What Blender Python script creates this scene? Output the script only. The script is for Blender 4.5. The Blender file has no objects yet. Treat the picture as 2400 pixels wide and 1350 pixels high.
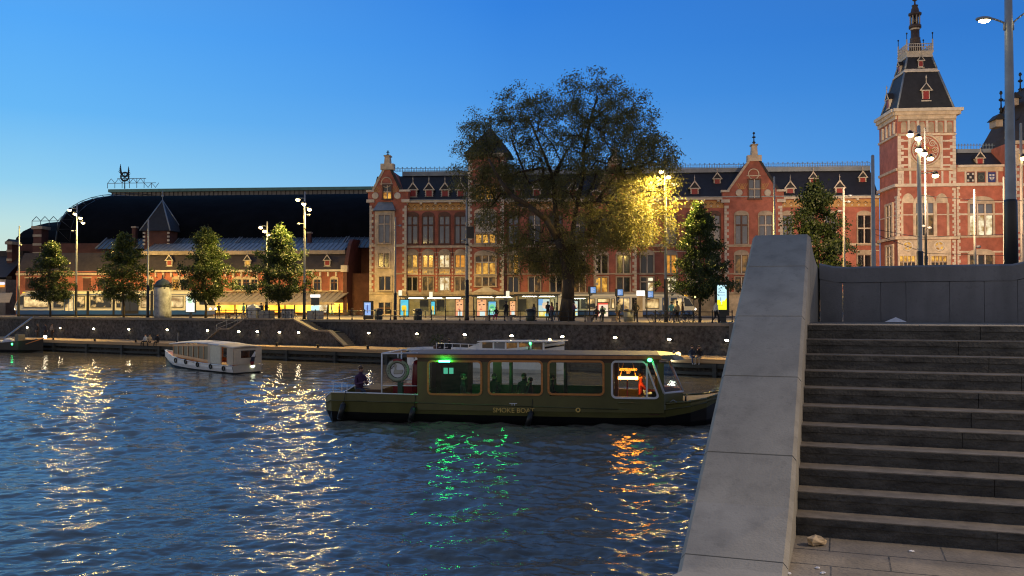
import bpy, bmesh, math, random
import numpy as np
from mathutils import Vector as V, Matrix
random.seed(7); RNG = np.random.default_rng(11)
sc = bpy.context.scene
COL = sc.collection
R = math.radians

# ------------------------------------------------------------------ camera model (photo is 2400 x 1350)
E = 5.2                      # eye height above the water, metres
FP = 2130.0                  # focal length in photo pixels
PITCH = math.atan(43 / FP)
CP, SP = math.cos(PITCH), math.sin(PITCH)
STREET, DECK = 3.83, 1.25

def ray(u, v):
    a = (u - 1200) / FP; b = (675 - v) / FP
    return V((a, CP - b * SP, SP + b * CP))
def at(u, v, Y):
    r = ray(u, v); k = Y / r.y
    return V((r.x * k, Y, E + r.z * k))
def atz(u, v, z):
    r = ray(u, v); k = (z - E) / r.z
    return V((r.x * k, r.y * k, z))

class Fr:
    """a standing frame: x along, y into depth, z up (world z)"""
    def __init__(s, o, ax, ay=None):
        s.o = V((o[0], o[1], 0)); a = V((ax[0], ax[1], 0)).normalized(); s.ax = a
        s.ay = V((-a.y, a.x, 0)) if ay is None else V((ay[0], ay[1], 0)).normalized()
    def w(s, x, y, z): return s.o + s.ax * x + s.ay * y + V((0, 0, z))
    def px(s, u, v, y=0.0):
        r = ray(u, v); ox, oy = s.o.x + s.ay.x * y, s.o.y + s.ay.y * y
        d = r.x * (-s.ax.y) - r.y * (-s.ax.x)
        k = (ox * (-s.ax.y) - oy * (-s.ax.x)) / d
        x = (V((r.x * k - ox, r.y * k - oy, 0))).dot(s.ax)
        return x, E + r.z * k
    def x(s, u, v=700, y=0.0): return s.px(u, v, y)[0]
    def z(s, u, v, y=0.0): return s.px(u, v, y)[1]

def lin(r, g, b):
    f = lambda c: (c / 255) / 12.92 if c / 255 <= .04045 else ((c / 255 + .055) / 1.055) ** 2.4
    return (f(r), f(g), f(b))

# ------------------------------------------------------------------ materials
MATS = {}
def mat(name, col, rough=.6, var=.25, scale=1.5, metal=0., bump=0., bscale=12., emit=None, es=0., spec=.5,
        stretch=(1, 1, 1), col2=None, big=0.):
    if name in MATS: return MATS[name]
    m = bpy.data.materials.new(name); m.use_nodes = True; MATS[name] = m
    nt = m.node_tree; N, L = nt.nodes, nt.links; b = N['Principled BSDF']
    b.inputs['Roughness'].default_value = rough; b.inputs['Metallic'].default_value = metal
    b.inputs['Specular IOR Level'].default_value = spec
    geo = N.new('ShaderNodeNewGeometry'); mp = N.new('ShaderNodeMapping'); mp.inputs['Scale'].default_value = stretch
    L.new(geo.outputs['Position'], mp.inputs[0])
    nz = N.new('ShaderNodeTexNoise'); nz.inputs['Scale'].default_value = scale; nz.inputs['Detail'].default_value = 5
    nz.inputs['Roughness'].default_value = .65
    L.new(mp.outputs[0], nz.inputs['Vector'])
    cr = N.new('ShaderNodeValToRGB'); cr.color_ramp.elements[0].position = .3; cr.color_ramp.elements[1].position = .7
    c2 = col2 or col
    cr.color_ramp.elements[0].color = tuple(c * (1 - var) for c in col) + (1,)
    cr.color_ramp.elements[1].color = tuple(min(1, c * (1 + var)) for c in c2) + (1,)
    L.new(nz.outputs[0], cr.inputs[0]); out = cr.outputs[0]
    if big:
        n2 = N.new('ShaderNodeTexNoise'); n2.inputs['Scale'].default_value = scale * .13; n2.inputs['Detail'].default_value = 3
        L.new(geo.outputs['Position'], n2.inputs['Vector'])
        mr = N.new('ShaderNodeMapRange'); mr.inputs[1].default_value = .3; mr.inputs[2].default_value = .7
        mr.inputs[3].default_value = 1 - big; mr.inputs[4].default_value = 1 + big
        L.new(n2.outputs[0], mr.inputs[0])
        mx = N.new('ShaderNodeVectorMath'); mx.operation = 'SCALE'; L.new(out, mx.inputs[0]); L.new(mr.outputs[0], mx.inputs['Scale'])
        out = mx.outputs[0]
    L.new(out, b.inputs['Base Color'])
    if bump:
        nb = N.new('ShaderNodeTexNoise'); nb.inputs['Scale'].default_value = bscale; nb.inputs['Detail'].default_value = 4
        L.new(geo.outputs['Position'], nb.inputs['Vector'])
        bp = N.new('ShaderNodeBump'); bp.inputs['Strength'].default_value = bump; bp.inputs['Distance'].default_value = .02
        L.new(nb.outputs[0], bp.inputs['Height']); L.new(bp.outputs[0], b.inputs['Normal'])
    if emit:
        b.inputs['Emission Color'].default_value = emit + (1,); b.inputs['Emission Strength'].default_value = es
    return m

def lit(name, c0, c1, scale=1.2, strength=1., lo=.35, hi=.65, stretch=(1, 1, 1)):
    """a lit pane / screen: what gives off light, varied like a furnished room behind glass"""
    if name in MATS: return MATS[name]
    m = bpy.data.materials.new(name); m.use_nodes = True; MATS[name] = m
    nt = m.node_tree; N, L = nt.nodes, nt.links; b = N['Principled BSDF']
    b.inputs['Base Color'].default_value = (.02, .02, .02, 1); b.inputs['Roughness'].default_value = .15
    geo = N.new('ShaderNodeNewGeometry'); mp = N.new('ShaderNodeMapping'); mp.inputs['Scale'].default_value = stretch
    nz = N.new('ShaderNodeTexNoise'); nz.inputs['Scale'].default_value = scale; nz.inputs['Detail'].default_value = 3
    cr = N.new('ShaderNodeValToRGB'); cr.color_ramp.elements[0].position = lo; cr.color_ramp.elements[1].position = hi
    cr.color_ramp.elements[0].color = c0 + (1,); cr.color_ramp.elements[1].color = c1 + (1,)
    L.new(geo.outputs['Position'], mp.inputs[0]); L.new(mp.outputs[0], nz.inputs['Vector']); L.new(nz.outputs[0], cr.inputs[0])
    L.new(cr.outputs[0], b.inputs['Emission Color']); b.inputs['Emission Strength'].default_value = strength
    return m

def glow(name, c, s):
    if name in MATS: return MATS[name]
    m = bpy.data.materials.new(name); m.use_nodes = True; MATS[name] = m
    b = m.node_tree.nodes['Principled BSDF']; b.inputs['Base Color'].default_value = (0, 0, 0, 1)
    b.inputs['Emission Color'].default_value = c + (1,); b.inputs['Emission Strength'].default_value = s
    return m

def clear_glass(name, tint=(.85, .9, .88)):
    if name in MATS: return MATS[name]
    m = bpy.data.materials.new(name); m.use_nodes = True; MATS[name] = m
    nt = m.node_tree; N, L = nt.nodes, nt.links; N.remove(N['Principled BSDF'])
    t = N.new('ShaderNodeBsdfTransparent'); t.inputs[0].default_value = tint + (1,)
    g = N.new('ShaderNodeBsdfGlossy'); g.inputs['Roughness'].default_value = .02
    lw = N.new('ShaderNodeLayerWeight'); lw.inputs[0].default_value = .5
    pw = N.new('ShaderNodeMath'); pw.operation = 'POWER'; pw.inputs[1].default_value = 4.5; L.new(lw.outputs['Facing'], pw.inputs[0])
    f = N.new('ShaderNodeMath'); f.operation = 'MULTIPLY_ADD'; f.inputs[1].default_value = .9; f.inputs[2].default_value = .04; L.new(pw.outputs[0], f.inputs[0])
    mx = N.new('ShaderNodeMixShader'); L.new(f.outputs[0], mx.inputs[0]); L.new(t.outputs[0], mx.inputs[1]); L.new(g.outputs[0], mx.inputs[2])
    L.new(mx.outputs[0], N['Material Output'].inputs[0])
    return m

def leafmat(name, c0, c1, trans=.35):
    m = bpy.data.materials.new(name); m.use_nodes = True; MATS[name] = m
    nt = m.node_tree; N, L = nt.nodes, nt.links; b = N['Principled BSDF']
    geo = N.new('ShaderNodeNewGeometry')
    cr = N.new('ShaderNodeValToRGB'); cr.color_ramp.elements[0].color = c0 + (1,); cr.color_ramp.elements[1].color = c1 + (1,)
    L.new(geo.outputs['Random Per Island'], cr.inputs[0]); L.new(cr.outputs[0], b.inputs['Base Color'])
    b.inputs['Roughness'].default_value = .55
    tr = N.new('ShaderNodeBsdfTranslucent'); L.new(cr.outputs[0], tr.inputs[0])
    mx = N.new('ShaderNodeMixShader'); mx.inputs[0].default_value = trans
    L.new(b.outputs[0], mx.inputs[1]); L.new(tr.outputs[0], mx.inputs[2]); L.new(mx.outputs[0], N['Material Output'].inputs[0])
    return m

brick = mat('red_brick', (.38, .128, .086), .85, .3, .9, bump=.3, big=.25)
brick_dark = mat('dark_brick', (.11, .045, .034), .85, .3, .9, bump=.3, big=.2)  # darker version of the red brick
stone = mat('pale_sandstone', (.56, .45, .32), .8, .3, 1.2, bump=.2, big=.2)
stone_white = mat('white_stone', (.62, .54, .43), .75, .2, 1.5, big=.15)
stone_grey = mat('weathered_stone', (.42, .335, .24), .85, .35, 1.0, bump=.2, big=.25)
frieze_m = mat('ochre_tile', (.50, .28, .09), .6, .25, 2.5)
slate = mat('slate_roof', (.020, .020, .023), .65, .3, 1.5, big=.2)
slate_brown = mat('brown_slate', (.045, .035, .03), .7, .3, 1.5, big=.2)
zinc = mat('zinc_sheet', (.22, .25, .28), .45, .2, .8, metal=.3, big=.15)
shed_m = mat('black_shed_roof', (.006, .007, .009), .95, .3, .4, spec=.03)
shutter = mat('red_shutter', (.30, .03, .025), .5, .15, 2)
frame_brown = mat('brown_window_frame', (.12, .05, .03), .6, .2, 2)
iron = mat('dark_iron', (.02, .021, .023), .45, .3, 3, metal=.4)
iron_roof = mat('roof_iron', (.17, .22, .25), .5, .2, 3)
steel = mat('galvanised_pole', (.26, .28, .30), .55, .15, 2, metal=.2)
pole_pale = mat('pale_pole', (.34, .32, .28), .5, .15, 2)
black = mat('black_paint', (.012, .012, .014), .4, .2, 2)
white_paint = mat('white_paint', (.74, .74, .72), .4, .06, 2)
tram_white = mat('tram_white', (.72, .70, .64), .35, .06, 1)
tram_blue = mat('tram_blue', (.015, .07, .28), .35, .1, 1)
def concrete_mat(nm='smooth_concrete', c=(.285, .268, .226)):
    m = mat(nm, c, .85, .18, 2.0, bump=.22, bscale=55, big=.12)
    nt = m.node_tree; N, L = nt.nodes, nt.links; b = N['Principled BSDF']; src_ = b.inputs['Base Color'].links[0].from_socket
    g = N.new('ShaderNodeNewGeometry'); prev = src_
    for sc_, st_, lo, hi, dk in ((5.5, (1.2, 1.2, .16), .50, .72, .82), (1.1, (1, 1, 1), .52, .66, .88), (16., (1, 1, 1), .60, .68, .86), (38., (1, 1, 1), .66, .71, .86)):
        mp = N.new('ShaderNodeMapping'); mp.inputs['Scale'].default_value = st_; L.new(g.outputs['Position'], mp.inputs[0])
        n_ = N.new('ShaderNodeTexNoise'); n_.inputs['Scale'].default_value = sc_; n_.inputs['Detail'].default_value = 6; L.new(mp.outputs[0], n_.inputs['Vector'])
        mr = N.new('ShaderNodeMapRange'); mr.inputs[1].default_value = lo; mr.inputs[2].default_value = hi; mr.inputs[3].default_value = 1; mr.inputs[4].default_value = dk; L.new(n_.outputs[0], mr.inputs[0])
        v_ = N.new('ShaderNodeVectorMath'); v_.operation = 'SCALE'; L.new(prev, v_.inputs[0]); L.new(mr.outputs[0], v_.inputs['Scale']); prev = v_.outputs[0]
    L.new(prev, b.inputs['Base Color']); return m
concrete = concrete_mat(); concrete_shade = concrete_mat('shaded_concrete', (.20, .204, .215))  # second mix has the landing wall's bluish shade put into its colour
basalt = mat('dark_basalt', (.068, .066, .061), .8, .6, 6, bump=.8, bscale=45, big=.3, stretch=(1, 1, 3))
tread_m = mat('lit_tread', (.185, .158, .122), .8, .35, 7, bump=.3, bscale=70)  # step tops paler than the risers: overhead light put into the colour
quaywall_m = mat('quay_masonry', (.055, .055, .056), .9, .85, 3.2, bump=.8, bscale=6, big=.25)
coping_m = mat('quay_coping', (.20, .18, .15), .85, .2, 2)
deck_m = mat('timber_deck', (.44, .29, .15), .8, .25, 2, stretch=(.2, .2, 3))
fender_m = mat('dark_timber', (.045, .05, .048), .8, .35, 2, stretch=(.3, .3, 2))
pave_m = mat('street_paving', (.19, .165, .14), .85, .2, 1.2, big=.2)
glass_dark = mat('dark_glass', (.012, .014, .018), .06, .3, .5, spec=.8)
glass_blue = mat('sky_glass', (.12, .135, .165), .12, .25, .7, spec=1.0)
bark = mat('bark', (.045, .035, .026), .9, .35, 5, bump=.6, bscale=14, stretch=(1, 1, .3))
lit_y = lit('lamp_lit_room', (.28, .10, .01), (1., .52, .075), 1.6, 1.0)
lit_o = lit('blind_lit_room', (.40, .16, .02), (.92, .36, .035), 2.0, .9)
lit_w = lit('bright_lit_room', (.35, .2, .06), (1., .88, .58), 1.3, 1.2)
lit_d = lit('dim_lit_room', (.02, .012, .005), (.35, .16, .03), 1.1, .8, .45, .75)
shop_m = lit('shop_front_light', (.75, .26, .01), (1., .60, .07), .55, 3.0)
PANE = dict(d=glass_dark, b=glass_blue, y=lit_y, o=lit_o, w=lit_w, m=lit_d)

# ------------------------------------------------------------------ mesh builder
ORG = {}
class MB:
    def __init__(s, fr=None): s.v = []; s.f = []; s.mi = []; s.sm = []; s.mats = []; s.fr = fr
    def _p(s, p): return s.fr.w(*p) if s.fr else V(p)
    def _m(s, m):
        if m not in s.mats: s.mats.append(m)
        return s.mats.index(m)
    def add(s, pts, faces, m, smooth=False):
        b = len(s.v); k = s._m(m)
        s.v += [tuple(s._p(p)) for p in pts]
        for f in faces: s.f.append([b + i for i in f]); s.mi.append(k); s.sm.append(smooth)
        return s
    def box(s, x0, y0, z0, x1, y1, z1, m):
        x0, x1 = min(x0, x1), max(x0, x1); y0, y1 = min(y0, y1), max(y0, y1); z0, z1 = min(z0, z1), max(z0, z1)
        return s.add([(x0, y0, z0), (x1, y0, z0), (x1, y1, z0), (x0, y1, z0), (x0, y0, z1), (x1, y0, z1), (x1, y1, z1), (x0, y1, z1)],
                     [(0, 3, 2, 1), (4, 5, 6, 7), (0, 1, 5, 4), (1, 2, 6, 5), (2, 3, 7, 6), (3, 0, 4, 7)], m)
    def hexa(s, p, m):   # eight points: bottom loop, top loop
        return s.add(p, [(0, 3, 2, 1), (4, 5, 6, 7), (0, 1, 5, 4), (1, 2, 6, 5), (2, 3, 7, 6), (3, 0, 4, 7)], m)
    def poly(s, pts, m): return s.add(pts, [tuple(range(len(pts)))], m)
    def prism(s, xz, y0, y1, m, smooth=False):
        n = len(xz); pts = [(x, y0, z) for x, z in xz] + [(x, y1, z) for x, z in xz]
        s.add(pts, [tuple(range(n)), tuple(range(2 * n - 1, n - 1, -1))], m)
        b = len(s.v) - 2 * n; k = s._m(m)
        for i in range(n):
            j = (i + 1) % n; s.f.append([b + i, b + n + i, b + n + j, b + j]); s.mi.append(k); s.sm.append(smooth)
        return s
    def prism_x(s, yz, x0, x1, m):
        n = len(yz); pts = [(x0, y, z) for y, z in yz] + [(x1, y, z) for y, z in yz]
        fs = [tuple(range(n)), tuple(range(2 * n - 1, n - 1, -1))] + [(i, n + i, n + (i + 1) % n, (i + 1) % n) for i in range(n)]
        return s.add(pts, fs, m)
    def prism_z(s, xy, z0, z1, m):
        n = len(xy); pts = [(x, y, z0) for x, y in xy] + [(x, y, z1) for x, y in xy]
        fs = [tuple(range(n)), tuple(range(2 * n - 1, n - 1, -1))] + [(i, n + i, n + (i + 1) % n, (i + 1) % n) for i in range(n)]
        return s.add(pts, fs, m)
    def tube(s, p, q, r0, m, r1=None, n=8, smooth=True):
        r1 = r0 if r1 is None else r1
        p, q = s._p(p), s._p(q); d = (q - p)
        if d.length < 1e-6: return s
        d.normalize(); a = d.orthogonal().normalized(); c = d.cross(a)
        b = len(s.v); k = s._m(m)
        for P_, r in ((p, r0), (q, r1)):
            for i in range(n):
                t = 2 * math.pi * i / n; s.v.append(tuple(P_ + (a * math.cos(t) + c * math.sin(t)) * r))
        for i in range(n):
            j = (i + 1) % n; s.f.append([b + i, b + j, b + n + j, b + n + i]); s.mi.append(k); s.sm.append(smooth)
        s.f += [[b + i for i in range(n - 1, -1, -1)], [b + n + i for i in range(n)]]; s.mi += [k, k]; s.sm += [False, False]
        return s
    def path(s, pts, r, m, n=6):
        for a, b in zip(pts[:-1], pts[1:]): s.tube(a, b, r, m, n=n)
        return s
    def lathe(s, x, y, prof, m, n=12, smooth=True):
        pts = []; fs = []
        for r, z in prof:
            for i in range(n):
                t = 2 * math.pi * i / n; pts.append((x + r * math.cos(t), y + r * math.sin(t), z))
        for k in range(len(prof) - 1):
            for i in range(n):
                j = (i + 1) % n; fs.append((k * n + i, k * n + j, (k + 1) * n + j, (k + 1) * n + i))
        fs += [tuple(range(n - 1, -1, -1)), tuple((len(prof) - 1) * n + i for i in range(n))]
        return s.add(pts, fs, m, smooth)
    def ell(s, c, r, m, n=10, k=6):
        pts = []; fs = []
        for a in range(1, k):
            ph = math.pi * a / k
            for i in range(n):
                t = 2 * math.pi * i / n
                pts.append((c[0] + r[0] * math.sin(ph) * math.cos(t), c[1] + r[1] * math.sin(ph) * math.sin(t), c[2] + r[2] * math.cos(ph)))
        for a in range(k - 2):
            for i in range(n):
                j = (i + 1) % n; fs.append((a * n + i, (a + 1) * n + i, (a + 1) * n + j, a * n + j))
        t0 = len(pts); pts += [(c[0], c[1], c[2] + r[2]), (c[0], c[1], c[2] - r[2])]
        for i in range(n):
            j = (i + 1) % n; fs.append((t0, i, j)); fs.append((t0 + 1, (k - 2) * n + j, (k - 2) * n + i))
        return s.add(pts, fs, m, True)
    def torus(s, c, Rr, r, m, plane='xz', n=20, k=6):
        pts = []; fs = []
        for i in range(n):
            t = 2 * math.pi * i / n
            for j in range(k):
                q = 2 * math.pi * j / k; rr = Rr + r * math.cos(q)
                if plane == 'xz': pts.append((c[0] + rr * math.cos(t), c[1] + r * math.sin(q), c[2] + rr * math.sin(t)))
                else: pts.append((c[0] + rr * math.cos(t), c[1] + rr * math.sin(t), c[2] + r * math.sin(q)))
        for i in range(n):
            for j in range(k): fs.append((i * k + j, ((i + 1) % n) * k + j, ((i + 1) % n) * k + (j + 1) % k, i * k + (j + 1) % k))
        return s.add(pts, fs, m, True)
    def build(s, name, parent=None, origin=None, **tags):
        if origin is None: origin = ORG[parent.name] if parent else V((0, 0, 0))
        o3 = V(origin)
        me = bpy.data.meshes.new(name)
        me.from_pydata([tuple(V(p) - o3) for p in s.v], [], s.f)
        for m in s.mats: me.materials.append(m)
        me.polygons.foreach_set('material_index', s.mi); me.polygons.foreach_set('use_smooth', s.sm)
        if len(s.f) < 60000:
            bm = bmesh.new(); bm.from_mesh(me); bmesh.ops.recalc_face_normals(bm, faces=bm.faces); bm.to_mesh(me); bm.free()
        me.update()
        o = bpy.data.objects.new(name, me); COL.objects.link(o)
        if parent: o.parent = parent
        else: o.location = o3
        ORG[o.name] = o3
        for k, v in tags.items(): o[k] = v
        return o

def thing(name, origin, label, category, group=None):
    o = bpy.data.objects.new(name, None); COL.objects.link(o); o.location = V(origin); ORG[o.name] = V(origin)
    o.empty_display_size = .2
    o['label'] = label; o['category'] = category
    if group: o['group'] = group
    return o
def tag(o, label, category, group=None):
    o['label'] = label; o['category'] = category
    if group: o['group'] = group
    return o
def copy_tree(o, parent=None):
    c = o.copy(); COL.objects.link(c)
    if parent: c.parent = parent
    for ch in [x for x in bpy.data.objects if x.parent == o]: copy_tree(ch, c)
    return c
def place_copy(src, loc, rz, label, group=None, scale=1.):
    c = copy_tree(src); c.location = V(loc); c.rotation_euler = (0, 0, rz); c.scale = (scale,) * 3; c['label'] = label
    if group: c['group'] = group
    ORG[c.name] = V(loc)
    return c

FONTS = {}
def text_pts(txt, size, mth='CENTER', extrude=.004):
    cu = bpy.data.curves.new('lettering', 'FONT'); cu.body = txt; cu.size = size; cu.align_x = mth; cu.extrude = extrude; cu.resolution_u = 3
    o = bpy.data.objects.new('lettering', cu); COL.objects.link(o)
    dg = bpy.context.evaluated_depsgraph_get(); me = bpy.data.meshes.new_from_object(o.evaluated_get(dg))
    vs = [v.co.copy() for v in me.vertices]; fs = [tuple(p.vertices) for p in me.polygons]
    bpy.data.objects.remove(o); bpy.data.curves.remove(cu); bpy.data.meshes.remove(me)
    return vs, fs
def put_text(mb, txt, size, x, y, z, m, align='CENTER'):
    vs, fs = text_pts(txt, size, align)
    mb.add([(x + p.x, y - p.z, z + p.y) for p in vs], fs, m)

# ------------------------------------------------------------------ frames of the place
QF = Fr((0, 75.45), (.871, -.491))           # far quay: y = 0 at the deck edge
NW = 5.93                                    # deck depth: the masonry wall stands here
FF = Fr((-17.2, 136), (.9966, -.0828))       # station front
# ------------------------------------------------------------------ world, camera
cam = bpy.data.objects.new('camera', bpy.data.cameras.new('camera')); COL.objects.link(cam)
cam.location = (0, 0, E); cam.rotation_euler = (math.pi / 2 + PITCH, 0, 0)
cam.data.sensor_width = 36; cam.data.lens = FP / 2400 * 36; cam.data.clip_end = 3000; cam.data.clip_start = .1
sc.camera = cam
sc.view_settings.view_transform = 'Standard'; sc.view_settings.look = 'None'; sc.view_settings.exposure = 0; sc.view_settings.gamma = 1
try:
    sc.cycles.use_denoising = True; sc.cycles.denoiser = 'OPENIMAGEDENOISE'
    sc.cycles.filter_width = 1.15; sc.cycles.use_light_tree = True; sc.cycles.sample_clamp_indirect = 4; sc.cycles.sample_clamp_direct = 90; sc.cycles.max_bounces = 6
    sc.cycles.transparent_max_bounces = 12; sc.cycles.caustics_reflective = False; sc.cycles.caustics_refractive = False
except Exception as ex: print(ex)

w = bpy.data.worlds.new('World'); sc.world = w; w.use_nodes = True
nt = w.node_tree; N, L = nt.nodes, nt.links
tc = N.new('ShaderNodeTexCoord'); sep = N.new('ShaderNodeSeparateXYZ'); L.new(tc.outputs['Generated'], sep.inputs[0])
def ramp(stops):
    r = N.new('ShaderNodeValToRGB'); r.color_ramp.interpolation = 'EASE' if False else 'LINEAR'
    el = r.color_ramp.elements
    while len(el) < len(stops): el.new(.5)
    for e, (p, c) in zip(el, stops): e.position = p; e.color = lin(*c) + (1,)
    mr = N.new('ShaderNodeMapRange'); mr.inputs[1].default_value = 0; mr.inputs[2].default_value = .5
    L.new(sep.outputs[2], mr.inputs[0]); L.new(mr.outputs[0], r.inputs[0])
    return r.outputs[0]
def P_(deg): return math.sin(R(deg)) / .5
rl = ramp([(0, (226, 226, 196)), (P_(3), (205, 226, 214)), (P_(4.6), (190, 225, 226)), (P_(7), (146, 208, 240)), (P_(11), (104, 184, 246)), (P_(16), (84, 168, 247)), (1, (98, 142, 200))])
rc = ramp([(0, (170, 212, 236)), (P_(4), (146, 198, 238)), (P_(8), (112, 177, 234)), (P_(13), (74, 150, 231)), (P_(18.5), (52, 131, 225)), (1, (84, 128, 190))])
rr_ = ramp([(0, (120, 172, 226)), (P_(5), (92, 156, 226)), (P_(9), (66, 142, 222)), (P_(16), (49, 120, 206)), (1, (74, 112, 172))])
cb = N.new('ShaderNodeCombineXYZ'); L.new(sep.outputs[0], cb.inputs[0]); L.new(sep.outputs[1], cb.inputs[1])
nm = N.new('ShaderNodeVectorMath'); nm.operation = 'NORMALIZE'; L.new(cb.outputs[0], nm.inputs[0])
s2 = N.new('ShaderNodeSeparateXYZ'); L.new(nm.outputs[0], s2.inputs[0])
def mixf(a, b, lo, hi):
    mr = N.new('ShaderNodeMapRange'); mr.inputs[1].default_value = lo; mr.inputs[2].default_value = hi; L.new(s2.outputs[0], mr.inputs[0])
    mx = N.new('ShaderNodeMix'); mx.data_type = 'RGBA'; L.new(mr.outputs[0], mx.inputs[0]); L.new(a, mx.inputs[6]); L.new(b, mx.inputs[7])
    return mx.outputs[2]
front = mixf(mixf(rl, rc, -.47, .0), rr_, -.05, .48)
# dusk sky behind the viewer: greyer, brightened to fill the facades and foreground
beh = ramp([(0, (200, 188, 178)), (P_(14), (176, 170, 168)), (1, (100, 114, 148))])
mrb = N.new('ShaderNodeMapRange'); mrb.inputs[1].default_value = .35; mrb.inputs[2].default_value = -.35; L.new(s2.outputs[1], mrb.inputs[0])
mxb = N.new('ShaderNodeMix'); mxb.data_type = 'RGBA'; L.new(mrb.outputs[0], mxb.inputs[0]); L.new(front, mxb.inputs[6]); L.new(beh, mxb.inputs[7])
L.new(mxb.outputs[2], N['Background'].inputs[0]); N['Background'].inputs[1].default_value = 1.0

sun = bpy.data.objects.new('sun', bpy.data.lights.new('sun', 'SUN')); COL.objects.link(sun)
sun.data.energy = .12; sun.data.angle = R(25); sun.data.color = (1, .82, .62); sun.rotation_euler = (R(82), 0, R(-100))

def point(name, loc, watts, col, r=.15, parent=None, spot=None, target=None, blend=.6):
    ld = bpy.data.lights.new(name, 'SPOT' if spot else 'POINT'); ld.energy = watts; ld.color = col; ld.shadow_soft_size = r
    o = bpy.data.objects.new(name, ld); COL.objects.link(o); o.location = loc
    if spot:
        ld.spot_size = R(spot); ld.spot_blend = blend
        o.rotation_euler = (V(target) - V(loc)).to_track_quat('-Z', 'Y').to_euler()
    if parent: o.parent = parent; o.location = V(loc) - ORG[parent.name]
    return o

# ------------------------------------------------------------------ water
def waves():
    comp = []
    rg = np.random.default_rng(5)
    for i in range(64):
        lam = .20 * (3.6 / .20) ** rg.random()
        th = rg.normal(0, .62) + math.pi / 2 + .15
        amp = .0053 * lam ** .88
        if lam > 3: amp *= .55
        comp.append((2 * math.pi / lam * math.cos(th), 2 * math.pi / lam * math.sin(th), rg.random() * 6.28, amp, lam))
    ys = [-14.]
    while ys[-1] < 9: ys.append(ys[-1] + .6)
    while ys[-1] < 132: ys.append(ys[-1] + max(.04, ys[-1] ** 2 / (FP * E) * 1.25))
    ys = np.array(ys); nx = 620
    X = np.zeros((len(ys), nx)); Y = np.zeros_like(X); Z = np.zeros_like(X)
    for i, y in enumerate(ys):
        yy = max(y, 8); x0, x1 = -.72 * yy - 24, .34 * yy + 12
        # keep most columns inside the seen wedge, a few outside it
        a0, a1 = -.60 * yy, .26 * yy
        xs = np.concatenate([np.linspace(x0, a0, 40, endpoint=False), np.linspace(a0, a1, nx - 60), np.linspace(a1, x1, 21)[1:]])
        X[i] = xs; Y[i] = y
    dy = np.gradient(ys)[:, None]; dx = np.gradient(X, axis=1)
    for kx, ky, ph, a, lam in comp:
        f = np.clip((lam - 2.0 * np.maximum(dy, dx * .8)) / (lam * .5), 0, 1)
        gust = .35 + .65 * (1 + .6 * np.sin(X * .09 + Y * .05 + 1.3 * np.sin(X * .04 - Y * .06)) + .4 * np.sin(X * .21 - Y * .13 + ph))
        s = np.sin(kx * X + ky * Y + ph)
        Z += a * f * gust * (s + .25 * np.cos(2 * (kx * X + ky * Y + ph)))
    n, m = X.shape
    co = np.stack([X, Y, Z], -1).reshape(-1, 3).astype(np.float32)
    idx = np.arange(n * m).reshape(n, m)
    q = np.stack([idx[:-1, :-1], idx[:-1, 1:], idx[1:, 1:], idx[1:, :-1]], -1).reshape(-1, 4)
    me = bpy.data.meshes.new('water'); me.vertices.add(len(co)); me.vertices.foreach_set('co', co.ravel())
    me.loops.add(q.size); me.loops.foreach_set('vertex_index', q.ravel().astype(np.int32))
    me.polygons.add(len(q)); me.polygons.foreach_set('loop_start', np.arange(0, q.size, 4, dtype=np.int32))
    me.polygons.foreach_set('use_smooth', np.ones(len(q), dtype=bool)); me.update(calc_edges=True)
    o = bpy.data.objects.new('water', me); COL.objects.link(o); o['kind'] = 'structure'
    m = bpy.data.materials.new('harbour_water'); m.use_nodes = True; nt = m.node_tree; N, L = nt.nodes, nt.links
    b = N['Principled BSDF']; b.inputs['Base Color'].default_value = (.14, .125, .095, 1); b.inputs['Roughness'].default_value = .05
    b.inputs['IOR'].default_value = 1.4; b.inputs['Specular IOR Level'].default_value = .5; b.inputs['Specular Tint'].default_value = (1, .93, .82, 1)
    g = N.new('ShaderNodeNewGeometry'); prev = None
    for sx, sy, scl, dist, det in ((.6, 1.0, 3.0, .022, 2), (.5, 1., 11., .010, 3)):
        mp = N.new('ShaderNodeMapping'); mp.inputs['Scale'].default_value = (sx, sy, 0); L.new(g.outputs['Position'], mp.inputs[0])
        t = N.new('ShaderNodeTexNoise'); t.inputs['Scale'].default_value = scl; t.inputs['Detail'].default_value = det; L.new(mp.outputs[0], t.inputs['Vector'])
        bp = N.new('ShaderNodeBump'); bp.inputs['Strength'].default_value = 1; bp.inputs['Distance'].default_value = dist; L.new(t.outputs[0], bp.inputs['Height'])
        if prev: L.new(prev, bp.inputs['Normal'])
        prev = bp.outputs[0]
    L.new(prev, b.inputs['Normal']); me.materials.append(m)
waves()

# ------------------------------------------------------------------ far quay: deck, wall, street
def st(name, mb, **k): return mb.build(name, kind='structure', **k)
g = MB(QF); g.box(-320, NW + 1.2, 2.6, 330, 420, STREET, pave_m); st('street', g)
def planks_row():
    g = MB(QF)
    s0, s1 = -60, 40
    g.box(-140, .06, DECK - .16, 60, NW - .02, DECK, deck_m)
    s_old = -140
    for k in range(67):                                   # edge beam in lengths
        g.box(-140 + k * 3, -.12, DECK - .26, -140 + k * 3 + 2.97, .04, DECK + .05, deck_m)
    return g
o = planks_row().build('quay_deck', origin=QF.w(0, 0, DECK)); tag(o, 'long tan timber landing deck along the foot of the far quay wall', 'deck')
g = MB(QF)
g.box(-140, .35, -.3, 60, NW, DECK - .45, quaywall_m)
g.box(-140, -.05, DECK - .62, 60, .30, DECK - .29, fender_m); g.box(-140, -.02, .12, 60, .3, .34, fender_m)
for k in range(34): g.box(-139 + k * 6, -.22, -.5, -138.7 + k * 6, .3, DECK - .28, fender_m)
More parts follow.
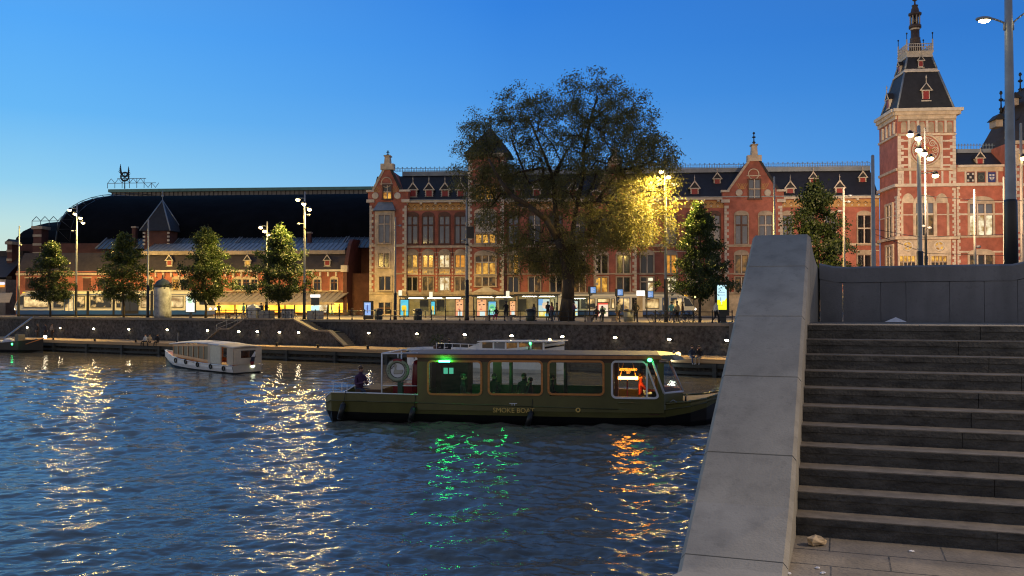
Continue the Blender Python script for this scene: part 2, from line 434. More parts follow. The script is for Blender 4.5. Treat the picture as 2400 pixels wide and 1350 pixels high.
o = g.build('deck_piles', origin=QF.w(0, 0, 0)); tag(o, 'dark timber piles and fender beams under the tan landing deck', 'piling')
for k, u in enumerate((125, 222, 318, 415, 648, 745, 862, 978, 1060)):
    x = QF.x(u, 800, .25)
    g = MB(QF); g.lathe(x, .25, [(.13, DECK), (.11, DECK + .1), (.10, DECK + .26), (.17, DECK + .3), (.17, DECK + .36), (.08, DECK + .4)], iron, 8)
    nb = ('just right of the dark moored barge', 'second right of the dark barge', 'by the sitting group', 'behind the bow of the launch',
          'just right of the launch', 'in front of the right stair foot', 'right of the right stair foot', 'above the lifebuoy', 'beside the potted plant')[k]
    tag(g.build('bollard', origin=QF.w(x, .25, DECK)), 'small dark mooring bollard on the deck edge, ' + nb, 'bollard', 'bollards on the far landing')

# masonry wall with projecting stair block
xl0, xl1, xr1, xr0 = [QF.x(u, 775, NW - 2.0) for u in (488, 578, 692, 806)]
xm0, xm1, xq0, xq1 = [QF.x(u, 775, NW - 2.0) for u in (519, 541, 741, 775)]
g = MB(QF)
g.box(-160, NW, .2, 330, NW + 1.2, STREET - .22, quaywall_m)
o = g.build('quay_wall', origin=QF.w(0, NW, 0)); tag(o, 'long dark masonry quay wall below the street', 'wall')
MB(QF).box(-160, NW - .12, STREET - .215, xl1 + 0, NW + 1.3, STREET + .04, coping_m).box(xr1, NW - .12, STREET - .215, 330, NW + 1.3, STREET + .04, coping_m).build('coping', parent=o)
zm = DECK + .55 * (STREET - DECK)
prof = [(xl0, DECK + .04), (xr0, DECK + .04), (xq1, zm), (xq0, zm), (xr1, STREET - .05), (xl1, STREET - .05), (xm1, zm), (xm0, zm)]
g = MB(QF); g.prism(prof, NW - 2.3, NW - 1.8, quaywall_m)
sb = g.build('stair_block', origin=QF.w(xl0, NW - 2, DECK)); tag(sb, 'trapezoid masonry parapet of the twin stairs in the far quay wall', 'stair block')
g = MB(QF)
pp = [(xl0 - .3, DECK + .02), (xm0, zm + .02), (xm1, zm + .02), (xl1, STREET - .02), (xr1, STREET - .02), (xq0, zm + .02), (xq1, zm + .02), (xr0 + .3, DECK + .02)]
for (a, za), (b, zb) in zip(pp[:-1], pp[1:]):
    g.hexa([(a, NW - 2.36, za), (b, NW - 2.36, zb), (b, NW - 1.74, zb), (a, NW - 1.74, za), (a, NW - 2.36, za + .16), (b, NW - 2.36, zb + .16), (b, NW - 1.74, zb + .16), (a, NW - 1.74, za + .16)], coping_m)
g.build('sloping_coping', parent=sb)
g = MB(QF); g.box(xl1, NW - 1.8, STREET - .3, xr1, NW + 1.2, STREET + .02, pave_m); g.build('landing', parent=sb)
for nm_, (xa, za, xb, zb, xc, xd) in (('left', (xl1, STREET, xm1, zm, xm0, xl0)), ('right', (xr1, STREET, xq0, zm, xq1, xr0))):
    g = MB(QF)
    for (x0, z0, x1, z1) in ((xa, STREET, xb, zm), (xc, zm, xd, DECK)):
        n = 9
        for i in range(n):
            xa_, xb_ = x0 + (x1 - x0) * i / n, x0 + (x1 - x0) * (i + 1) / n
            zz = z0 + (z1 - z0) * (i + 1) / n
            g.box(xa_, NW - 1.79, DECK - .02, xb_, NW - .01, zz, coping_m)
            g.box(xa_, NW - 1.77, zz, xb_, NW - .03, zz + .005, fender_m)
    g.box(xb, NW - 1.79, DECK - .02, xc, NW - .01, zm, fender_m)
    g.build('stair_flight', parent=sb)

# wall lights
wl = [(65, 767.5, 0), (142, 769, 0), (220.7, 770.5, 0), (303, 772, 0), (393, 773, 0), (487, 774.6, 0), (560.7, 777, 1), (604, 777.5, 1), (656, 778.5, 1), (700.5, 779.5, 1),
      (865, 780.5, 0), (977.5, 782.5, 0), (1090, 784.5, 0), (1200, 787, 0), (1318.5, 789, 0), (1442.5, 791.5, 0), (1569, 795, 0), (1704, 798, 0)]
wl_where = ['leftmost, above the dark moored barge', 'behind the three people standing by the barge', 'right of the people on the barge', 'left of the people sitting on the deck', 'above the bow of the cream launch',
            'at the handrail of the left stair', 'leftmost on the stair block', 'second on the stair block', 'third on the stair block', 'rightmost on the stair block', 'first right of the stairs', 'below the yellow flower poster',
            'at the foot of the dark lamp mast', 'above the cabin of the white moored boat', 'left below the big tree trunk', 'below the bench right of the tree', 'above the cabin front of the green boat', 'rightmost, half behind the concrete parapet']
wl_glow = glow('wall_lamp_glow', (1, .80, .5), 90)
for (u, v, b), wh in zip(wl, wl_where):
    y = NW - 2.3 if b else NW
    x, z = QF.px(u, v, y)
    t = thing('wall_light', QF.w(x, y, z), 'small white bulkhead light on the quay wall, ' + wh, 'wall light', 'lights in a row on the far quay wall')
    g = MB(QF); g.box(x - .26, y - .16, z + .10, x + .26, y, z + .15, iron); g.box(x - .26, y - .05, z - .12, x + .26, y, z + .1, iron); g.build('hood', parent=t)
    MB(QF).ell((x, y - .08, z), (.165, .05, .072), wl_glow, 8, 5).build('lens', parent=t)

# ------------------------------------------------------------------ near stair, parapet, pavement
SF = Fr((1.99, 6.4), (.94, -.342))          # x to the right along the steps, y = climbing direction
ZG = E - 1.6; RI = .1295; TR = .244
g = MB(SF); g.box(-.02, -14, ZG - .5, 20, -.002, ZG, mat('pavement_slabs', (.20, .17, .13), .85, .3, 3, bump=.5, bscale=30, big=.2))
for r in range(7):
    y = -.01 - .36 * r
    g.box(.0, y - .006, ZG, 20, y + .004, ZG + .0015, basalt) if r else None
    for c in range(26):
        xx = .25 + c * .72 + (.36 if r % 2 else 0) + random.uniform(-.08, .08)
        g.box(xx, y - .352, ZG, xx + .008, y - .008, ZG + .0015, basalt)
st('pavement', g)
g = MB(SF)
n = 11
for i in range(n):
    y0 = i * TR; dep = TR if i < n - 1 else TR
    z1 = ZG + RI * (i + 1)
    x = 0
    while x < 9:                     # each step laid in blocks of stone
        ln = random.uniform(1.1, 1.7); e = min(9, x + ln)
        dz = random.uniform(-.002, .002); dy = random.uniform(-.003, .003)
        g.box(x + .002, y0 + dy, ZG - .3, e - .002, y0 + .5, z1 - .055 + dz, basalt)
        g.box(x + .002, y0 - .008 + dy, z1 - .052 + dz, e - .002, y0 + .5, z1 - .0 + dz - .008, basalt)
        x = e
    g.box(0, y0 - .004, z1 - .008, 9, y0 + TR + .02, z1, tread_m)
o = g.build('stone_stair', origin=SF.w(0, 0, ZG)); tag(o, 'broad dark stone stair of eleven steps climbing beside the concrete parapet', 'stairs')
ZL = ZG + RI * n
g = MB(SF); g.box(0, n * TR + .021, ZG - .3, 9, n * TR + 1.6, ZL, tread_m); g.build('top_landing', parent=o)

# sloping concrete parapet (slabs with joints)
top = [(1765, 549, 0), (1900, 548, 1)]
def pq(q, off=0.): # inner edge of the coping at climb distance q
    return SF.w(off, q, 0)
def zc(q):
    z = E - 1.65 + (q + .9) * .562
    if q < -.35: z = E - 1.65 + .55 * .562 + (q + .35) * .30
    return max(z, ZG + .02)
def W0(q):                                    # width of the coping: its water edge runs straight, the slabs taper a little
    lo, hi = .3, 1.2
    for _ in range(40):
        w_ = (lo + hi) / 2; p = SF.w(-w_, q, 0); dz = zc(q) - E; dn = p.y * CP + dz * SP
        u_ = 1200 + FP * p.x / dn; v_ = 675 - FP * (dz * CP - p.y * SP) / dn
        if u_ > 1765 - .227 * (v_ - 549): lo = w_
        else: hi = w_
    return min(.72, lo) if q > -1.3 else .66
g = MB(SF); joints = []
for vj in (1320, 1069, 884, 741, 623):
    # solve q on the inner edge where its image row is vj
    lo, hi = -1.2, 3.4
    for _ in range(50):
        md = (lo + hi) / 2; p = SF.w(0, md, zc(md))
        dz = (p.z - E); vv = 675 - FP * ((dz * CP - p.y * SP) / (p.y * CP + dz * SP))
        if vv > vj: lo = md
        else: hi = md
    joints.append(lo)
qs = [-3.2, -1.75] + joints + [3.40]
par = thing('concrete_parapet', SF.w(0, 0, ZG), 'smooth grey concrete stair parapet sloping up between the water and the steps', 'parapet')
for a, b in zip(qs[:-1], qs[1:]):
    m = MB(SF); c = .035; k_ = 8; p = []
    for q in np.linspace(a + .006, b - .006, k_):
        w_ = W0(q); z = zc(q)
        p += [(-w_, q, ZG - 4.2), (0, q, ZG - 4.2), (0, q, z - c), (-c * .8, q, z), (-w_ + c * .8, q, z), (-w_, q, z - c)]
    m.add(p, [tuple(range(6)), tuple(range(6 * k_ - 1, 6 * k_ - 7, -1))] + [(6 * t_ + i, 6 * t_ + (i + 1) % 6, 6 * t_ + 6 + (i + 1) % 6, 6 * t_ + 6 + i) for t_ in range(k_ - 1) for i in range(6)], concrete)
    m.build('slab', parent=par)
m = MB(SF)
core = [(-W0(-.3) + .01, -.3, ZG - 4.3), (-.012, -.3, ZG - 4.3), (-.012, -.3, zc(-.3) - .02), (-W0(-.3) + .012, -.3, zc(-.3) - .02),
        (-W0(3.4) + .01, 3.38, ZG - 4.3), (-.012, 3.38, ZG - 4.3), (-.012, 3.38, zc(3.38) - .02), (-W0(3.4) + .012, 3.38, zc(3.38) - .02)]
m.add(core, [(0, 1, 2, 3), (7, 6, 5, 4), (0, 4, 5, 1), (1, 5, 6, 2), (2, 6, 7, 3), (3, 7, 4, 0)], mat('dark_joint_mortar', (.06, .058, .055), .9, .2, 5)); m.build('core', parent=par)  # dark core showing in the joints between the slabs
# end block falling to the low wall behind the landing (concave sweep)
zt = E + .445; m = MB(SF); pts = []
seg = 10; xo = .07; y1 = n * TR + 1.62
prf = []
for i in range(seg + 1):
    t = i / seg; q = 3.41 + t * (y1 + .25 - 3.41); prf.append((q, zt + (zc(3.4) - zt - .02) * (1 - t) ** 2.2))
for (qa, za), (qb, zb) in zip(prf[:-1], prf[1:]):
    m.hexa([(-.58, qa, ZG - 4), (0 + xo * (qa - 3.41) / 1.2, qa, ZG - 4), (xo * (qb - 3.41) / 1.2, qb, ZG - 4), (-.58, qb, ZG - 4),
            (-.58, qa, za), (xo * (qa - 3.41) / 1.2, qa, za), (xo * (qb - 3.41) / 1.2, qb, zb), (-.58, qb, zb)], concrete)
m.build('sweep', parent=par)
bw = thing('landing_wall', SF.w(0, y1, ZL), 'low grey concrete wall closing the landing at the top of the steps', 'wall')
m = MB(SF); x = xo
def ztop(x):
    s_ = max(0, x - 2.03); return zt + .012 * math.sin(x) + .38 * min(1, s_ / 1.1) ** 1.2 + .05 * max(0, 1 - (x - xo) / .3) ** 2
xs_ = [xo + .002, .32, .72, .98, 1.42, 1.76, 2.08, 2.3, 2.6, 3.0, 3.6, 4.6, 6.5, 9]
for a, b in zip(xs_[:-1], xs_[1:]):
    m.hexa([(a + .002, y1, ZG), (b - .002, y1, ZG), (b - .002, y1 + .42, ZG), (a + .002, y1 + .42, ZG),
            (a + .002, y1, ztop(a) - .185), (b - .002, y1, ztop(b) - .185), (b - .002, y1 + .42, ztop(b) - .185), (a + .002, y1 + .42, ztop(a) - .185)], concrete_shade)
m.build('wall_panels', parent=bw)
m = MB(SF)
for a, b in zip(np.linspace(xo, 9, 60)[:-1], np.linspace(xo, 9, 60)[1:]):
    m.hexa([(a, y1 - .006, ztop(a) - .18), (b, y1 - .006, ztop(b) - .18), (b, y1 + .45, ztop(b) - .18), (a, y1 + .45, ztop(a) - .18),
            (a, y1 - .006, ztop(a) - .02), (b, y1 - .006, ztop(b) - .02), (b, y1 + .45, ztop(b) - .02), (a, y1 + .45, ztop(a) - .02)], concrete_shade)
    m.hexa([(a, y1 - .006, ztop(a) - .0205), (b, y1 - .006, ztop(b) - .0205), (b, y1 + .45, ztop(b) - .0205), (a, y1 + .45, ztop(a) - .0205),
            (a, y1 + .02, ztop(a)), (b, y1 + .02, ztop(b)), (b, y1 + .43, ztop(b)), (a, y1 + .43, ztop(a))], concrete_shade)
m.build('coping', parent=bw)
g = MB(SF); g.box(-1.0, y1 + .46, ZL - .5, 40, 30, ZL - .03, pave_m); g.box(-1.0, y1 + .5, -1, -.3, 30, ZL - .5, quaywall_m); st('bridge_deck', g)
g = MB(SF); g.box(-.66, -14, -1.5, -.02, -3.25, ZG + .3, concrete); o = g.build('near_quay_wall', origin=SF.w(-.3, -8, 0)); tag(o, 'concrete quay wall below the lower end of the stair parapet', 'wall')

# litter
def crumple(name, c, r, m, lab, cat, seed, flat=.45):
    rg = np.random.default_rng(seed); mb = MB(); mb.ell(c, r, m, 9, 6)
    mb.v = [tuple(V(c) + (V(p) - V(c)) * float(rg.uniform(.6, 1.15))) for p in mb.v]
    mb.v = [(p[0], p[1], max(p[2], c[2] - r[2] * .6)) for p in mb.v]; mb.sm = [False] * len(mb.sm)
    tag(mb.build(name, origin=c), lab, cat)
paper = mat('crumpled_paper', (.55, .42, .26), .8, .2, 20); wpaper = mat('white_wrapper', (.8, .8, .82), .6, .1, 20)
p = atz(1913, 1278, ZG); crumple('paper_bag', (p.x, p.y, ZG + .03), (.075, .05, .04), paper, 'crumpled tan paper bag lying at the foot of the stair', 'litter', 3)
pw = SF.w(.86, y1 - .14, ZL)
g = MB(SF); g.add([(.75, y1 - .13, ZL + .003), (.98, y1 - .12, ZL + .003), (.97, y1 - .03, ZL + .012), (.78, y1 - .02, ZL + .012), (.87, y1 - .07, ZL + .055)], [(0, 1, 4), (1, 2, 4), (2, 3, 4), (3, 0, 4)], wpaper)
tag(g.build('paper_napkin', origin=pw), 'white folded paper napkin on the top landing against the low wall', 'litter')
for k, (u, v) in enumerate(((1916, 1333), (2136, 1294), (1848, 1346), (1929, 1345))):
    p = atz(u, v, ZG); crumple('cigarette_end', (p.x, p.y, ZG + .006), (.02, .012, .008), wpaper, ('tiny white scrap on the paving nearest the paper bag', 'tiny white scrap alone on the paving right of the paper bag', 'tiny white scrap against the base of the parapet', 'tiny white scrap at the bottom edge of the paving')[k], 'litter', 20 + k)
# ------------------------------------------------------------------ station
def base(fr, u, v, y=0.): x = fr.x(u, v, y); return fr.w(x, y, STREET)
def rect(fr, y, u0, v0, u1, v1):
    um, vm = (u0 + u1) / 2, (v0 + v1) / 2
    return fr.x(u0, vm, y), fr.z(um, v1, y), fr.x(u1, vm, y), fr.z(um, v0, y)

def window(bld, fr, y, u0, v0, u1, v1, nx=2, tr=(), pane='d', arch=0., sur=stone_grey, sw=.22, mull=stone_white, sill=True, depth=.22, fr_in=frame_brown):
    """surround + mullions as one part, its panes a sub-part; pane is one key or a list row by row from the top"""
    x0, z0, x1, z1 = rect(fr, y, u0, v0, u1, v1)
    m = MB(fr)
    m.box(x0 - sw, y - depth, z0, x0, y + .02, z1, sur); m.box(x1, y - depth, z0, x1 + sw, y + .02, z1, sur)
    m.box(x0 - sw - .003, y - depth - .01, z1, x1 + sw + .003, y + .02, z1 + sw * .9, sur)
    if sill: m.box(x0 - sw - .08, y - depth - .1, z0 - .2, x1 + sw + .08, y + .02, z0, sur)
    if arch:
        w_ = (x1 - x0) / 2 + sw; pts = [(x0 + (x1 - x0) / 2 + w_ * math.cos(t), z1 + sw * .9 + .002 + arch * math.sin(t)) for t in np.linspace(math.pi, 0, 9)]
        m.prism(pts, y - depth * .8, y + .02, sur)
    wx = (x1 - x0) / nx; mw = min(.16, wx * .16)
    for i in range(1, nx): m.box(x0 + wx * i - mw / 2, y - depth + .04, z0, x0 + wx * i + mw / 2, y, z1, mull)
    zs = [z1] + [z1 - (z1 - z0) * t for t in tr] + [z0]
    for z in zs[1:-1]: m.box(x0, y - depth + .06, z - mw / 2, x1, y, z + mw / 2, mull)
    f = mw * .45
    for r in range(len(zs) - 1):
        for c in range(nx):                      # timber casement inside every opening
            a, b = x0 + wx * c + (mw / 2 if c else 0), x0 + wx * (c + 1) - (mw / 2 if c < nx - 1 else 0)
            t_, bt = zs[r] - (mw / 2 if r else 0), zs[r + 1] + (mw / 2 if r < len(zs) - 2 else 0)
            m.box(a, y - .07, bt, a + f, y - .025, t_, fr_in); m.box(b - f, y - .07, bt, b, y - .025, t_, fr_in)
            m.box(a + f, y - .068, t_ - f, b - f, y - .025, t_, fr_in); m.box(a + f, y - .068, bt, b - f, y - .025, bt + f, fr_in)
    o = m.build('window', parent=bld)
    p = MB(fr); k = 0
    for r in range(len(zs) - 1):
        for c in range(nx):
            key = pane if isinstance(pane, str) and len(pane) == 1 else pane[k % len(pane)]; k += 1
            p.box(x0 + wx * c + .01, y - .045, zs[r + 1] + .01, x0 + wx * (c + 1) - .01, y - .03, zs[r] - .01, PANE[key])
    p.build('pane', parent=o)
    return o

def quoins(m, fr, y, u, v0, v1, w=.55, side=1, n=None, mt=stone_white):
    x = fr.x(u, (v0 + v1) / 2, y); za, zb = fr.z(u, v1, y), fr.z(u, v0, y); n = n or int((zb - za) / .42); h = (zb - za) / n
    for i in range(n):
        ww = w * (1. if i % 2 else .55)
        m.box(min(x, x + side * ww), y - .1, za + i * h + .015, max(x, x + side * ww), y, za + (i + 1) * h - .015, mt)
def band(m, fr, y, u0, v0, u1, v1, d, mt):
    x0, z0, x1, z1 = rect(fr, y, u0, v0, u1, v1); m.box(x0, y - d, z0, x1, y, z1, mt)
def finial(m, x, y, z0, z1, mt, s=1.):
    h = z1 - z0
    m.lathe(x, y, [(.16 * s, z0), (.10 * s, z0 + .1 * h), (.2 * s, z0 + .18 * h), (.07 * s, z0 + .25 * h), (.05 * s, z0 + .5 * h), (.2 * s, z0 + .56 * h), (.2 * s, z0 + .6 * h), (.05 * s, z0 + .66 * h),
                    (.05 * s, z0 + .8 * h), (.14 * s, z0 + .87 * h), (.10 * s, z0 + .95 * h), (.01, z1)], mt, 8)

SB = thing('station_building', FF.w(40, 0, STREET), 'long red brick and sandstone station wing with gables, slate roof and iron roof cresting', 'building')
xa, xb = FF.x(868, 600), FF.x(2062, 600); zE = FF.z(1450, 467)
g = MB(FF); g.box(xa, 0, STREET - .3, xb, 14, zE, brick)
g.build('wall', parent=SB)
# trim: base course, string courses, cornice with brackets, tiled frieze
g = MB(FF)
band(g, FF, -.003, 868, 690, 2060, 757, .16, stone_grey)
for v0, v1, d, mt in ((684, 690, .35, stone_grey), (573, 578.5, .25, stone), (640, 643, .12, stone_grey), (589, 591, .08, stone)):
    band(g, FF, -.004, 868, v0, 2060, v1, d, mt)
g.build('string_course', parent=SB)
g = MB(FF); x = xa
band(g, FF, -.002, 950, 472, 2060, 489, .07, frieze_m)
dark_tile = mat('dark_tile', (.09, .05, .03), .6, .2, 3)
zf0, zf1 = FF.z(1450, 488), FF.z(1450, 473); hf = zf1 - zf0; n = int((xb - FF.x(950)) / .95)
for i in range(n):                               # zigzag tile pattern and small stone dots
    c = FF.x(950) + (i + .5) * .95
    for s_ in (-1, 1):
        g.add([(c, -.085, zf0 + hf * .78), (c, -.085, zf0 + hf * .66), (c + s_ * .3, -.085, zf0 + hf * .38), (c + s_ * .3, -.085, zf0 + hf * .5)], [(0, 1, 2, 3)], dark_tile)
    g.box(c - .1, -.1, zf0 + .08, c + .1, -.06, zf0 + .26, stone_white)
for i in range(int(n / 2.3)):
    c = FF.x(950) + (i + .1) * .95 * 2.3
    g.box(c - .16, -.55, zf1 - .15, c + .16, -.06, zf1 + .35, stone_white)
g.build('frieze', parent=SB)
g = MB(FF); band(g, FF, -.001, 945, 465.5, 2062, 470.5, .62, stone_white); band(g, FF, -.001, 945, 463.5, 2062, 465.5, .75, zinc); g.build('cornice', parent=SB)
# roof
zR = FF.z(1450, 407, 4.2); zR2 = FF.z(1450, 396.5, 4.2)
g = MB(FF); g.prism_x([(.15, zE + .15), (4.2, zR), (9.8, zR), (13.9, zE + .15)], xa, xb, slate)
rf = g.build('roof', parent=SB)
g = MB(FF); g.box(xa + 4, 4.0, zR, xb, 10, zR2, zinc); g.build('ridge_plate', parent=rf)
g = MB(FF); zc_ = zR2; hc = FF.z(1450, 385, 4.2) - zR2
x = FF.x(922, 400, 4.2)
g.box(x, 4.1, zc_ + hc * .12, xb, 4.16, zc_ + hc * .2, iron_roof); g.box(x, 4.1, zc_ + hc * .62, xb, 4.16, zc_ + hc * .7, iron_roof)
while x < xb:
    g.box(x - .035, 4.1, zc_, x + .035, 4.16, zc_ + hc, iron_roof); g.box(x - .15, 4.11, zc_ + hc * .84, x + .15, 4.15, zc_ + hc * .9, iron_roof)
    g.box(x + .25, 4.11, zc_, x + .3, 4.15, zc_ + hc * .68, iron_roof); g.box(x + .42, 4.11, zc_, x + .47, 4.15, zc_ + hc * .68, iron_roof)
    x += .72
g.build('roof_cresting', parent=rf)

def dormer(bld, fr, u, vb, s=1., name='dormer', y0=.6, litp=None):
    """small gabled dormer with a red shutter, a pale barge and a finial; vb = image row of its foot"""
    x, z = fr.px(u, vb, y0); m = MB(fr); w_ = .55 * s; h = 1.05 * s
    m.box(x - w_, y0, z - .1, x + w_, y0 + 2.6 * s, z + h, stone_white)
    for i in range(4): m.box(x - w_ - .09 * s, y0 - .03, z + i * .27 * s + .02, x - w_ + .02, y0 + .25, z + i * .27 * s + .14 * s, stone_white); m.box(x + w_ - .02, y0 - .03, z + i * .27 * s + .02, x + w_ + .09 * s, y0 + .25, z + i * .27 * s + .14 * s, stone_white)
    m.box(x - w_ - .15 * s, y0 - .12, z - .22 * s, x + w_ + .15 * s, y0 + .1, z - .1, stone_white)
    m.prism([(x - w_ - .3 * s, z + h - .02), (x + w_ + .3 * s, z + h - .02), (x, z + h + 1.0 * s)], y0 - .1, y0 + 3.2 * s, slate)
    for sg in (-1, 1):
        m.hexa([(x + sg * (w_ + .36 * s), y0 - .2, z + h - .08), (x + sg * (w_ + .22 * s), y0 - .2, z + h - .08), (x + sg * (w_ + .22 * s), y0 - .08, z + h - .08), (x + sg * (w_ + .36 * s), y0 - .08, z + h - .08),
                (x + sg * .07 * s, y0 - .2, z + h + 1.1 * s), (x - sg * .07 * s, y0 - .2, z + h + .98 * s), (x - sg * .07 * s, y0 - .08, z + h + .98 * s), (x + sg * .07 * s, y0 - .08, z + h + 1.1 * s)], stone_white)
    m.box(x - w_ - .28 * s, y0 - .16, z + h - .1 * s, x + w_ + .28 * s, y0 - .07, z + h + .04 * s, stone_white)
    m.lathe(x, y0 - .1, [(.07 * s, z + h + 1. * s), (.05 * s, z + h + 1.5 * s), (.1 * s, z + h + 1.6 * s), (.04 * s, z + h + 1.7 * s), (.01, z + h + 2.0 * s)], stone_white, 6)
    o = m.build(name, parent=bld)
    m = MB(fr); m.box(x - w_ + .13 * s, y0 - .05, z + .06, x + w_ - .13 * s, y0 + .02, z + h - .1 * s, litp or shutter); m.build('shutter', parent=o)
    return o
for u, v in ((968, 461), (1005.5, 461), (1043, 461), (1080, 461), (1215, 460), (1258, 460), (1300, 460), (1342, 460), (1520, 459), (1567, 459), (1628, 458), (1681, 433), (1852, 458), (1906, 432), (1968, 457), (2022, 430)):
    dormer(SB, FF, u, v, 1.0 if v > 440 else .85, y0=.75 if v > 440 else 2.4)

# wing windows: second floor (tall), first floor, ground floor
colsA = [(953, 980), (990, 1017), (1029, 1055), (1066, 1092)]
lit1 = ['my', 'oo', 'ww', 'oo']; low = ['dm', 'md', 'wl', 'mm']
for k, (a, b) in enumerate(colsA):
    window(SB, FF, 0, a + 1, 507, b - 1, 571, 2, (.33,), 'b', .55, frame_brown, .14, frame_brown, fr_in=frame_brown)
    window(SB, FF, 0, a + 2, 598, b - 2, 627, 2, (), lit1[k], .75, stone_grey, .2, stone_white)
    x0, z0, x1, z1 = rect(FF, 0, a, 630, b, 644); m = MB(FF); m.box(x0, -.14, z0, x1, 0, z1, stone); o = m.build('relief_panel', parent=SB)
    m = MB(FF)
    for i in range(5):
        cx = x0 + (x1 - x0) * (.18 + .16 * i); m.box(cx - .09, -.16, z0 + (.25 + .1 * (i % 2)) * (z1 - z0), cx + .12, -.14, z0 + (.55 + .1 * (i % 3)) * (z1 - z0), lit_y if k != 1 or i < 2 else stone_grey)
    m.build('tracery', parent=o)
    window(SB, FF, 0, a + 2, 650, b - 2, 681, 2, (), ['dd', 'mm', 'ww', 'mm'][k], 0, stone_grey, .18, stone_white)
g = MB(FF)
for u in (951, 985, 1023, 1060.5, 1094):         # buttress strips with stone dots
    band(g, FF, -.004, u - 3.5, 594, u + 3.5, 684, .2, brick)
    for v in range(600, 680, 8): band(g, FF, -.204, u - 1.8, v, u + 1.8, v + 4, .05, stone)
    x, z = FF.px(u, 600); g.tube((x, -.3, z + 1.2), (x, -.3, z - .1), .05, iron)
g.build('buttress', parent=SB)
colsB = [(1192, 1215), (1240, 1266), (1290, 1317), (1345, 1371), (1394, 1424), (1446, 1476), (1502, 1531), (1559, 1585), (1610, 1637), (1660, 1687), (1723, 1752), (1779, 1809), (1834, 1857), (1882, 1906), (1934, 1958), (2010, 2040)]
p1 = ['my', 'md', 'dd', 'dd', 'dd', 'dd', 'dd', 'oo', 'dd', 'dd', 'mm', 'mm', 'dd', 'dd', 'dd', 'dd']
p0 = ['dd', 'dm', 'dd', 'mm', 'yy', 'dd', 'dw', 'ww', 'wd', 'wd', 'mm', 'dd', 'dd', 'dd', 'mm', 'dd']
for k, (a, b) in enumerate(colsB):
    y = -.6 if (1380 < a < 1480 or 1700 < a < 1800) else 0
    hw = a > 2000
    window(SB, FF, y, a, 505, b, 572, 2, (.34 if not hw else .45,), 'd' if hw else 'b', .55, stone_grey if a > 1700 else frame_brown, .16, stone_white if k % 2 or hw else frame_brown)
    window(SB, FF, y, a, 598, b, 641, 2, (), p1[k], .6, stone_grey, .18, stone_white)
    window(SB, FF, y, a, 650, b, 685, 2, (.3,) if 'w' in p0[k] else (), p0[k] * (2 if 'w' in p0[k] else 1), 0, stone_grey, .18, stone_white)

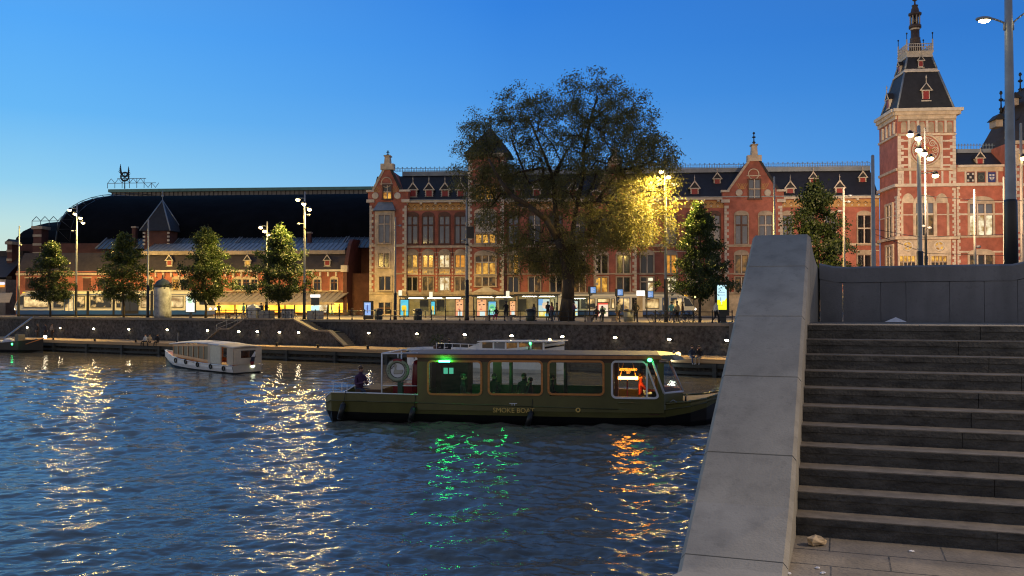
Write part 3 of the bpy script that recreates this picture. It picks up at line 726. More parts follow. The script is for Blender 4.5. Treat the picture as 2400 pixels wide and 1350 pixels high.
# gabled bays
def gable_bay(u0, u1, uc, vsh, va, vp0, vp1, vfin, ww, wv0, wv1, pane, med, q0=470, y=-.6, hood=False):
    m = MB(FF)
    x0, x1 = FF.x(u0, 600, y), FF.x(u1, 600, y); zs = FF.z(uc, vsh + 26, y)
    m.box(x0, y, STREET - .3, x1, 0, zs, brick)
    gl, gr_ = FF.x(u0 + 7, vsh, y), FF.x(u1 - 13 if u1 - u0 < 100 else u1 - 10, vsh, y); zg = FF.z(uc, vsh, y); xc, zt_ = FF.px(uc, va, y)
    m.prism([(x0 - .25, zs), (x1 + .25, zs), (x1 + .25, zg - .1), (gr_, zg), (xc + .6, zt_), (xc - .6, zt_), (gl, zg), (x0 - .25, zg - .1)], y - .05, 5.5, brick)
    o = m.build('gable', parent=SB)
    m = MB(FF)
    for sx, gx in ((-1, gl), (1, gr_)):          # raking copings, shoulders
        m.hexa([(gx - .16, y - .2, zg), (gx + .22, y - .2, zg), (gx + .22, y + .5, zg), (gx - .16, y + .5, zg),
                (xc + sx * .6 - .16, y - .2, zt_), (xc + sx * .6 + .2, y - .2, zt_), (xc + sx * .6 + .2, y + .5, zt_), (xc + sx * .6 - .16, y + .5, zt_)], stone if sx < 0 else slate)
    m.box(x0 - .5, y - .28, zg - .18, gl + .25, y + .5, zg + .12, stone_white); m.box(gr_ - .25, y - .28, zg - .18, x1 + .5, y + .5, zg + .12, stone_white)
    m.box(x0 - .45, y - .3, zs - .1, x0 + .75, y + .3, zs + .35, stone_white); m.box(x1 - .75, y - .3, zs - .1, x1 + .45, y + .3, zs + .35, stone_white)
    hw_ = .55 * (u1 - u0) / 80
    zp0, zp1, zp2 = FF.z(uc, vp0 + 14, y), FF.z(uc, vp0, y), FF.z(uc, vp1, y)
    m.prism([(xc - 1.0, zp0), (xc + 1.0, zp0), (xc + 1.0, zp1), (xc + .45, zp1), (xc + .35, zp2), (xc - .35, zp2), (xc - .45, zp1), (xc - 1.0, zp1)], y - .3, y + .9, stone)
    m.box(xc - .5, y - .4, zp2, xc + .5, y + 1, zp2 + .18, stone_grey)
    finial(m, xc, y + .3, zp2 + .18, FF.z(uc, vfin, y), iron, 1.4)
    for u, v in med:
        cx, cz = FF.px(u, v, y); m.add([(cx + .38 * math.cos(t), y - .2 if i else y - .2, cz + .38 * math.sin(t)) for i, t in enumerate(np.linspace(0, 6.283, 15)[:-1])], [tuple(range(14))], stone_white)
        m.torus((cx, y - .12, cz), .42, .1, stone_white, n=14)
    cx, cz = FF.px(uc - 2, (va + wv0) / 2 + 8, y)
    m.torus((cx, y - .1, cz - .2), .75, .09, stone, n=14, k=5); m.box(cx - 1, y - .12, cz - .5, cx + 1, y - .05, cz - .35, stone)
    for sx in (-1, 1):                           # ochre lattice beside the gable window
        x_, z_ = FF.px(uc - 2 + sx * (ww * .5 + 11), (wv0 + wv1) / 2 - 6, y)
        for i in range(3):
            for s2 in (-1, 1): m.hexa([(x_ - .45 + i * .3 - .05, y - .09, z_ - .45), (x_ - .45 + i * .3 + .05, y - .09, z_ - .45), (x_ - .45 + i * .3 + .05, y - .04, z_ - .45), (x_ - .45 + i * .3 - .05, y - .04, z_ - .45),
                                               (x_ - .45 + i * .3 + s2 * .5 - .05, y - .09, z_ + .45), (x_ - .45 + i * .3 + s2 * .5 + .05, y - .09, z_ + .45), (x_ - .45 + i * .3 + s2 * .5 + .05, y - .04, z_ + .45), (x_ - .45 + i * .3 + s2 * .5 - .05, y - .04, z_ + .45)], frieze_m)
    quoins(m, FF, y - .001, u0, q0 + 12, 690, .62, 1); quoins(m, FF, y - .001, u1, q0 + 12, 690, .62, -1)
    for v0, v1, d, mt in ((684, 690, .3, stone_grey), (573, 578.5, .22, stone), (640, 643, .1, stone_grey)): band(m, FF, y - .002, u0, v0, u1, v1, d, mt)
    band(m, FF, y - .002, u0, 690, u1, 757, .16, stone)
    m.build('stonework', parent=o)
    window(SB, FF, y - .05, uc - ww / 2, wv0, uc + ww / 2, wv1, 2, (.5,), pane, 0, frame_brown, .14, stone_white)
    return o
gable_bay(866, 953, 908, 447, 399, 384, 367, 352, 19, 434, 466, 'ddyy', ((880, 459), (932, 459)))
gable_bay(1392, 1492, 1440, 447, 385, 372, 352, 322, 24, 425, 465, 'd', ((1408, 455), (1473, 455)))
gable_bay(1698, 1834, 1768, 447, 373, 364, 341, 308, 27, 421, 465, 'b', ((1732, 452), (1799, 452)))
# oriel of the first bay
yo = -.75; m = MB(FF)
x0, z0, x1, z1 = rect(FF, yo, 879, 495, 925, 684)
m.box(x0, yo - .25, z0, x1, -.55, z1, stone); zh0, zh1 = FF.z(902, 494, yo), FF.z(902, 473, yo)
m.build('oriel', parent=SB)
m = MB(FF); xh0, xh1, xi0, xi1 = FF.x(876, 490, yo), FF.x(928, 490, yo), FF.x(886, 480, yo), FF.x(919, 480, yo)
m.add([(xh0, yo - .7, zh0), (xh1, yo - .7, zh0), (xi1, -.6, zh1), (xi0, -.6, zh1), (xh0, -.6, zh0), (xh1, -.6, zh0)], [(0, 1, 2, 3), (0, 3, 4), (1, 5, 2), (0, 4, 5, 1), (3, 2, 5, 4)], zinc); m.build('oriel_hood', parent=SB)
yo -= .26
window(SB, FF, yo, 888, 504, 914, 569, 2, (.33,), 'b', 0, stone, .2, stone_white)
window(SB, FF, yo, 888, 594, 912, 626, 2, (), 'm', .6, stone, .2, stone_white)
window(SB, FF, yo, 889, 648, 916, 680, 2, (), 'd', 0, stone, .2, stone)
for a, b in ((888, 900), (903, 916)): window(SB, FF, -.77, a, 709, b, 736, 1, (.5,), 'd', 0, stone, .1, frame_brown)

# corner bay with a pyramid roof behind the big tree
y = -.9; m = MB(FF); x0, x1 = FF.x(1097, 600, y), FF.x(1181, 600, y); zt_ = FF.z(1140, 360, y)
m.box(x0, y, STREET - .3, x1, 5, zt_, brick); o = m.build('turret', parent=SB)
m = MB(FF); quoins(m, FF, y - .001, 1097, 375, 690, .6, 1); quoins(m, FF, y - .001, 1181, 375, 690, .6, -1)
for v0, v1, d, mt in ((684, 690, .3, stone_grey), (573, 578.5, .22, stone), (468, 473, .3, stone_white), (360, 368, .55, stone_grey), (395, 398, .15, stone), (690, 757, .16, stone_grey)): band(m, FF, y - .002, 1097, v0, 1181, v1, d, mt)
x_, z_ = FF.px(1139, 684, y); m.prism([(x_ - 1.9, z_), (x_ + 1.9, z_), (x_, z_ + .85)], y - .28, y, stone_white)
x0_, z0_, x1_, z1_ = rect(FF, y, 1114, 530, 1162, 545); m.box(x0_, y - .2, z0_, x1_, y, z1_, stone_white)
m.build('stonework', parent=o)
xc, zA = FF.px(1149, 297, 2); m = MB(FF)
m.add([(x0 - .5, y - .5, zt_), (x1 + 1.1, y - .5, zt_), (x1 + 1.1, 5.5, zt_), (x0 - .5, 5.5, zt_), (xc, 2, zA)], [(0, 1, 4), (1, 2, 4), (2, 3, 4), (3, 0, 4), (3, 2, 1, 0)], slate); finial(m, xc, 2, zA - .3, zA + 1.6, iron); m.build('turret_roof', parent=o)
for v0, v1, nx, tr, pn in ((434, 467, 4, (), 'yyyy'), (500, 526, 3, (), 'bbb'), (549, 570, 3, (), 'yyy'), (599, 643, 3, (.36,), 'mmmyyy'), (650, 670, 3, (), 'mmm')):
    window(SB, FF, y, 1115, v0, 1161, v1, nx, tr, pn, .6 if v0 in (500, 599) else 0, stone, .2, stone_white)

# ------------------------------------------------------------------ clock tower block
yt = -9.5
TW = thing('station_tower', FF.w(FF.x(2160, 600, yt), yt, STREET), 'tall floodlit brick and stone tower with a round dial, steep slate roof and lantern spire', 'tower')
ul, ur = 2104, 2240
x0, x1 = FF.x(ul, 450, yt), FF.x(ur, 450, yt); yb = yt + (x1 - x0)
zc_ = FF.z(2170, 262, yt)
xr = FF.x(2340, 560, yt)
g = MB(FF); g.box(x0, yt, STREET - .3, x1, yb, zc_, brick); g.build('wall', parent=TW)
yf = yt - .003
def side(m, v0, v1, d, mt, a=0., b=1.):          # the same course returned along the left flank
    za, zb = FF.z(ul, v1, yt), FF.z(ul, v0, yt); m.box(x0 - d, yt + a * (yb - yt), za, x0 - .002, yt + b * (yb - yt), zb, mt)
g = MB(FF)
for v0, v1, d, mt in ((255, 262, .75, stone_white), (262, 270, .5, stone), (270, 279, .25, stone), (313, 318, .22, stone), (394, 400, .2, stone), (431, 438, .45, stone_white), (554, 561, .4, stone), (502, 504.5, .1, stone_white)):
    band(g, FF, yf, ul, v0, ur, v1, d, mt); side(g, v0, v1, d, mt)
    xx0, zz0, xx1, zz1 = rect(FF, yf, ul, v0, ur, v1)
    if d > .3: g.box(xx0 - d, yf - d, zz0, xx0, yf, zz1, mt); g.box(xx1, yf - d, zz0, xx1 + d, yb, zz1, mt)
g.build('string_course', parent=TW)
g = MB(FF)
for u, s_ in ((ul, 1), (ur, -1)): quoins(g, FF, yf, u, 318, 431, .75, s_); quoins(g, FF, yf, u, 440, 554, .45, s_, 18); quoins(g, FF, yf, u, 562, 640, .45, s_, 12)
for i in range(18): 
    z = FF.z(ul, 554, yt) + i * .72 * .42; w_ = .5 if i % 2 else .3
    g.box(x0 - .1, yt + .01, z, x0 - .002, yt + w_ * 2, z + .27, stone_white)
for u in (2122, 2218):                           # flanking pilasters with stone bars
    for v in (328, 347, 366, 385): band(g, FF, yf, u - 9, v, u + 9, v + 4, .08, stone_white)
for u in (2115, 2133, 2150, 2188, 2208, 2226): band(g, FF, yf, u - 2.2, 401, u + 2.2, 431, .12, stone_white)
x0_, z0_, x1_, z1_ = rect(FF, yf, 2129, 320, 2208, 393); g.box(x0_, yf - .12, z0_, x1_, yf, z1_, stone)
for u in (2131, 2206): band(g, FF, yf - .12, u - 3, 319, u + 3, 394, .14, stone_white)
g.build('stonework', parent=TW)
g = MB(FF)                                       # blind arcade
for i in range(6):
    u = 2110 + 8 + i * 21.5
    if u > 2236: break
    xx0, zz0, xx1, zz1 = rect(FF, yf, u - 6.5, 286, u + 6.5, 311); c = (xx0 + xx1) / 2; w_ = (xx1 - xx0) / 2
    g.prism([(xx0, zz0), (xx1, zz0), (xx1, zz1 - .3)] + [(c + w_ * math.cos(t), zz1 - .3 + w_ * math.sin(t)) for t in np.linspace(0, math.pi, 7)[1:-1]] + [(xx0, zz1 - .3)], yf - .04, yf, stone_grey)
    band(g, FF, yf, u + 8.2, 283, u + 13.2, 311, .28, stone_white)
band(g, FF, yf, 2104, 279, 2240, 284, .12, stone_grey)
for i in range(4):
    yy = yt + .8 + i * (yb - yt - 1.2) / 4; g.box(x0 - .22, yy, FF.z(ul, 311, yt), x0 - .002, yy + .35, FF.z(ul, 283, yt), stone_white)
    g.box(x0 - .03, yy + .4, FF.z(ul, 309, yt), x0 - .002, yy + 1.2, FF.z(ul, 286, yt), stone_grey)
g.build('arcade', parent=TW)
cx, cz = FF.px(2168, 352, yf); g = MB(FF); yd = yf - .14; rd = 2.0
g.lathe(0, 0, [(0, 0)], brick) if False else None
g.add([(cx + rd * math.cos(t), yd, cz + rd * math.sin(t)) for t in np.linspace(0, 6.283, 33)[:-1]], [tuple(range(32))], brick)
g.torus((cx, yd - .05, cz), rd, .14, stone, n=36); g.torus((cx, yd - .05, cz), rd - .35, .06, stone_white, n=30)
gold = mat('gilded_metal', (.6, .38, .1), .35, .1, 4, metal=.7)
for k in range(8):
    t = k * math.pi / 4; px_, pz_ = cx + 1.25 * math.cos(t), cz + 1.25 * math.sin(t)
    g.torus((px_, yd - .06, pz_), .36, .07, stone_white if k % 2 else stone, n=14); g.torus((px_, yd - .06, pz_), .14, .05, stone, n=8)
g.tube((cx - .9, yd - .15, cz - .5), (cx + 1.1, yd - .15, cz + .1), .06, gold); g.torus((cx, yd - .1, cz), .45, .08, gold, n=14)
g.build('dial', parent=TW)
# windows of the brick storey and the arcaded ground storey
for uc, kind in ((2128, 'blind'), (2166, 'win'), (2207, 'blind')):
    if kind == 'win': window(TW, FF, yf, 2146, 476, 2187, 552, 3, (.33,), 'bbbmdm', .9, stone, .25, stone_white)
    else:
        m = MB(FF); xx0, zz0, xx1, zz1 = rect(FF, yf, uc - 15, 476, uc + 15, 552); c = (xx0 + xx1) / 2; w_ = (xx1 - xx0) / 2
        m.prism([(xx0, zz1)] + [(c + w_ * math.cos(t), zz1 + 1.3 * math.sin(t)) for t in np.linspace(math.pi, 0, 9)] + [(xx1, zz1)], yf - .12, yf, stone)
        m.box(xx0 - .1, yf - .16, zz0, xx0 + .18, yf, zz1, stone); m.box(xx1 - .18, yf - .16, zz0, xx1 + .1, yf, zz1, stone)
        m.build('blind_arch', parent=TW)
m = MB(FF); band(m, FF, yf, 2106, 562, 2228, 640, .2, stone)
m.build('porch_front', parent=TW)
for uc in (2126, 2200):
    m = MB(FF); cx, cz = FF.px(uc, 577, yf); om = lit_o
    m.torus((cx, yf - .26, cz), .62, .1, stone_white, n=16)
    for a in (0.6, 2.0, 3.7, 5.2): m.add([(cx + r * math.cos(a + d), yf - .235, cz + r * math.sin(a + d)) for r, d in ((.3, 0), (.56, 0), (.56, .5), (.56, .95), (.3, .95))], [(0, 1, 2, 3, 4)], lit_y)
    o = m.build('oculus', parent=TW)
    window(TW, FF, yf - .2, uc - 18, 600, uc + 18, 640, 4, (.35,), 'yyyymdmd', 0, stone, .2, stone)
# left flank windows
fs = Fr(FF.w(x0, yb, 0), (-FF.ay.x, -FF.ay.y))     # flank frame: x runs towards the viewer, y into the building
m = MB(fs); L_ = yb - yt
for z0_, z1_, p in ((FF.z(ul, 552, yt), FF.z(ul, 476, yt), 'd'), (FF.z(ul, 640, yt), FF.z(ul, 575, yt), 'd')):
    m.box(L_ * .35, -.2, z0_, L_ * .42, 0, z1_, stone); m.box(L_ * .72, -.2, z0_, L_ * .79, 0, z1_, stone); m.box(L_ * .55, -.16, z0_, L_ * .58, 0, z1_, stone_white)
    m.box(L_ * .35, -.22, z1_, L_ * .79, 0, z1_ + .3, stone); m.box(L_ * .42, -.14, z0_ + .62 * (z1_ - z0_), L_ * .72, 0, z0_ + .66 * (z1_ - z0_), stone_white)
o = m.build('window', parent=TW)
m = MB(fs)
for z0_, z1_ in ((FF.z(ul, 552, yt), FF.z(ul, 476, yt)), (FF.z(ul, 640, yt), FF.z(ul, 575, yt))): m.box(L_ * .42, -.05, z0_, L_ * .72, -.03, z1_, glass_dark)
m.build('pane', parent=o)
# tower roof
ym = (yt + yb) / 2; xm = (x0 + x1) / 2
def ring4(h, z): return [(xm - h, ym - h, z), (xm + h, ym - h, z), (xm + h, ym + h, z), (xm - h, ym + h, z)]
hb = (x1 - x0) / 2 - .05
zz = lambda v: FF.z(2165, v, ym)
def frustum(m, h0, z0, h1, z1, mt): m.hexa(ring4(h0, z0) + ring4(h1, z1), mt)
m = MB(FF); frustum(m, hb + .1, zc_, hb * .60, zz(178), slate); frustum(m, hb * .56, zz(170), hb * .44, zz(141), slate)
rt = m.build('roof', parent=TW)
m = MB(FF); frustum(m, hb * .63, zz(178), hb * .63, zz(175), stone_white); frustum(m, hb * .60, zz(175), hb * .57, zz(169.9), stone_white)
frustum(m, hb * .47, zz(141), hb * .47, zz(136), stone_white); frustum(m, hb * .44, zz(136), hb * .5, zz(127), stone_white)
for h0, z0, h1, z1 in ((hb + .1, zc_, hb * .6, zz(178)), (hb * .56, zz(170), hb * .44, zz(141))):
    for sx, sy in ((-1, -1), (1, -1), (1, 1), (-1, 1)): m.tube((xm + sx * h0, ym + sy * h0, z0), (xm + sx * h1, ym + sy * h1, z1), .14, zinc)
m.build('roof_trim', parent=rt)
m = MB(FF); hr = hb * .46
for k in range(4):
    c0, c1 = [((-1, -1), (1, -1)), ((1, -1), (1, 1)), ((1, 1), (-1, 1)), ((-1, 1), (-1, -1))][k]
    p0, p1 = V((xm + c0[0] * hr, ym + c0[1] * hr, 0)), V((xm + c1[0] * hr, ym + c1[1] * hr, 0))
    for v in (110, 117): m.tube((p0.x, p0.y, zz(v)), (p1.x, p1.y, zz(v)), .05, stone_white)
    for i in range(12): q = p0.lerp(p1, i / 12); m.tube((q.x, q.y, zz(127)), (q.x, q.y, zz(110)), .045, stone_white, n=5)
    m.tube((p0.x, p0.y, zz(127)), (p0.x, p0.y, zz(100)), .11, stone_white); m.tube((p0.x, p0.y, zz(100)), (p0.x, p0.y, zz(86)), .05, iron); m.ell((p0.x, p0.y, zz(86)), (.13,) * 3, iron, 6, 4)
m.build('balustrade', parent=rt)
copper = mat('dark_copper', (.07, .045, .035), .55, .3, 2)
m = MB(FF); k_ = .062
m.lathe(xm, ym, [(.85, zz(127)), (.78, zz(110)), (.80, zz(108)), (.66, zz(92)), (.70, zz(90)), (.58, zz(88)), (.56, zz(70))], copper, 12)
m.lathe(xm, ym, [(.62, zz(70)), (.6, zz(66))], stone_white, 12); m.lathe(xm, ym, [(.82, zz(66)), (.82, zz(60)), (.7, zz(58)), (.6, zz(57.9))], copper, 12)
m.lathe(xm, ym, [(.45, zz(58)), (.45, zz(37))], glass_dark, 10)
for i in range(8):
    t = i * math.pi / 4; m.tube((xm + .62 * math.cos(t), ym + .62 * math.sin(t), zz(58)), (xm + .62 * math.cos(t), ym + .62 * math.sin(t), zz(37)), .1, stone_grey)
m.lathe(xm, ym, [(.6, zz(38)), (.86, zz(35)), (.86, zz(31)), (.55, zz(28)), (.5, zz(22)), (.34, zz(15)), (.42, zz(14)), (.42, zz(12)), (.12, zz(10)), (.1, zz(3)), (.34, zz(0)), (.34, zz(-4)), (.08, zz(-8)), (.05, zz(-30)), (.01, zz(-40))], copper, 12)
m.build('lantern_spire', parent=rt)
def fdorm(u, v, s, y0): dormer(rt, FF, u, v, s, y0=y0)
def fdorm2(par, x, z, s, y0):
    # dormer given in metres
    return x
def dormer_at(par, fr, x, y0, z, s):
    m = MB(fr); w_ = .5 * s; h = 1.3 * s
    m.box(x - w_, y0, z - .1, x + w_, y0 + 2 * s, z + h, stone_white); m.box(x - w_ - .2 * s, y0 - .1, z - .25 * s, x + w_ + .2 * s, y0 + .1, z - .1, stone_white)
    m.prism([(x - w_ - .3 * s, z + h), (x + w_ + .3 * s, z + h), (x, z + h + 1.0 * s)], y0 - .15, y0 + 2.4 * s, slate)
    for sg in (-1, 1): m.tube((x + sg * (w_ + .35 * s), y0 - .16, z + h - .05), (x, y0 - .16, z + h + 1.05 * s), .08 * s, stone_white, n=5)
    m.box(x - w_ - .3 * s, y0 - .16, z + h - .06, x + w_ + .3 * s, y0 - .08, z + h + .06, stone_white)
    m.lathe(x, y0 - .12, [(.07, z + h + s), (.05, z + h + 1.7 * s), (.12, z + h + 1.8 * s), (.02, z + h + 2.2 * s)], stone_white, 6)
    o = m.build('dormer', parent=par)
    MB(fr).box(x - w_ + .12 * s, y0 - .05, z + .05, x + w_ - .12 * s, y0 - .01, z + h - .1, shutter).build('shutter', parent=o)
dormer_at(rt, FF, xm + .2, yt + .45, zz(246), .95); dormer_at(rt, FF, xm, ym - hb * .56, zz(165), .62)
fl = Fr(FF.w(x0, ym, 0), (-FF.ay.x, -FF.ay.y))
dormer_at(rt, fl, -.6, .2, zz(250), .9); dormer_at(rt, fl, 0, hb * .42, zz(167), .6)
fr2 = Fr(FF.w(x1, ym, 0), (FF.ay.x, FF.ay.y)); dormer_at(rt, fr2, 0, hb * .42, zz(167), .6); dormer_at(rt, fr2, .6, .4, zz(225), .7)

# ------------------------------------------------------------------ wing right of the tower and the main hall
yw = yt + .5
RW = thing('station_wing', FF.w(x1 + 3, yw, STREET), 'floodlit brick wing with heraldic tile panels between the tower and the main hall', 'building')
xa2, xb2 = x1 + .001, FF.x(2362, 560, yw); z1_ = FF.z(2300, 386, yw)
g = MB(FF); g.box(xa2, yw, STREET - .3, xb2, yw + 12, z1_, brick); g.build('wall', parent=RW)
g = MB(FF); u0 = 2243
for v0, v1, d, mt in ((387, 392, .5, stone_white), (392, 402, .12, stone), (429, 436, .4, stone_white), (472, 475, .08, stone_white), (500, 504, .08, stone_white), (552, 557, .3, stone), (588, 592, .08, stone_white)): band(g, FF, yw - .002, u0, v0, 2362, v1, d, mt)
for u in (2262, 2286, 2312, 2336): band(g, FF, yw - .002, u - 2, 402, u + 2, 429, .2, stone_white)
quoins(g, FF, yw - .002, 2243, 436, 640, .4, 1, 26)
g.build('stonework', parent=RW)
for uc, c1, c2, kind in ((2274, (.5, .48, .44), (.03, .025, .03), 'x'), (2299, (.10, .12, .10), (.04, .05, .05), 'o'), (2324, (.55, .55, .55), (.03, .05, .2), 'cross')):
    m = MB(FF); xx0, zz0, xx1, zz1 = rect(FF, yw - .002, uc - 8.5, 404, uc + 8.5, 427); m1 = mat('tile_' + kind + '_light', c1, .5, .1, 4); m2 = mat('tile_' + kind + '_dark', c2, .5, .1, 4)
    m.box(xx0, yw - .1, zz0, xx1, yw, zz1, m2); cx, cz = (xx0 + xx1) / 2, (zz0 + zz1) / 2
    if kind == 'x':
        for i in range(3):
            for j in range(3):
                if (i + j) % 2 == 0: m.box(xx0 + (i + .1) * (xx1 - xx0) / 3, yw - .12, zz0 + (j + .2) * (zz1 - zz0) / 3, xx0 + (i + .9) * (xx1 - xx0) / 3, yw - .1, zz0 + (j + .8) * (zz1 - zz0) / 3, m1)
    elif kind == 'cross':
        m.add([(cx - .32, yw - .11, cz + .4), (cx + .32, yw - .11, cz + .4), (cx + .32, yw - .11, cz - .1), (cx, yw - .11, cz - .5), (cx - .32, yw - .11, cz - .1)], [(0, 1, 2, 3, 4)], m1)
        m.box(cx - .06, yw - .13, cz - .45, cx + .06, yw - .11, cz + .4, m2); m.box(cx - .32, yw - .128, cz + .02, cx + .32, yw - .11, cz + .14, m2)
    else: m.torus((cx, yw - .1, cz), .3, .06, m1, n=12)
    m.build('tile_panel', parent=RW)
window(RW, FF, yw, 2272, 478, 2326, 552, 3, (.33,), 'bbbwww', .8, stone, .25, stone_white)
window(RW, FF, yw, 2272, 598, 2326, 640, 3, (), 'mdm', .6, stone, .25, stone_white)
for ua in (2262, 2334): pass
g = MB(FF); zr0, zr1, zr2 = FF.z(2300, 386, yw), FF.z(2300, 358, yw + 3.5), FF.z(2300, 349, yw + 3.5)
g.prism_x([(yw + .1, zr0), (yw + 3.5, zr1), (yw + 9, zr1), (yw + 12, zr0)], xa2, xb2, slate); o = g.build('roof', parent=RW)
g = MB(FF); g.box(xa2, yw + 3.4, zr1, xb2, yw + 9, zr2, zinc); x = xa2
while x < xb2: g.box(x - .03, yw + 3.45, zr2, x + .03, yw + 3.5, zr2 + .75, iron_roof); g.box(x - .14, yw + 3.45, zr2 + .6, x + .14, yw + 3.49, zr2 + .65, iron_roof); x += .4
g.box(xa2, yw + 3.45, zr2 + .45, xb2, yw + 3.49, zr2 + .5, iron_roof); g.build('roof_cresting', parent=o)
dormer(o, FF, 2297, 385, .8, y0=yw + .5)
MH = thing('station_hall', FF.w(xb2 + 6, yw - 2, STREET), 'main station hall at the right edge with a dark steep roof and warm lit brick', 'building')
yh = yw - 3; xh0 = FF.x(2376, 450, yh); xh1 = xh0 + 26
g = MB(FF); g.box(xh0, yh, STREET - .3, xh1, yh + 26, FF.z(2390, 330, yh), brick); g.build('wall', parent=MH)
g = MB(FF)
for v0, v1, d, mt in ((330, 338, .5, stone), (430, 436, .3, stone_white), (552, 558, .3, stone)): band(g, FF, yh - .002, 2376, v0, 2500, v1, d, mt)
quoins(g, FF, yh - .002, 2376, 340, 640, .7, 1); g.build('stonework', parent=MH)
window(MH, FF, yh, 2386, 360, 2398, 385, 1, (), 'y', .4, stone, .2, stone_white); window(MH, FF, yh, 2388, 478, 2420, 540, 2, (.33,), 'by', .6, stone, .2, stone_white)
g = MB(FF); yr = yh + 9
zx = lambda v: FF.z(2350, v, yr)
xL = FF.x(2297, 352, yr)
pts = [(FF.x(2296, 352, yr), zx(352)), (FF.x(2332, 288, yr), zx(288)), (FF.x(2352, 250, yr), zx(250)), (FF.x(2375, 222, yr), zx(222)), (FF.x(2400, 205, yr), zx(205)), (FF.x(2450, 188, yr), zx(188)), (FF.x(2600, 188, yr), zx(188)), (FF.x(2640, 352, yr), zx(352))]
yB = yr + 12; bk = [(FF.x(u, v, yB), FF.z(u, v, yB)) for u, v in ((2296, 352), (2332, 288), (2352, 250), (2375, 222), (2400, 205), (2450, 188), (2600, 188), (2640, 352))]
k = len(bk); g.add([(x, yB, z) for x, z in bk] + [(x + 4.5, yr, min(z, zx(188)) if i not in (0, k - 1) else pts[0][1] - 1) for i, (x, z) in enumerate(bk)], [(i, (i + 1) % k, k + (i + 1) % k, k + i) for i in range(k)] + [tuple(range(k, 2 * k)), tuple(range(k))], slate_brown); o = g.build('roof', parent=MH)
for u, v, h in ((2345, 262, 3.2), (2390, 216, 3.0), (2408, 205, 3)):
    g = MB(FF); x_, z_ = FF.px(u, v, yB); finial(g, x_, yB - .2, z_ - .2, z_ + h, iron, 1.8); g.build('finial', parent=o)
for u, v in ((2334, 300), (2371, 250), (2388, 300)):
    g = MB(FF); x_, z_ = FF.px(u, v, yB - 3); g.box(x_ - .5, yB - 4.2, z_, x_ + .5, yB - 2, z_ + 1, stone_grey); g.prism([(x_ - .9, z_ + 1), (x_ + .9, z_ + 1), (x_, z_ + 1.9)], yB - 4.4, yB - 2, slate); g.build('dormer', parent=o)

# ------------------------------------------------------------------ low wing, train shed
LW = thing('low_station_wing', FF.w(-50, 0, STREET), 'low brick station wing with brown mansard roof, dormers and a lit awning of shops', 'building')
yl = .5
x0, x1 = FF.x(38, 650, yl), FF.x(812, 650, yl); zE = FF.z(500, 634, yl)
g = MB(FF); g.box(x0, yl, STREET - .3, x1, 11, zE, brick); g.box(x1, yl + 3, STREET - .3, FF.x(872, 650, 3), 11, zE - .4, brick_dark); g.build('wall', parent=LW)
g = MB(FF); xs = FF.x(318, 620, yl); zM = FF.z(500, 597, yl + 1.6); zM2 = FF.z(200, 592, yl + 1.6)
g.prism_x([(yl - .25, zE), (yl + 1.6, zM), (11, zM), (11, zE)], xs, x1 - .5, slate_brown)
g.prism_x([(yl - .2, FF.z(150, 643, yl)), (yl + 2, zM2), (11, zM2), (11, FF.z(150, 643, yl))], x0, xs - .01, slate_brown)
o = g.build('mansard_roof', parent=LW)
g = MB(FF)
band(g, FF, yl - .001, 320, 632.5, 815, 637, .5, stone_white); band(g, FF, yl - .002, 40, 640, 318, 645, .35, stone)
za, zb = FF.z(500, 597, yl + 1.6), FF.z(500, 588, yl + 1.6); g.box(xs, yl + 1.35, za, x1 - .6, yl + 2.2, zb, stone_grey)
for k in range(26): c = xs + .8 + k * (x1 - xs - 1.2) / 26; g.box(c, yl - .42, zE - .95, c + .22, yl, zE - .3, stone_white)
band(g, FF, yl - .001, 320, 681.5, 812, 684, .15, stone_grey)
quoins(g, FF, yl - .001, 812, 640, 700, .5, -1); g.build('cornice', parent=LW)
g = MB(FF); zq0, zq1 = FF.z(600, 588, yl + 1.7), FF.z(600, 570, yl + 5.5); xq = FF.x(338, 580, yl + 2)
g.add([(xq, yl + 1.7, zq0), (x1 - .8, yl + 1.7, zq0), (x1 - 1.2, yl + 5.5, zq1), (xq, yl + 5.5, zq1)], [(0, 1, 2, 3)], zinc)
x = xq
while x < x1 - 1: g.tube((x, yl + 1.7, zq0 + .04), (x + .1, yl + 5.5, zq1 + .04), .05, zinc, n=4); x += .75
g.box(xq, yl + 1.7, zE, x1 - .8, 11, zq0 - .01, slate_brown); g.build('zinc_roof', parent=LW)
# curved end gable
g = MB(FF); pts = []
for t in np.linspace(0, 1, 9): pts.append((yl - .4 + 4.2 * t, zE - .2 + (zq1 + .6 - zE) * math.sin(t * math.pi / 2)))
pts += [(9, zq1 + .6), (9, zE - 8), (yl - .4, zE - 8)]
g.prism_x(pts, x1 - .4, x1 + .15, brick_dark); g.box(x1 - .7, yl - .7, zE - .3, x1 + .3, yl, zE + .7, stone_white); g.build('end_gable', parent=LW)
for u in (397, 580, 767): dormer(o, FF, u, 622, .75, y0=yl + .25, litp=lit_y if u == 580 else None)
for a, b in ((550, 567), (569.5, 586), (589, 605), (686, 698), (735, 753), (775, 792), (405, 421), (424, 440), (345, 360), (500, 516)):
    window(LW, FF, yl, a + 1, 655, b - 1, 680, 2, (.3,), 'y' if a in (405,) else ('m' if a in (500,) else 'd'), .35, stone, .14, frame_brown)
for a, b in ((60, 78), (90, 108), (195, 213), (230, 248)):
    m = MB(FF); xx0, zz0, xx1, zz1 = rect(FF, yl, a, 652, b, 680); m.box(xx0, yl - .06, zz0, xx1, yl, zz1, brick_dark); m.box(xx0 - .15, yl - .1, zz1, xx1 + .15, yl, zz1 + .2, stone_grey); m.build('blind_window', parent=LW)
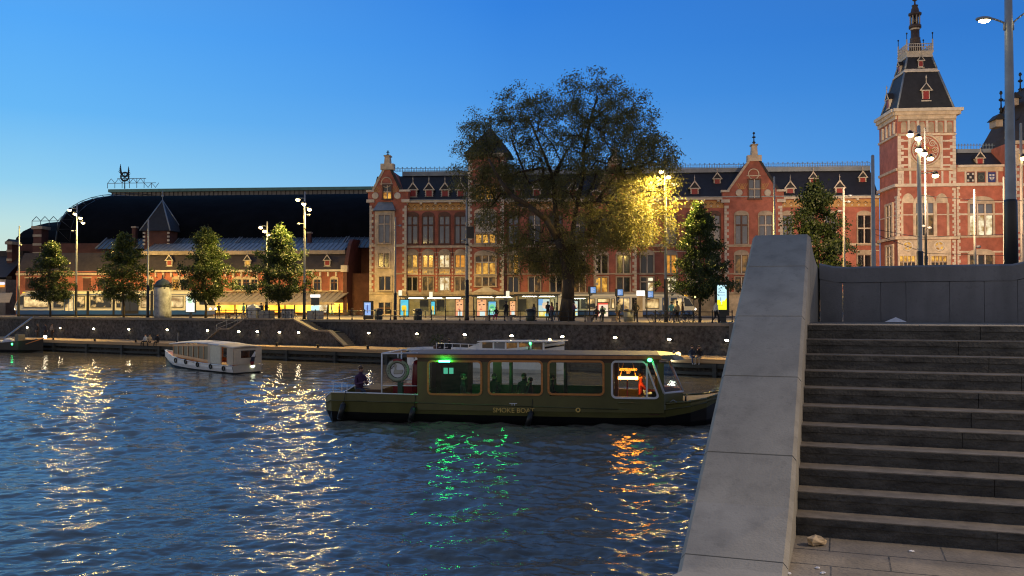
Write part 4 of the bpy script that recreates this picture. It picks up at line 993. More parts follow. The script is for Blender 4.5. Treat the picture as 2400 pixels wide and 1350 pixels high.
# awning and shops under it
g = MB(FF); xw0, xw1 = FF.x(486, 700, -2.2), FF.x(806, 700, -2.2); zA0, zA1 = FF.z(600, 708, -3.8), FF.z(600, 685, -.02)
awn = mat('canvas_awning', (.34, .29, .22), .8, .12, 1.5)
g.add([(xw0, -3.8, zA0), (xw1 - 1.0, -3.8, zA0), (xw1, yl, zA1), (xw0, yl, zA1), (xw0, -3.8, zA0 - .12), (xw1 - 1, -3.8, zA0 - .12), (xw1, yl, zA1 - .12), (xw0, yl, zA1 - .12)],
      [(0, 1, 2, 3), (7, 6, 5, 4), (0, 4, 5, 1), (1, 5, 6, 2), (3, 2, 6, 7), (0, 3, 7, 4)], awn)
x = xw0
while x < xw1 - .5: g.tube((x, -3.8, zA0 + .03), (x + .5, yl, zA1 + .03), .05, awn, n=4); x += .85
g.box(xw0, -3.85, zA0 - .42, xw1 - 1, -3.78, zA0 - .02, stone_grey); ao = g.build('awning', parent=LW)
g = MB(FF)
for k in range(9): x = xw0 + 1 + k * (xw1 - xw0 - 3) / 8; g.tube((x, -3.6, zA0 - .2), (x, yl - .1, STREET + 1.6), .06, iron, n=5)
g.build('awning_bracket', parent=ao)
k = 0; x = xw0; wds = [3.2, 1.8, 2.6, 3.4, 1.5, 3.0, 2.2, 3.3, 1.7, 2.9, 3, 2, 3]
while x < xw1 - 1 and k < 13:
    e = min(x + wds[k], xw1 - .2); m = MB(FF)
    m.box(x, yl - .3, STREET, x + .18, yl, zA0 + .6, frame_brown); m.box(x + .18, yl - .24, STREET, e, yl, STREET + .45, frame_brown); m.box(x + .18, yl - .26, zA0 - .1, e, yl, zA0 + .5, stone)
    o2 = m.build('shop_front', parent=LW)
    MB(FF).box(x + .18, yl - .18, STREET + .45, e, yl - .03, zA0 - .1, [shop_m, shop_m, lit_w, shop_m][k % 4]).build('shop_window', parent=o2)
    x = e; k += 1
# little spire
sp = FF; y = 6.; g = MB(FF); xx0, zz0, xx1, zz1 = rect(FF, y, 331, 541, 402, 570); cx = (xx0 + xx1) / 2; hw = (xx1 - xx0) / 2 * .8
g.box(cx - hw, y, zz0 - 3, cx + hw, y + 2 * hw, zz1, brick_dark)
for s_ in (-1, 1):
    for i in range(4): g.box(cx + s_ * hw - .2, y - .08, zz0 - .3 + i * .6, cx + s_ * hw + .2, y, zz0 + i * .6, stone_white)
zAp = FF.z(367, 470, y + hw)
g.add(ring_ := [(cx - hw - .5, y - .5, zz1), (cx + hw + .5, y - .5, zz1), (cx + hw + .5, y + 2 * hw + .5, zz1), (cx - hw - .5, y + 2 * hw + .5, zz1), (cx, y + hw, zAp)], [(0, 1, 4), (1, 2, 4), (2, 3, 4), (3, 0, 4), (3, 2, 1, 0)], slate)
for p in ring_[:4]: g.tube(p, ring_[4], .12, zinc, n=5)
finial(g, cx, y + hw, zAp - .5, zAp + 1.6, zinc); g.build('spirelet', parent=LW)
# chimney stub and small stacks
for u, v0, v1 in ((313, 534, 560), (724, 547, 570)):
    g = MB(FF); xx0, zz0, xx1, zz1 = rect(FF, 7, u - 4, v0, u + 4, v1 + 20); g.box(xx0, 7, zz0, xx1, 7.8, zz1, brick_dark); g.box(xx0 - .1, 6.9, zz1, xx1 + .1, 7.9, zz1 + .25, stone_grey); g.build('chimney', parent=LW)

SH = thing('train_shed', FF.w(-40, 30, STREET), 'huge black barrel roofed train shed behind the low brick wing', 'train shed')
ysF = 9.; xE = FF.x(130, 566, ysF); R_ = 36.; zF, zT = FF.z(130, 575, ysF), FF.z(600, 457, ysF + R_ * .78)
cur = []
for t in np.linspace(0, 1, 25): a = t * math.pi; cur.append((ysF + R_ * (1 - math.cos(a)), zF + (zT - zF) * math.sin(a) ** .8))
xS1 = FF.x(905, 600, 14)
g = MB(FF); n = len(cur)
g.add([(xE, y_, z_) for y_, z_ in cur] + [(xS1, y_, z_) for y_, z_ in cur], [(i, i + 1, n + i + 1, n + i) for i in range(n - 1)], shed_m, True)
g.box(xE + .3, ysF - .1, STREET, xS1, ysF + .6, zF + .3, brick_dark)
ro = g.build('barrel_roof', parent=SH)
g = MB(FF)                                        # lattice end arch
for i in range(n // 2 + 2):
    (ya, za), (yb_, zb) = cur[i], cur[i + 1]
    g.tube((xE + .1, ya, za + .02), (xE + .1, yb_, zb + .02), .16, black, n=5); g.tube((xE + 1.6, ya + .3, za - 2.2), (xE + 1.6, yb_ + .3, zb - 2.2), .05, iron, n=4)
    g.tube((xE + .2, ya - .2, za + .4), (xE + 2.6, ya, za + .45), .045, iron, n=4); g.tube((xE + 2.6, ya, za + .45), (xE + .2, yb_ - .2, zb + .4), .045, iron, n=4)
    g.tube((xE + 2.6, ya - .2, za + .45), (xE + 2.6, yb_ - .2, zb + .45), .06, iron, n=4); g.tube((xE + .2, ya - .2, za + .4), (xE + .2, yb_ - .2, zb + .4), .06, iron, n=4)
g.build('end_arch', parent=SH)
yk = ysF + R_ * .8; g = MB(FF); xk0 = FF.x(262, 450, yk)
lant = mat('lantern_louvre', (.26, .23, .19), .7, .15, 1.5); cop = mat('green_copper', (.12, .26, .22), .6, .2, 1)
g.box(xk0, yk, zT - 1.5, xS1, yk + 12, FF.z(600, 447.5, yk), lant); g.box(xk0 - .5, yk - .5, FF.z(600, 447.5, yk), xS1, yk + 12, FF.z(600, 440.5, yk), cop)
x = xk0
while x < xS1: g.box(x, yk - .1, zT - 1.4, x + .12, yk, FF.z(600, 447.6, yk), slate_brown); x += .9
g.build('ridge_lantern', parent=SH)
g = MB(FF); x0, zr = FF.px(252, 441, yk); x1 = FF.x(365, 436, yk)
zr = FF.z(300, 441, yk); x = x0
g.tube((x0, yk, zr + 1.0), (x1, yk, zr + 1.0), .07, iron_roof, n=4); g.tube((x0 + 2, yk, zr + 1.9), (x1 - 2, yk, zr + 1.9), .07, iron_roof, n=4)
i = 0
while x < x1: g.tube((x, yk, zr), (x, yk, zr + (1.9 if x0 + 2 < x < x1 - 2 else 1)), .06, iron_roof, n=4); g.tube((x, yk, zr + 1), (x + .75, yk, zr + (1.9 if x < x1 - 2.5 else .2)), .05, iron_roof, n=4); g.tube((x + .75, yk, zr + 1.9 if x < x1 - 2.5 else zr), (x + 1.5, yk, zr + 1), .05, iron_roof, n=4); x += 1.5
g.build('roof_walkway', parent=SH)
# glass roof strips at the foot of the barrel
g = MB(FF); y = 6.5; xs0, xs1 = FF.x(222, 570, y), FF.x(868, 560, y); zg0, zg1 = FF.z(500, 582, y), FF.z(500, 546, y + 4)
gl = mat('roof_glazing', (.055, .075, .10), .25, .25, .8)
edges = [222, 345, 462, 545, 635, 800, 868]
for a, b in zip(edges[:-1], edges[1:]):
    xa_, xb_ = FF.x(a, 560, y) + .15, FF.x(b, 560, y) - .25
    g.add([(xa_, y, zg0), (xb_, y, zg0), (xb_ + .6, y + 4, zg1), (xa_ + .6, y + 4, zg1)], [(0, 1, 2, 3)], gl)
    g.tube((xa_ + .6, y + 4, zg1), (xb_ + .6, y + 4, zg1), .12, zinc, n=4)
    k = int((xb_ - xa_) / .8)
    for i in range(k + 1): t = xa_ + i * (xb_ - xa_) / k; g.tube((t, y - .03, zg0 + .03), (t + .6, y + 3.97, zg1 + .03), .05 if 0 < i < k else .14, zinc, n=4)
g.build('glass_roof', parent=SH)
# winged wheel
WX, WZ = FF.px(292.5, 414, yk); wh = thing('winged_wheel', FF.w(WX, yk, WZ - 1), 'dark winged wheel emblem standing on the left end of the shed ridge', 'roof sculpture')
g = MB(FF); g.torus((WX, yk, WZ), .82, .17, iron, n=18); g.lathe(WX, yk, [(.12, WZ - 2.4), (.1, WZ - .9)], iron, 6)
for k in range(4): t = k * math.pi / 4; g.tube((WX - .8 * math.cos(t), yk, WZ - .8 * math.sin(t)), (WX + .8 * math.cos(t), yk, WZ + .8 * math.sin(t)), .07, iron, n=5)
g.build('wheel', parent=wh)
for s_ in (-1, 1):
    g = MB(FF)
    for k in range(5):
        b0 = (WX + s_ * (.25 + .12 * k), yk, WZ + .1 + .1 * k); tip = (WX + s_ * (1.05 - .1 * k + (.25 if s_ < 0 else .1)), yk, WZ + (2.6 if s_ < 0 else 2.1) - .36 * (4 - k) - .1)
        g.tube(b0, tip, .17, iron, r1=.05, n=5)
    g.build('wing', parent=wh)
# second vault, brick piers and a far building at the left edge
SV = thing('small_shed', FF.w(-78, 20, STREET), 'smaller dark vaulted shed at the left edge with a brick pier and roof walkway', 'train shed')
g = MB(FF); y = 16.; xv = FF.x(32, 600, y); cur2 = []
for t in np.linspace(0, 1, 15): cur2.append((y + 26 * (1 - math.cos(t * math.pi)), FF.z(40, 575, y) + (FF.z(110, 518, y + 20) - FF.z(40, 575, y)) * math.sin(t * math.pi)))
n = len(cur2); xv2 = xE + 10
g.add([(xv, a, b) for a, b in cur2] + [(xv2, a, b) for a, b in cur2], [(i, i + 1, n + i + 1, n + i) for i in range(n - 1)] + [tuple(range(n))], shed_m, True)
g.box(xv, y - .2, STREET, xv2, y + 1, cur2[0][1] + .2, brick_dark); g.build('vault', parent=SV)
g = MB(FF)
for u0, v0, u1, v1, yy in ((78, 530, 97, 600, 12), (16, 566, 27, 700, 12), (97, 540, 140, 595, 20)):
    xx0, zz0, xx1, zz1 = rect(FF, yy, u0, v0, u1, v1); g.box(xx0, yy, STREET, xx1, yy + 2, zz1, brick_dark if u0 != 97 else shed_m); g.box(xx0 - .25, yy - .25, zz1 - .5, xx1 + .25, yy + 2.2, zz1, stone_grey)
    for i in range(5): g.box(xx0 - .06, yy - .1, zz1 - 1.8 - i * 1.5, xx1 + .06, yy, zz1 - 1.4 - i * 1.5, stone_grey) if u0 < 90 else None
xx0, zz0, xx1, zz1 = rect(FF, 12, 14, 560, 29, 567); g.prism([(xx0, zz0), (xx1, zz0), ((xx0 + xx1) / 2, zz1)], 11.8, 14.2, slate)
g.build('brick_pier', parent=SV)
g = MB(FF); x0, x1, zr = FF.x(75, 530, 20), FF.x(150, 520, 20), FF.z(110, 531, 20)
x = x0; g.tube((x0, 20, zr + 1), (x1, 20, zr + 1), .07, iron_roof, n=4)
while x < x1: g.tube((x, 20, zr), (x, 20, zr + 1), .06, iron_roof, n=4); g.tube((x, 20, zr + 1), (x + .8, 20, zr + 1.8), .06, iron_roof, n=4); g.tube((x + .8, 20, zr + 1.8), (x + 1.6, 20, zr + 1), .06, iron_roof, n=4); x += 1.6
g.build('roof_walkway', parent=SV)
EB = thing('kiosk_building', FF.w(-86, 8, STREET), 'low building at the far left edge with a zinc roof and an awning', 'building')
g = MB(FF); x0, x1 = FF.x(-160, 620, 8), FF.x(14, 620, 8); g.box(x0, 8, STREET, x1, 20, FF.z(5, 655, 8), stone_grey); g.build('wall', parent=EB)
g = MB(FF); g.add([(x0, 8, FF.z(5, 650, 8)), (x1, 8, FF.z(5, 650, 8)), (x1 - .5, 14, FF.z(5, 600, 14)), (x0, 14, FF.z(5, 600, 14))], [(0, 1, 2, 3)], slate_brown); g.box(x0, 14, STREET + 6, x1 - 1, 22, FF.z(5, 588, 14), slate_brown); g.build('roof', parent=EB)
g = MB(FF); g.add([(x0, -4, FF.z(5, 709, -4)), (FF.x(22, 705, -4), -4, FF.z(5, 709, -4)), (FF.x(30, 690, 0), 0, FF.z(20, 686, 0)), (x0, 0, FF.z(20, 690, 0))], [(0, 1, 2, 3)], awn); g.build('awning', parent=EB)
g = MB(FF); xx0, zz0, xx1, zz1 = rect(FF, 7.9, -6, 662, 10, 667); g.box(xx0, 7.8, zz0, xx1, 7.99, zz1, glow('sign_white', (.85, .8, 1), 1.4)); g.box(xx0, 7.8, zz0 - .4, xx1, 7.99, zz0 - .02, glow('sign_orange', (1, .35, .05), 1.2)); g.build('lit_sign', parent=EB)
# ------------------------------------------------------------------ trees
def arr_mesh(name, co, quads, m, smooth=False, parent=None, origin=(0, 0, 0)):
    me = bpy.data.meshes.new(name); co = np.asarray(co, dtype=np.float32); q = np.asarray(quads, dtype=np.int32)
    me.vertices.add(len(co)); me.vertices.foreach_set('co', co.ravel()); me.loops.add(q.size); me.loops.foreach_set('vertex_index', q.ravel())
    me.polygons.add(len(q)); me.polygons.foreach_set('loop_start', np.arange(0, q.size, q.shape[1], dtype=np.int32)); me.update(calc_edges=True)
    me.materials.append(m); o = bpy.data.objects.new(name, me); COL.objects.link(o)
    if parent: o.parent = parent
    ORG[o.name] = V(origin); return o

def leaves(centres, dirs, per, spread, size, rg, droop=.5, asp=.42):
    """centres (n,3), dirs (n,3): sprays of small leaf faces along each twig direction"""
    n = len(centres); N_ = n * per
    c = np.repeat(centres, per, 0); d = np.repeat(dirs, per, 0)
    t = rg.random((N_, 1)); off = rg.normal(0, 1, (N_, 3)) * spread * np.array([1, 1, .75])
    p = c + d * (t - .35) * spread * 2.6 + off
    p[:, 2] -= droop * (t[:, 0] ** 2) * spread * 1.6
    ax = d * .8 + rg.normal(0, .55, (N_, 3)); ax[:, 2] -= droop; ax /= np.linalg.norm(ax, axis=1, keepdims=True) + 1e-9
    up = rg.normal(0, 1, (N_, 3)); side = np.cross(ax, up); side /= np.linalg.norm(side, axis=1, keepdims=True) + 1e-9
    L_ = size * rg.uniform(.6, 1.3, (N_, 1)); W_ = L_ * asp
    v = np.stack([p - ax * L_ * .5, p + side * W_ * .5, p + ax * L_ * .5, p - side * W_ * .5], 1).reshape(-1, 3)
    return v, np.arange(N_ * 4).reshape(-1, 4)

def grow(nodes, par, pts):
    """attach every point to the nearest node of the growing skeleton"""
    P = [np.array(n, float) for n in nodes]; par = list(par)
    base_ = np.array(nodes[0], float)
    order = np.argsort(np.linalg.norm(pts - P[len(P) // 2], axis=1))
    for k in order:
        p = pts[k]; A = np.array(P); dd = np.linalg.norm(A - p, axis=1) + .25 * np.maximum(0, A[:, 2] - p[2])
        j = int(np.argmin(dd)); d = np.linalg.norm(P[j] - p)
        if d > 1.6:
            md = (P[j] + p) / 2 + np.array([0, 0, .12 * d]); P.append(md); par.append(j); j = len(P) - 1
        P.append(p); par.append(j)
    return np.array(P), par

def tree(name, nodes, par, rad, pts, trunkm, leafm, per, spread, size, seed, droop, label, cat, origin, group=None, tip=.012, pw=.5, keep=None, asp=.42, kbr=1.):
    rg = np.random.default_rng(seed)
    P, pa = grow(nodes, par, pts); n = len(P); cnt = np.zeros(n)
    for i in range(n - 1, -1, -1):
        cnt[i] = max(cnt[i], 1)
        if pa[i] >= 0: cnt[pa[i]] += cnt[i]
    r = tip * kbr * cnt ** pw
    for i in range(len(nodes)): r[i] = max(r[i] * .2, rad[i])
    root = thing(name, origin, label, cat, group)
    m = MB()
    for i in range(1, n):
        j = pa[i]
        if j < 0: continue
        a, b = P[j], P[i]; ra, rb = min(r[j], r[i] * 1.5 if i >= len(nodes) else r[j]), r[i]
        m.tube(a, b, ra, trunkm, r1=rb, n=10 if ra > .12 else 5)
    m.build('trunk', parent=root, origin=(0, 0, 0))
    cen = P[len(nodes):]; idx = np.arange(len(nodes), n)
    d = cen - np.array([P[pa[i]] for i in idx]); d /= np.linalg.norm(d, axis=1, keepdims=True) + 1e-9
    v, q = leaves(cen, d, per, spread, size, rg, droop, asp)
    arr_mesh('crown', v, q, leafm, parent=root)
    return root

leaf_olive = leafmat('olive_leaf', (.085, .088, .028), (.19, .18, .055), .42)
leaf_green = leafmat('linden_leaf', (.013, .032, .008), (.048, .074, .015), .35)

def big_tree():
    base_ = QF.w(QF.x(1328, 752, NW + 3.2), NW + 3.2, STREET); Y = base_.y
    L3 = lambda u, v, dy=0.: np.array(at(u, v, Y + dy) - base_)
    nd = [((1327, 757), 0, .80, -1), ((1331, 700), 0, .60, 0), ((1333, 655), .1, .52, 1), ((1322, 600), .2, .44, 2), ((1308, 560), .2, .40, 3), ((1280, 515), -.3, .26, 4), ((1238, 482), -.8, .23, 5), ((1197, 457), -1.2, .19, 6),
          ((1170, 420), -1.5, .14, 7), ((1145, 372), -1.5, .09, 8), ((1305, 520), .5, .26, 4), ((1300, 470), .8, .22, 10), ((1296, 415), 1, .17, 11), ((1270, 350), 1.5, .12, 12), ((1245, 290), 1.5, .08, 13),
          ((1345, 600), .9, .30, 2), ((1342, 545), 1.2, .24, 15), ((1352, 480), .5, .20, 16), ((1368, 410), .2, .20, 17), ((1368, 350), 0, .17, 18), ((1382, 290), .2, .13, 19), ((1400, 225), .3, .08, 20),
          ((1400, 470), -1.6, .14, 17), ((1450, 398), -3.2, .15, 22), ((1500, 392), -4.6, .11, 23), ((1540, 370), -5.6, .07, 24), ((1480, 430), -4, .11, 23), ((1425, 250), -.8, .08, 20), ((1350, 260), .8, .09, 20),
          ((1240, 430), 2, .12, 12), ((1200, 330), 1.8, .08, 29), ((1460, 480), -3.8, .1, 22), ((1330, 350), 2, .10, 12), ((1210, 480), 1.5, .1, 6)]
    nodes = [L3(*p, dy) for p, dy, r, k in nd]; rad = [r for *_, r, k in nd]; par = [k for *_, k in nd]
    rg = np.random.default_rng(3); pts = []
    lobes = [(1170, 330, 95, 95, 3.2, 54), (1115, 330, 55, 60, 2.5, 20), (1240, 270, 85, 75, 3.5, 46), (1395, 235, 95, 80, 3.5, 58), (1330, 320, 95, 90, 4, 50), (1470, 290, 75, 80, 3.2, 40), (1530, 350, 62, 55, 3, 32), (1420, 350, 90, 70, 4, 40),
             (1110, 420, 52, 60, 2.5, 20), (1180, 440, 75, 85, 3.5, 40), (1260, 440, 90, 90, 4, 50), (1370, 450, 95, 80, 4, 52), (1480, 420, 75, 55, 3.2, 36), (1565, 400, 30, 40, 2, 8), (1470, 520, 70, 70, 3, 90), (1560, 510, 30, 70, 2.0, 13), (1400, 540, 80, 60, 3.5, 52),
             (1290, 570, 100, 60, 3.5, 50), (1230, 590, 80, 50, 3, 28), (1345, 600, 60, 45, 2.5, 40), (1265, 620, 60, 30, 2.2, 16), (1340, 640, 32, 18, 1.4, 16), (1190, 540, 60, 60, 3, 20), (1130, 480, 50, 50, 2, 12)]
    for u, v, ru, rv, dep, n in lobes:
        for _ in range(int(n * (1.75 if v < 460 else 1.35))):
            x = rg.normal(0, 1, 3); x /= np.linalg.norm(x); x *= rg.random() ** .38
            dd = -(u - 1330) / 230 * 7.5 if u > 1330 else (1330 - u) / 230 * 3; pts.append(L3(u + x[0] * ru, v + x[1] * rv, x[2] * dep + dd + (1.8 if v > 420 and 1150 < u < 1400 else 0)))
    return tree('street_tree', nodes, par, rad, np.array(pts), bark, leaf_olive, 84, .33, .235, 5, .75, 'broad old tree with a dark spreading crown, lit golden on its lower right side', 'tree', base_, tip=.016, pw=.52, asp=.36)
big_tree()

def small_tree_src(seed, label, origin, h=9., wd=2.3, hb=2.2):
    rg = np.random.default_rng(seed)
    nodes = [np.array((0, 0, z)) for z in (-.05, 1.2, hb, hb + (h - hb) * .3, hb + (h - hb) * .6, hb + (h - hb) * .88)]
    nodes = [n + np.array((rg.normal(0, .05), rg.normal(0, .05), 0)) * i for i, n in enumerate(nodes)]
    pts = []
    ph = rg.random(4) * 6.28
    while len(pts) < 330:
        t = rg.random(); z = hb + t * (h - hb); prof = wd * (min(1, t / .18) ** .5) * (1 - max(0, t - .15) / .85) ** .55
        lay = .8 + .35 * math.sin(z * 4.2 + seed)            # branches in layers
        a = rg.random() * 6.283; lay *= 1 + .16 * math.sin(2 * a + ph[0] + z) + .13 * math.sin(3 * a + ph[1] - 1.7 * z); rr = prof * lay * rg.uniform(.1, 1) ** .38 * rg.uniform(.85, 1.1)
        pts.append((rr * math.cos(a), rr * math.sin(a), z - .12 * rr + rg.normal(0, .12)))
    r = tree('linden_tree', nodes, [-1, 0, 1, 2, 3, 4], [.15, .12, .11, .085, .06, .03], np.array(pts), bark, leaf_green, 56, .22, .21, seed, .35, label, 'tree', origin, 'young trees along the quay', tip=.011, asp=.6)
    return r
def qpos(u, n, v=745): return QF.w(QF.x(u, v, n), n, STREET)
src = {}
defs = [(118, 567, 8.0, 0, 'young tree with a bright yellow green top beside the far left lamp mast'), (290, 545, 8.0, 1, 'young dark tree with a lit left side, left of the advertising column'),
        (482, 534, 8.0, 2, 'young dark unlit tree above the nose of the left tram'), (655, 530, 8.0, 3, 'young tree with a glowing yellow top between two lamp masts, above the awning'),
        (1640, 474, 8.6, 4, 'young tree with a lit golden left flank, left of the tall yellow advert screen'), (1912, 425, 22, 2, 'dark young tree rising behind the top of the concrete parapet')]
for i, (u, vtop, n, kind, lab) in enumerate(defs):
    p = qpos(u, n) if i < 5 else V((at(u, 700, 82).x, 82, STREET)); H = (at(u, vtop, p.y).z - STREET) * .965
    if kind not in src:
        src[kind] = small_tree_src(40 + kind, lab, p, 9., 3.3); ws = {4: .8, 3: 1.02}.get(kind, .97); src[kind].scale = (H / 9 * ws, H / 9 * ws, H / 9)
    else:
        c = place_copy(src[kind], p, 1.3 * i + .7, lab); s_ = H / 9; c.scale = (s_ * .86, s_ * .86, s_)
# ------------------------------------------------------------------ lamp masts and poles
WARM = (1., .65, .16); WARMW = (1., .76, .48)
head_glow = glow('street_lamp_lens', (1, .76, .34), 22)
def mast(u, v_top, n, heads, label, group, v_slv=None, name='lamp_mast', Y=None, r=.11, pole=None, watts=2500, col=WARM, extras=(), bl=.22):
    p = qpos(u, n) if Y is None else V((at(u, 700, Y).x, Y, STREET)); Y = p.y
    ppm = FP / Y; zt = at(u, v_top, Y).z
    t = thing(name, p, label, 'lamp post' if heads else 'pole', group)
    fr = Fr(p, (1, 0)); m = MB(fr)
    zs = at(u, v_slv, Y).z if v_slv else STREET + 2.8
    m.lathe(0, 0, [(r * 1.25, STREET), (r * 1.1, zs), (r * .75, zt), (r * .3, zt + .06)], pole or steel, 10); m.build('pole', parent=t)
    m = MB(fr); m.lathe(0, 0, [(r * 1.7, STREET), (r * 1.7, STREET + .3), (r * 1.5, STREET + .4), (r * 1.5, zs), (r * 1.1, zs + .05)], black, 10); m.build('base_sleeve', parent=t)
    for (hu, hv) in heads:
        q = at(hu, hv, Y) - p; dx, dz = q.x, q.z + STREET
        s_ = 1 if dx > 0 else -1; m = MB(fr)
        za = dz + .25
        m.tube((0, 0, za - .05), (dx - s_ * .15, -.12, za), .035, steel, n=5)
        m.lathe(dx, -.15, [(.05, za + .10), (.12, za + .05), (.2, za - .08), (.22, za - .17)], iron, 10)
        o = m.build('lamp_head', parent=t)
        MB(fr).ell((dx, -.17, dz + .01), (.23, .23, .16), head_glow, 10, 6).build('lens', parent=o)
        if watts: point('lamp_light', p + V((dx + s_ * .25, .45, dz - STREET - .25)), watts, col, .16, parent=t, spot=179, target=p + V((dx + s_ * .25, .45, -5)), blend=bl)
    for kind, eu, ev in extras:
        q = at(eu, ev, Y) - p; dx, dz = q.x, q.z + STREET; m = MB(fr)
        if kind == 'cam': m.tube((0, 0, dz), (dx, 0, dz), .03, steel, n=5); m.ell((dx, -.1, dz - .05), (.17, .2, .12), steel, 8, 5)
        if kind == 'box': m.box(dx - .35, -.3, dz - .55, dx + .35, .3, dz + .55, black); m.tube((0, 0, dz), (dx, 0, dz), .05, black, n=5)
        if kind == 'ring': m.lathe(0, 0, [(r * 1.3, dz - .08), (r * 1.3, dz + .08)], iron, 8)
        m.build({'cam': 'camera_bracket', 'box': 'floodlight_box', 'ring': 'clamp'}[kind], parent=t)
    return t
G1 = 'lamp masts along the quay'; G2 = 'tall bare poles on the street'
mast(178, 478, 10.5, [(165, 493), (177, 502), (190, 512), (196, 523)], 'tall lamp mast with four lit heads at the far left', G1, 668, watts=6000, extras=(('cam', 171, 541),))
mast(713, 450, 8.8, [(699, 469), (713, 479), (726, 492)], 'tall lamp mast with three lit heads left of the brick gable', G1, 664, watts=8000, extras=(('cam', 724, 503), ('cam', 700, 524), ('ring', 713, 536)))
mast(625, 520, 13., [(612, 534), (621, 543), (632, 552)], 'lamp mast with three lit heads at the left side of the yellow topped tree', G1, 664, watts=6500, extras=(('cam', 634, 570),))
mast(1561, 380, 8.0, [(1549, 403), (1567, 416), (1580, 432)], 'tall lamp mast with three lit heads at the right edge of the big tree', G1, 655, watts=9500, bl=.5)
mast(43, 530, 8., [], 'tall bare pole at the left edge, left of all the trees', G2, 672, 'pole', extras=(('cam', 50, 573),))
mast(346, 515, 8., [], 'tall bare pole between the second tree and the advertising column', G2, 668, 'pole')
mast(926, 510, 9., [], 'pale bare pole in front of the gabled bay left of the big tree', G2, 687, 'pole', pole=pole_pale, extras=(('cam', 938, 528),))
mast(1094, 450, 6.9, [], 'dark pole carrying a black floodlight box, left of the big tree', G2, 657, 'pole', r=.13, extras=(('box', 1102, 545), ('cam', 1086, 562), ('ring', 1094, 573)))
mast(1816, 415, 0, [], 'bare pole behind the top of the concrete parapet', G2, 700, 'pole', Y=76)
mast(1979, 440, 0, [], 'pale pole with small spotlights right of the dark tree behind the parapet', G2, 700, 'pole', Y=76, pole=pole_pale, extras=(('cam', 1992, 458), ('cam', 1988, 472), ('cam', 1966, 494)))
mast(2048, 365, 0, [], 'thick bare pole left of the floodlit tower', G2, 700, 'pole', Y=58, r=.14)
tm = mast(2157, 296, 0, [(2131, 318), (2150, 326), (2151, 353), (2163, 362), (2178, 373), (2190, 413)], 'dark lamp mast with six lit heads in front of the floodlit tower', G1, 590, Y=64, r=.15, watts=0)
mast(2171, 300, 0, [], 'thin pale pole right beside the mast in front of the tower', G2, 600, 'pole', Y=70, r=.09, pole=mat('dull_pole', (.05, .05, .05), .6, .2, 2), extras=(('cam', 2163, 529), ('cam', 2177, 533)))
mast(2286, 445, 0, [], 'pale pole in front of the tall lit window right of the tower', G2, 700, 'pole', Y=70, r=.1, pole=pole_pale, extras=(('cam', 2292, 577),))
mast(2355, 415, 0, [], 'yellowish pole just left of the thick bridge lamp post', G2, 700, 'pole', Y=80, r=.1, pole=pole_pale)
mast(2397, 290, 0, [(2396, 372)], 'pale lamp pole at the right edge behind the bridge lamp post', G2, 700, Y=72, r=.13, pole=pole_pale, watts=900)
# the floodlights on the mast in front of the tower really light the tower
MP = V((at(2157, 400, 64).x, 64, 0))
tgt = FF.w(FF.x(2175, 400, yt), yt, 0)
fl = lambda dx, dy, z, w_, tz, tx, spot=70, col=WARMW: point('flood_light', MP + V((dx, dy, z)), w_, col, .3, spot=spot, target=(tgt.x + tx, tgt.y, tz), blend=.9)
fl(-.8, .6, 17., 66000, 20, -3, 46, (1, .74, .48)); fl(1.0, .6, 15, 48000, 12, 4, 52, (1, .70, .44)); fl(.6, .6, 13.8, 30000, 10, 16, 60, (1, .60, .32)); fl(-.5, .6, 16.4, 26000, 13, -22, 60, (1, .62, .36))

# bridge lamp post close by, right
bp = V((at(2370, 600, 20).x, 20, ZL)); t = thing('bridge_lamp', bp, 'thick lamp post with two curved arms on the bridge at the right edge', 'lamp post')
fr = Fr(bp, (1, 0)); bsteel = mat('bridge_pole', (.24, .27, .30), .5, .2, 2, metal=.2); m = MB(fr); zs, zt = at(2370, 468, 20).z, at(2372, -60, 20).z
m.lathe(0, 0, [(.115, ZL), (.11, zs), (.075, zt), (.02, zt + .1)], bsteel, 14); m.build('pole', parent=t)
m = MB(fr); m.lathe(0, 0, [(.15, ZL - .03), (.135, zs - .05), (.125, zs), (.1, zs + .01)], black, 14); m.build('base_sleeve', parent=t)
za = at(2370, 56, 20).z
for s_, ux, uz in ((-1, -.52, .12), (1, .62, .32)):
    m = MB(fr); pts = [(s_ * .09, 0, za - .14), (s_ * .09, 0, za + .02)] + [(s_ * .09 + (ux - s_ * .09) * k / 6, 0, za + .02 + uz * math.sin(k / 6 * 1.5)) for k in range(1, 7)]
    m.path(pts, .022, steel, 6); m.tube((s_ * .085, -.0, za - .14), (s_ * .085, 0, za + .03), .035, steel, n=6)
    hz = pts[-1][2] - .03
    m.ell((ux + .13 * s_ * .2, 0, hz), (.19, .11, .055), steel, 12, 6); o = m.build('lamp_head', parent=t)
    MB(fr).ell((ux + .02 * s_, 0, hz - .035), (.13, .09, .05), head_glow, 12, 6).build('lens', parent=o)
    s_ < 0 and point('lamp_light', bp + V((ux - .05, -.12, hz - ZL - .16)), 2500, (1, .74, .46), .12, parent=t, spot=92, target=(3.2, 6.5, ZG), blend=.7)

bq = SF.w(10.2, 1.2, ZL - .03); b2 = place_copy(t, bq, R(78), 'thick bridge lamp post standing nearest, beside the steps beyond the right edge')
for ch in [o for o in bpy.data.objects if o.parent == b2 and o.type == 'LIGHT']: bpy.data.objects.remove(ch)
point('lamp_light', bq + V((-.55, -.2, za - ZL - .1)), 4600, (1, .76, .50), .2, parent=b2, spot=150, target=SF.w(1.5, 1.0, ZG), blend=.6)

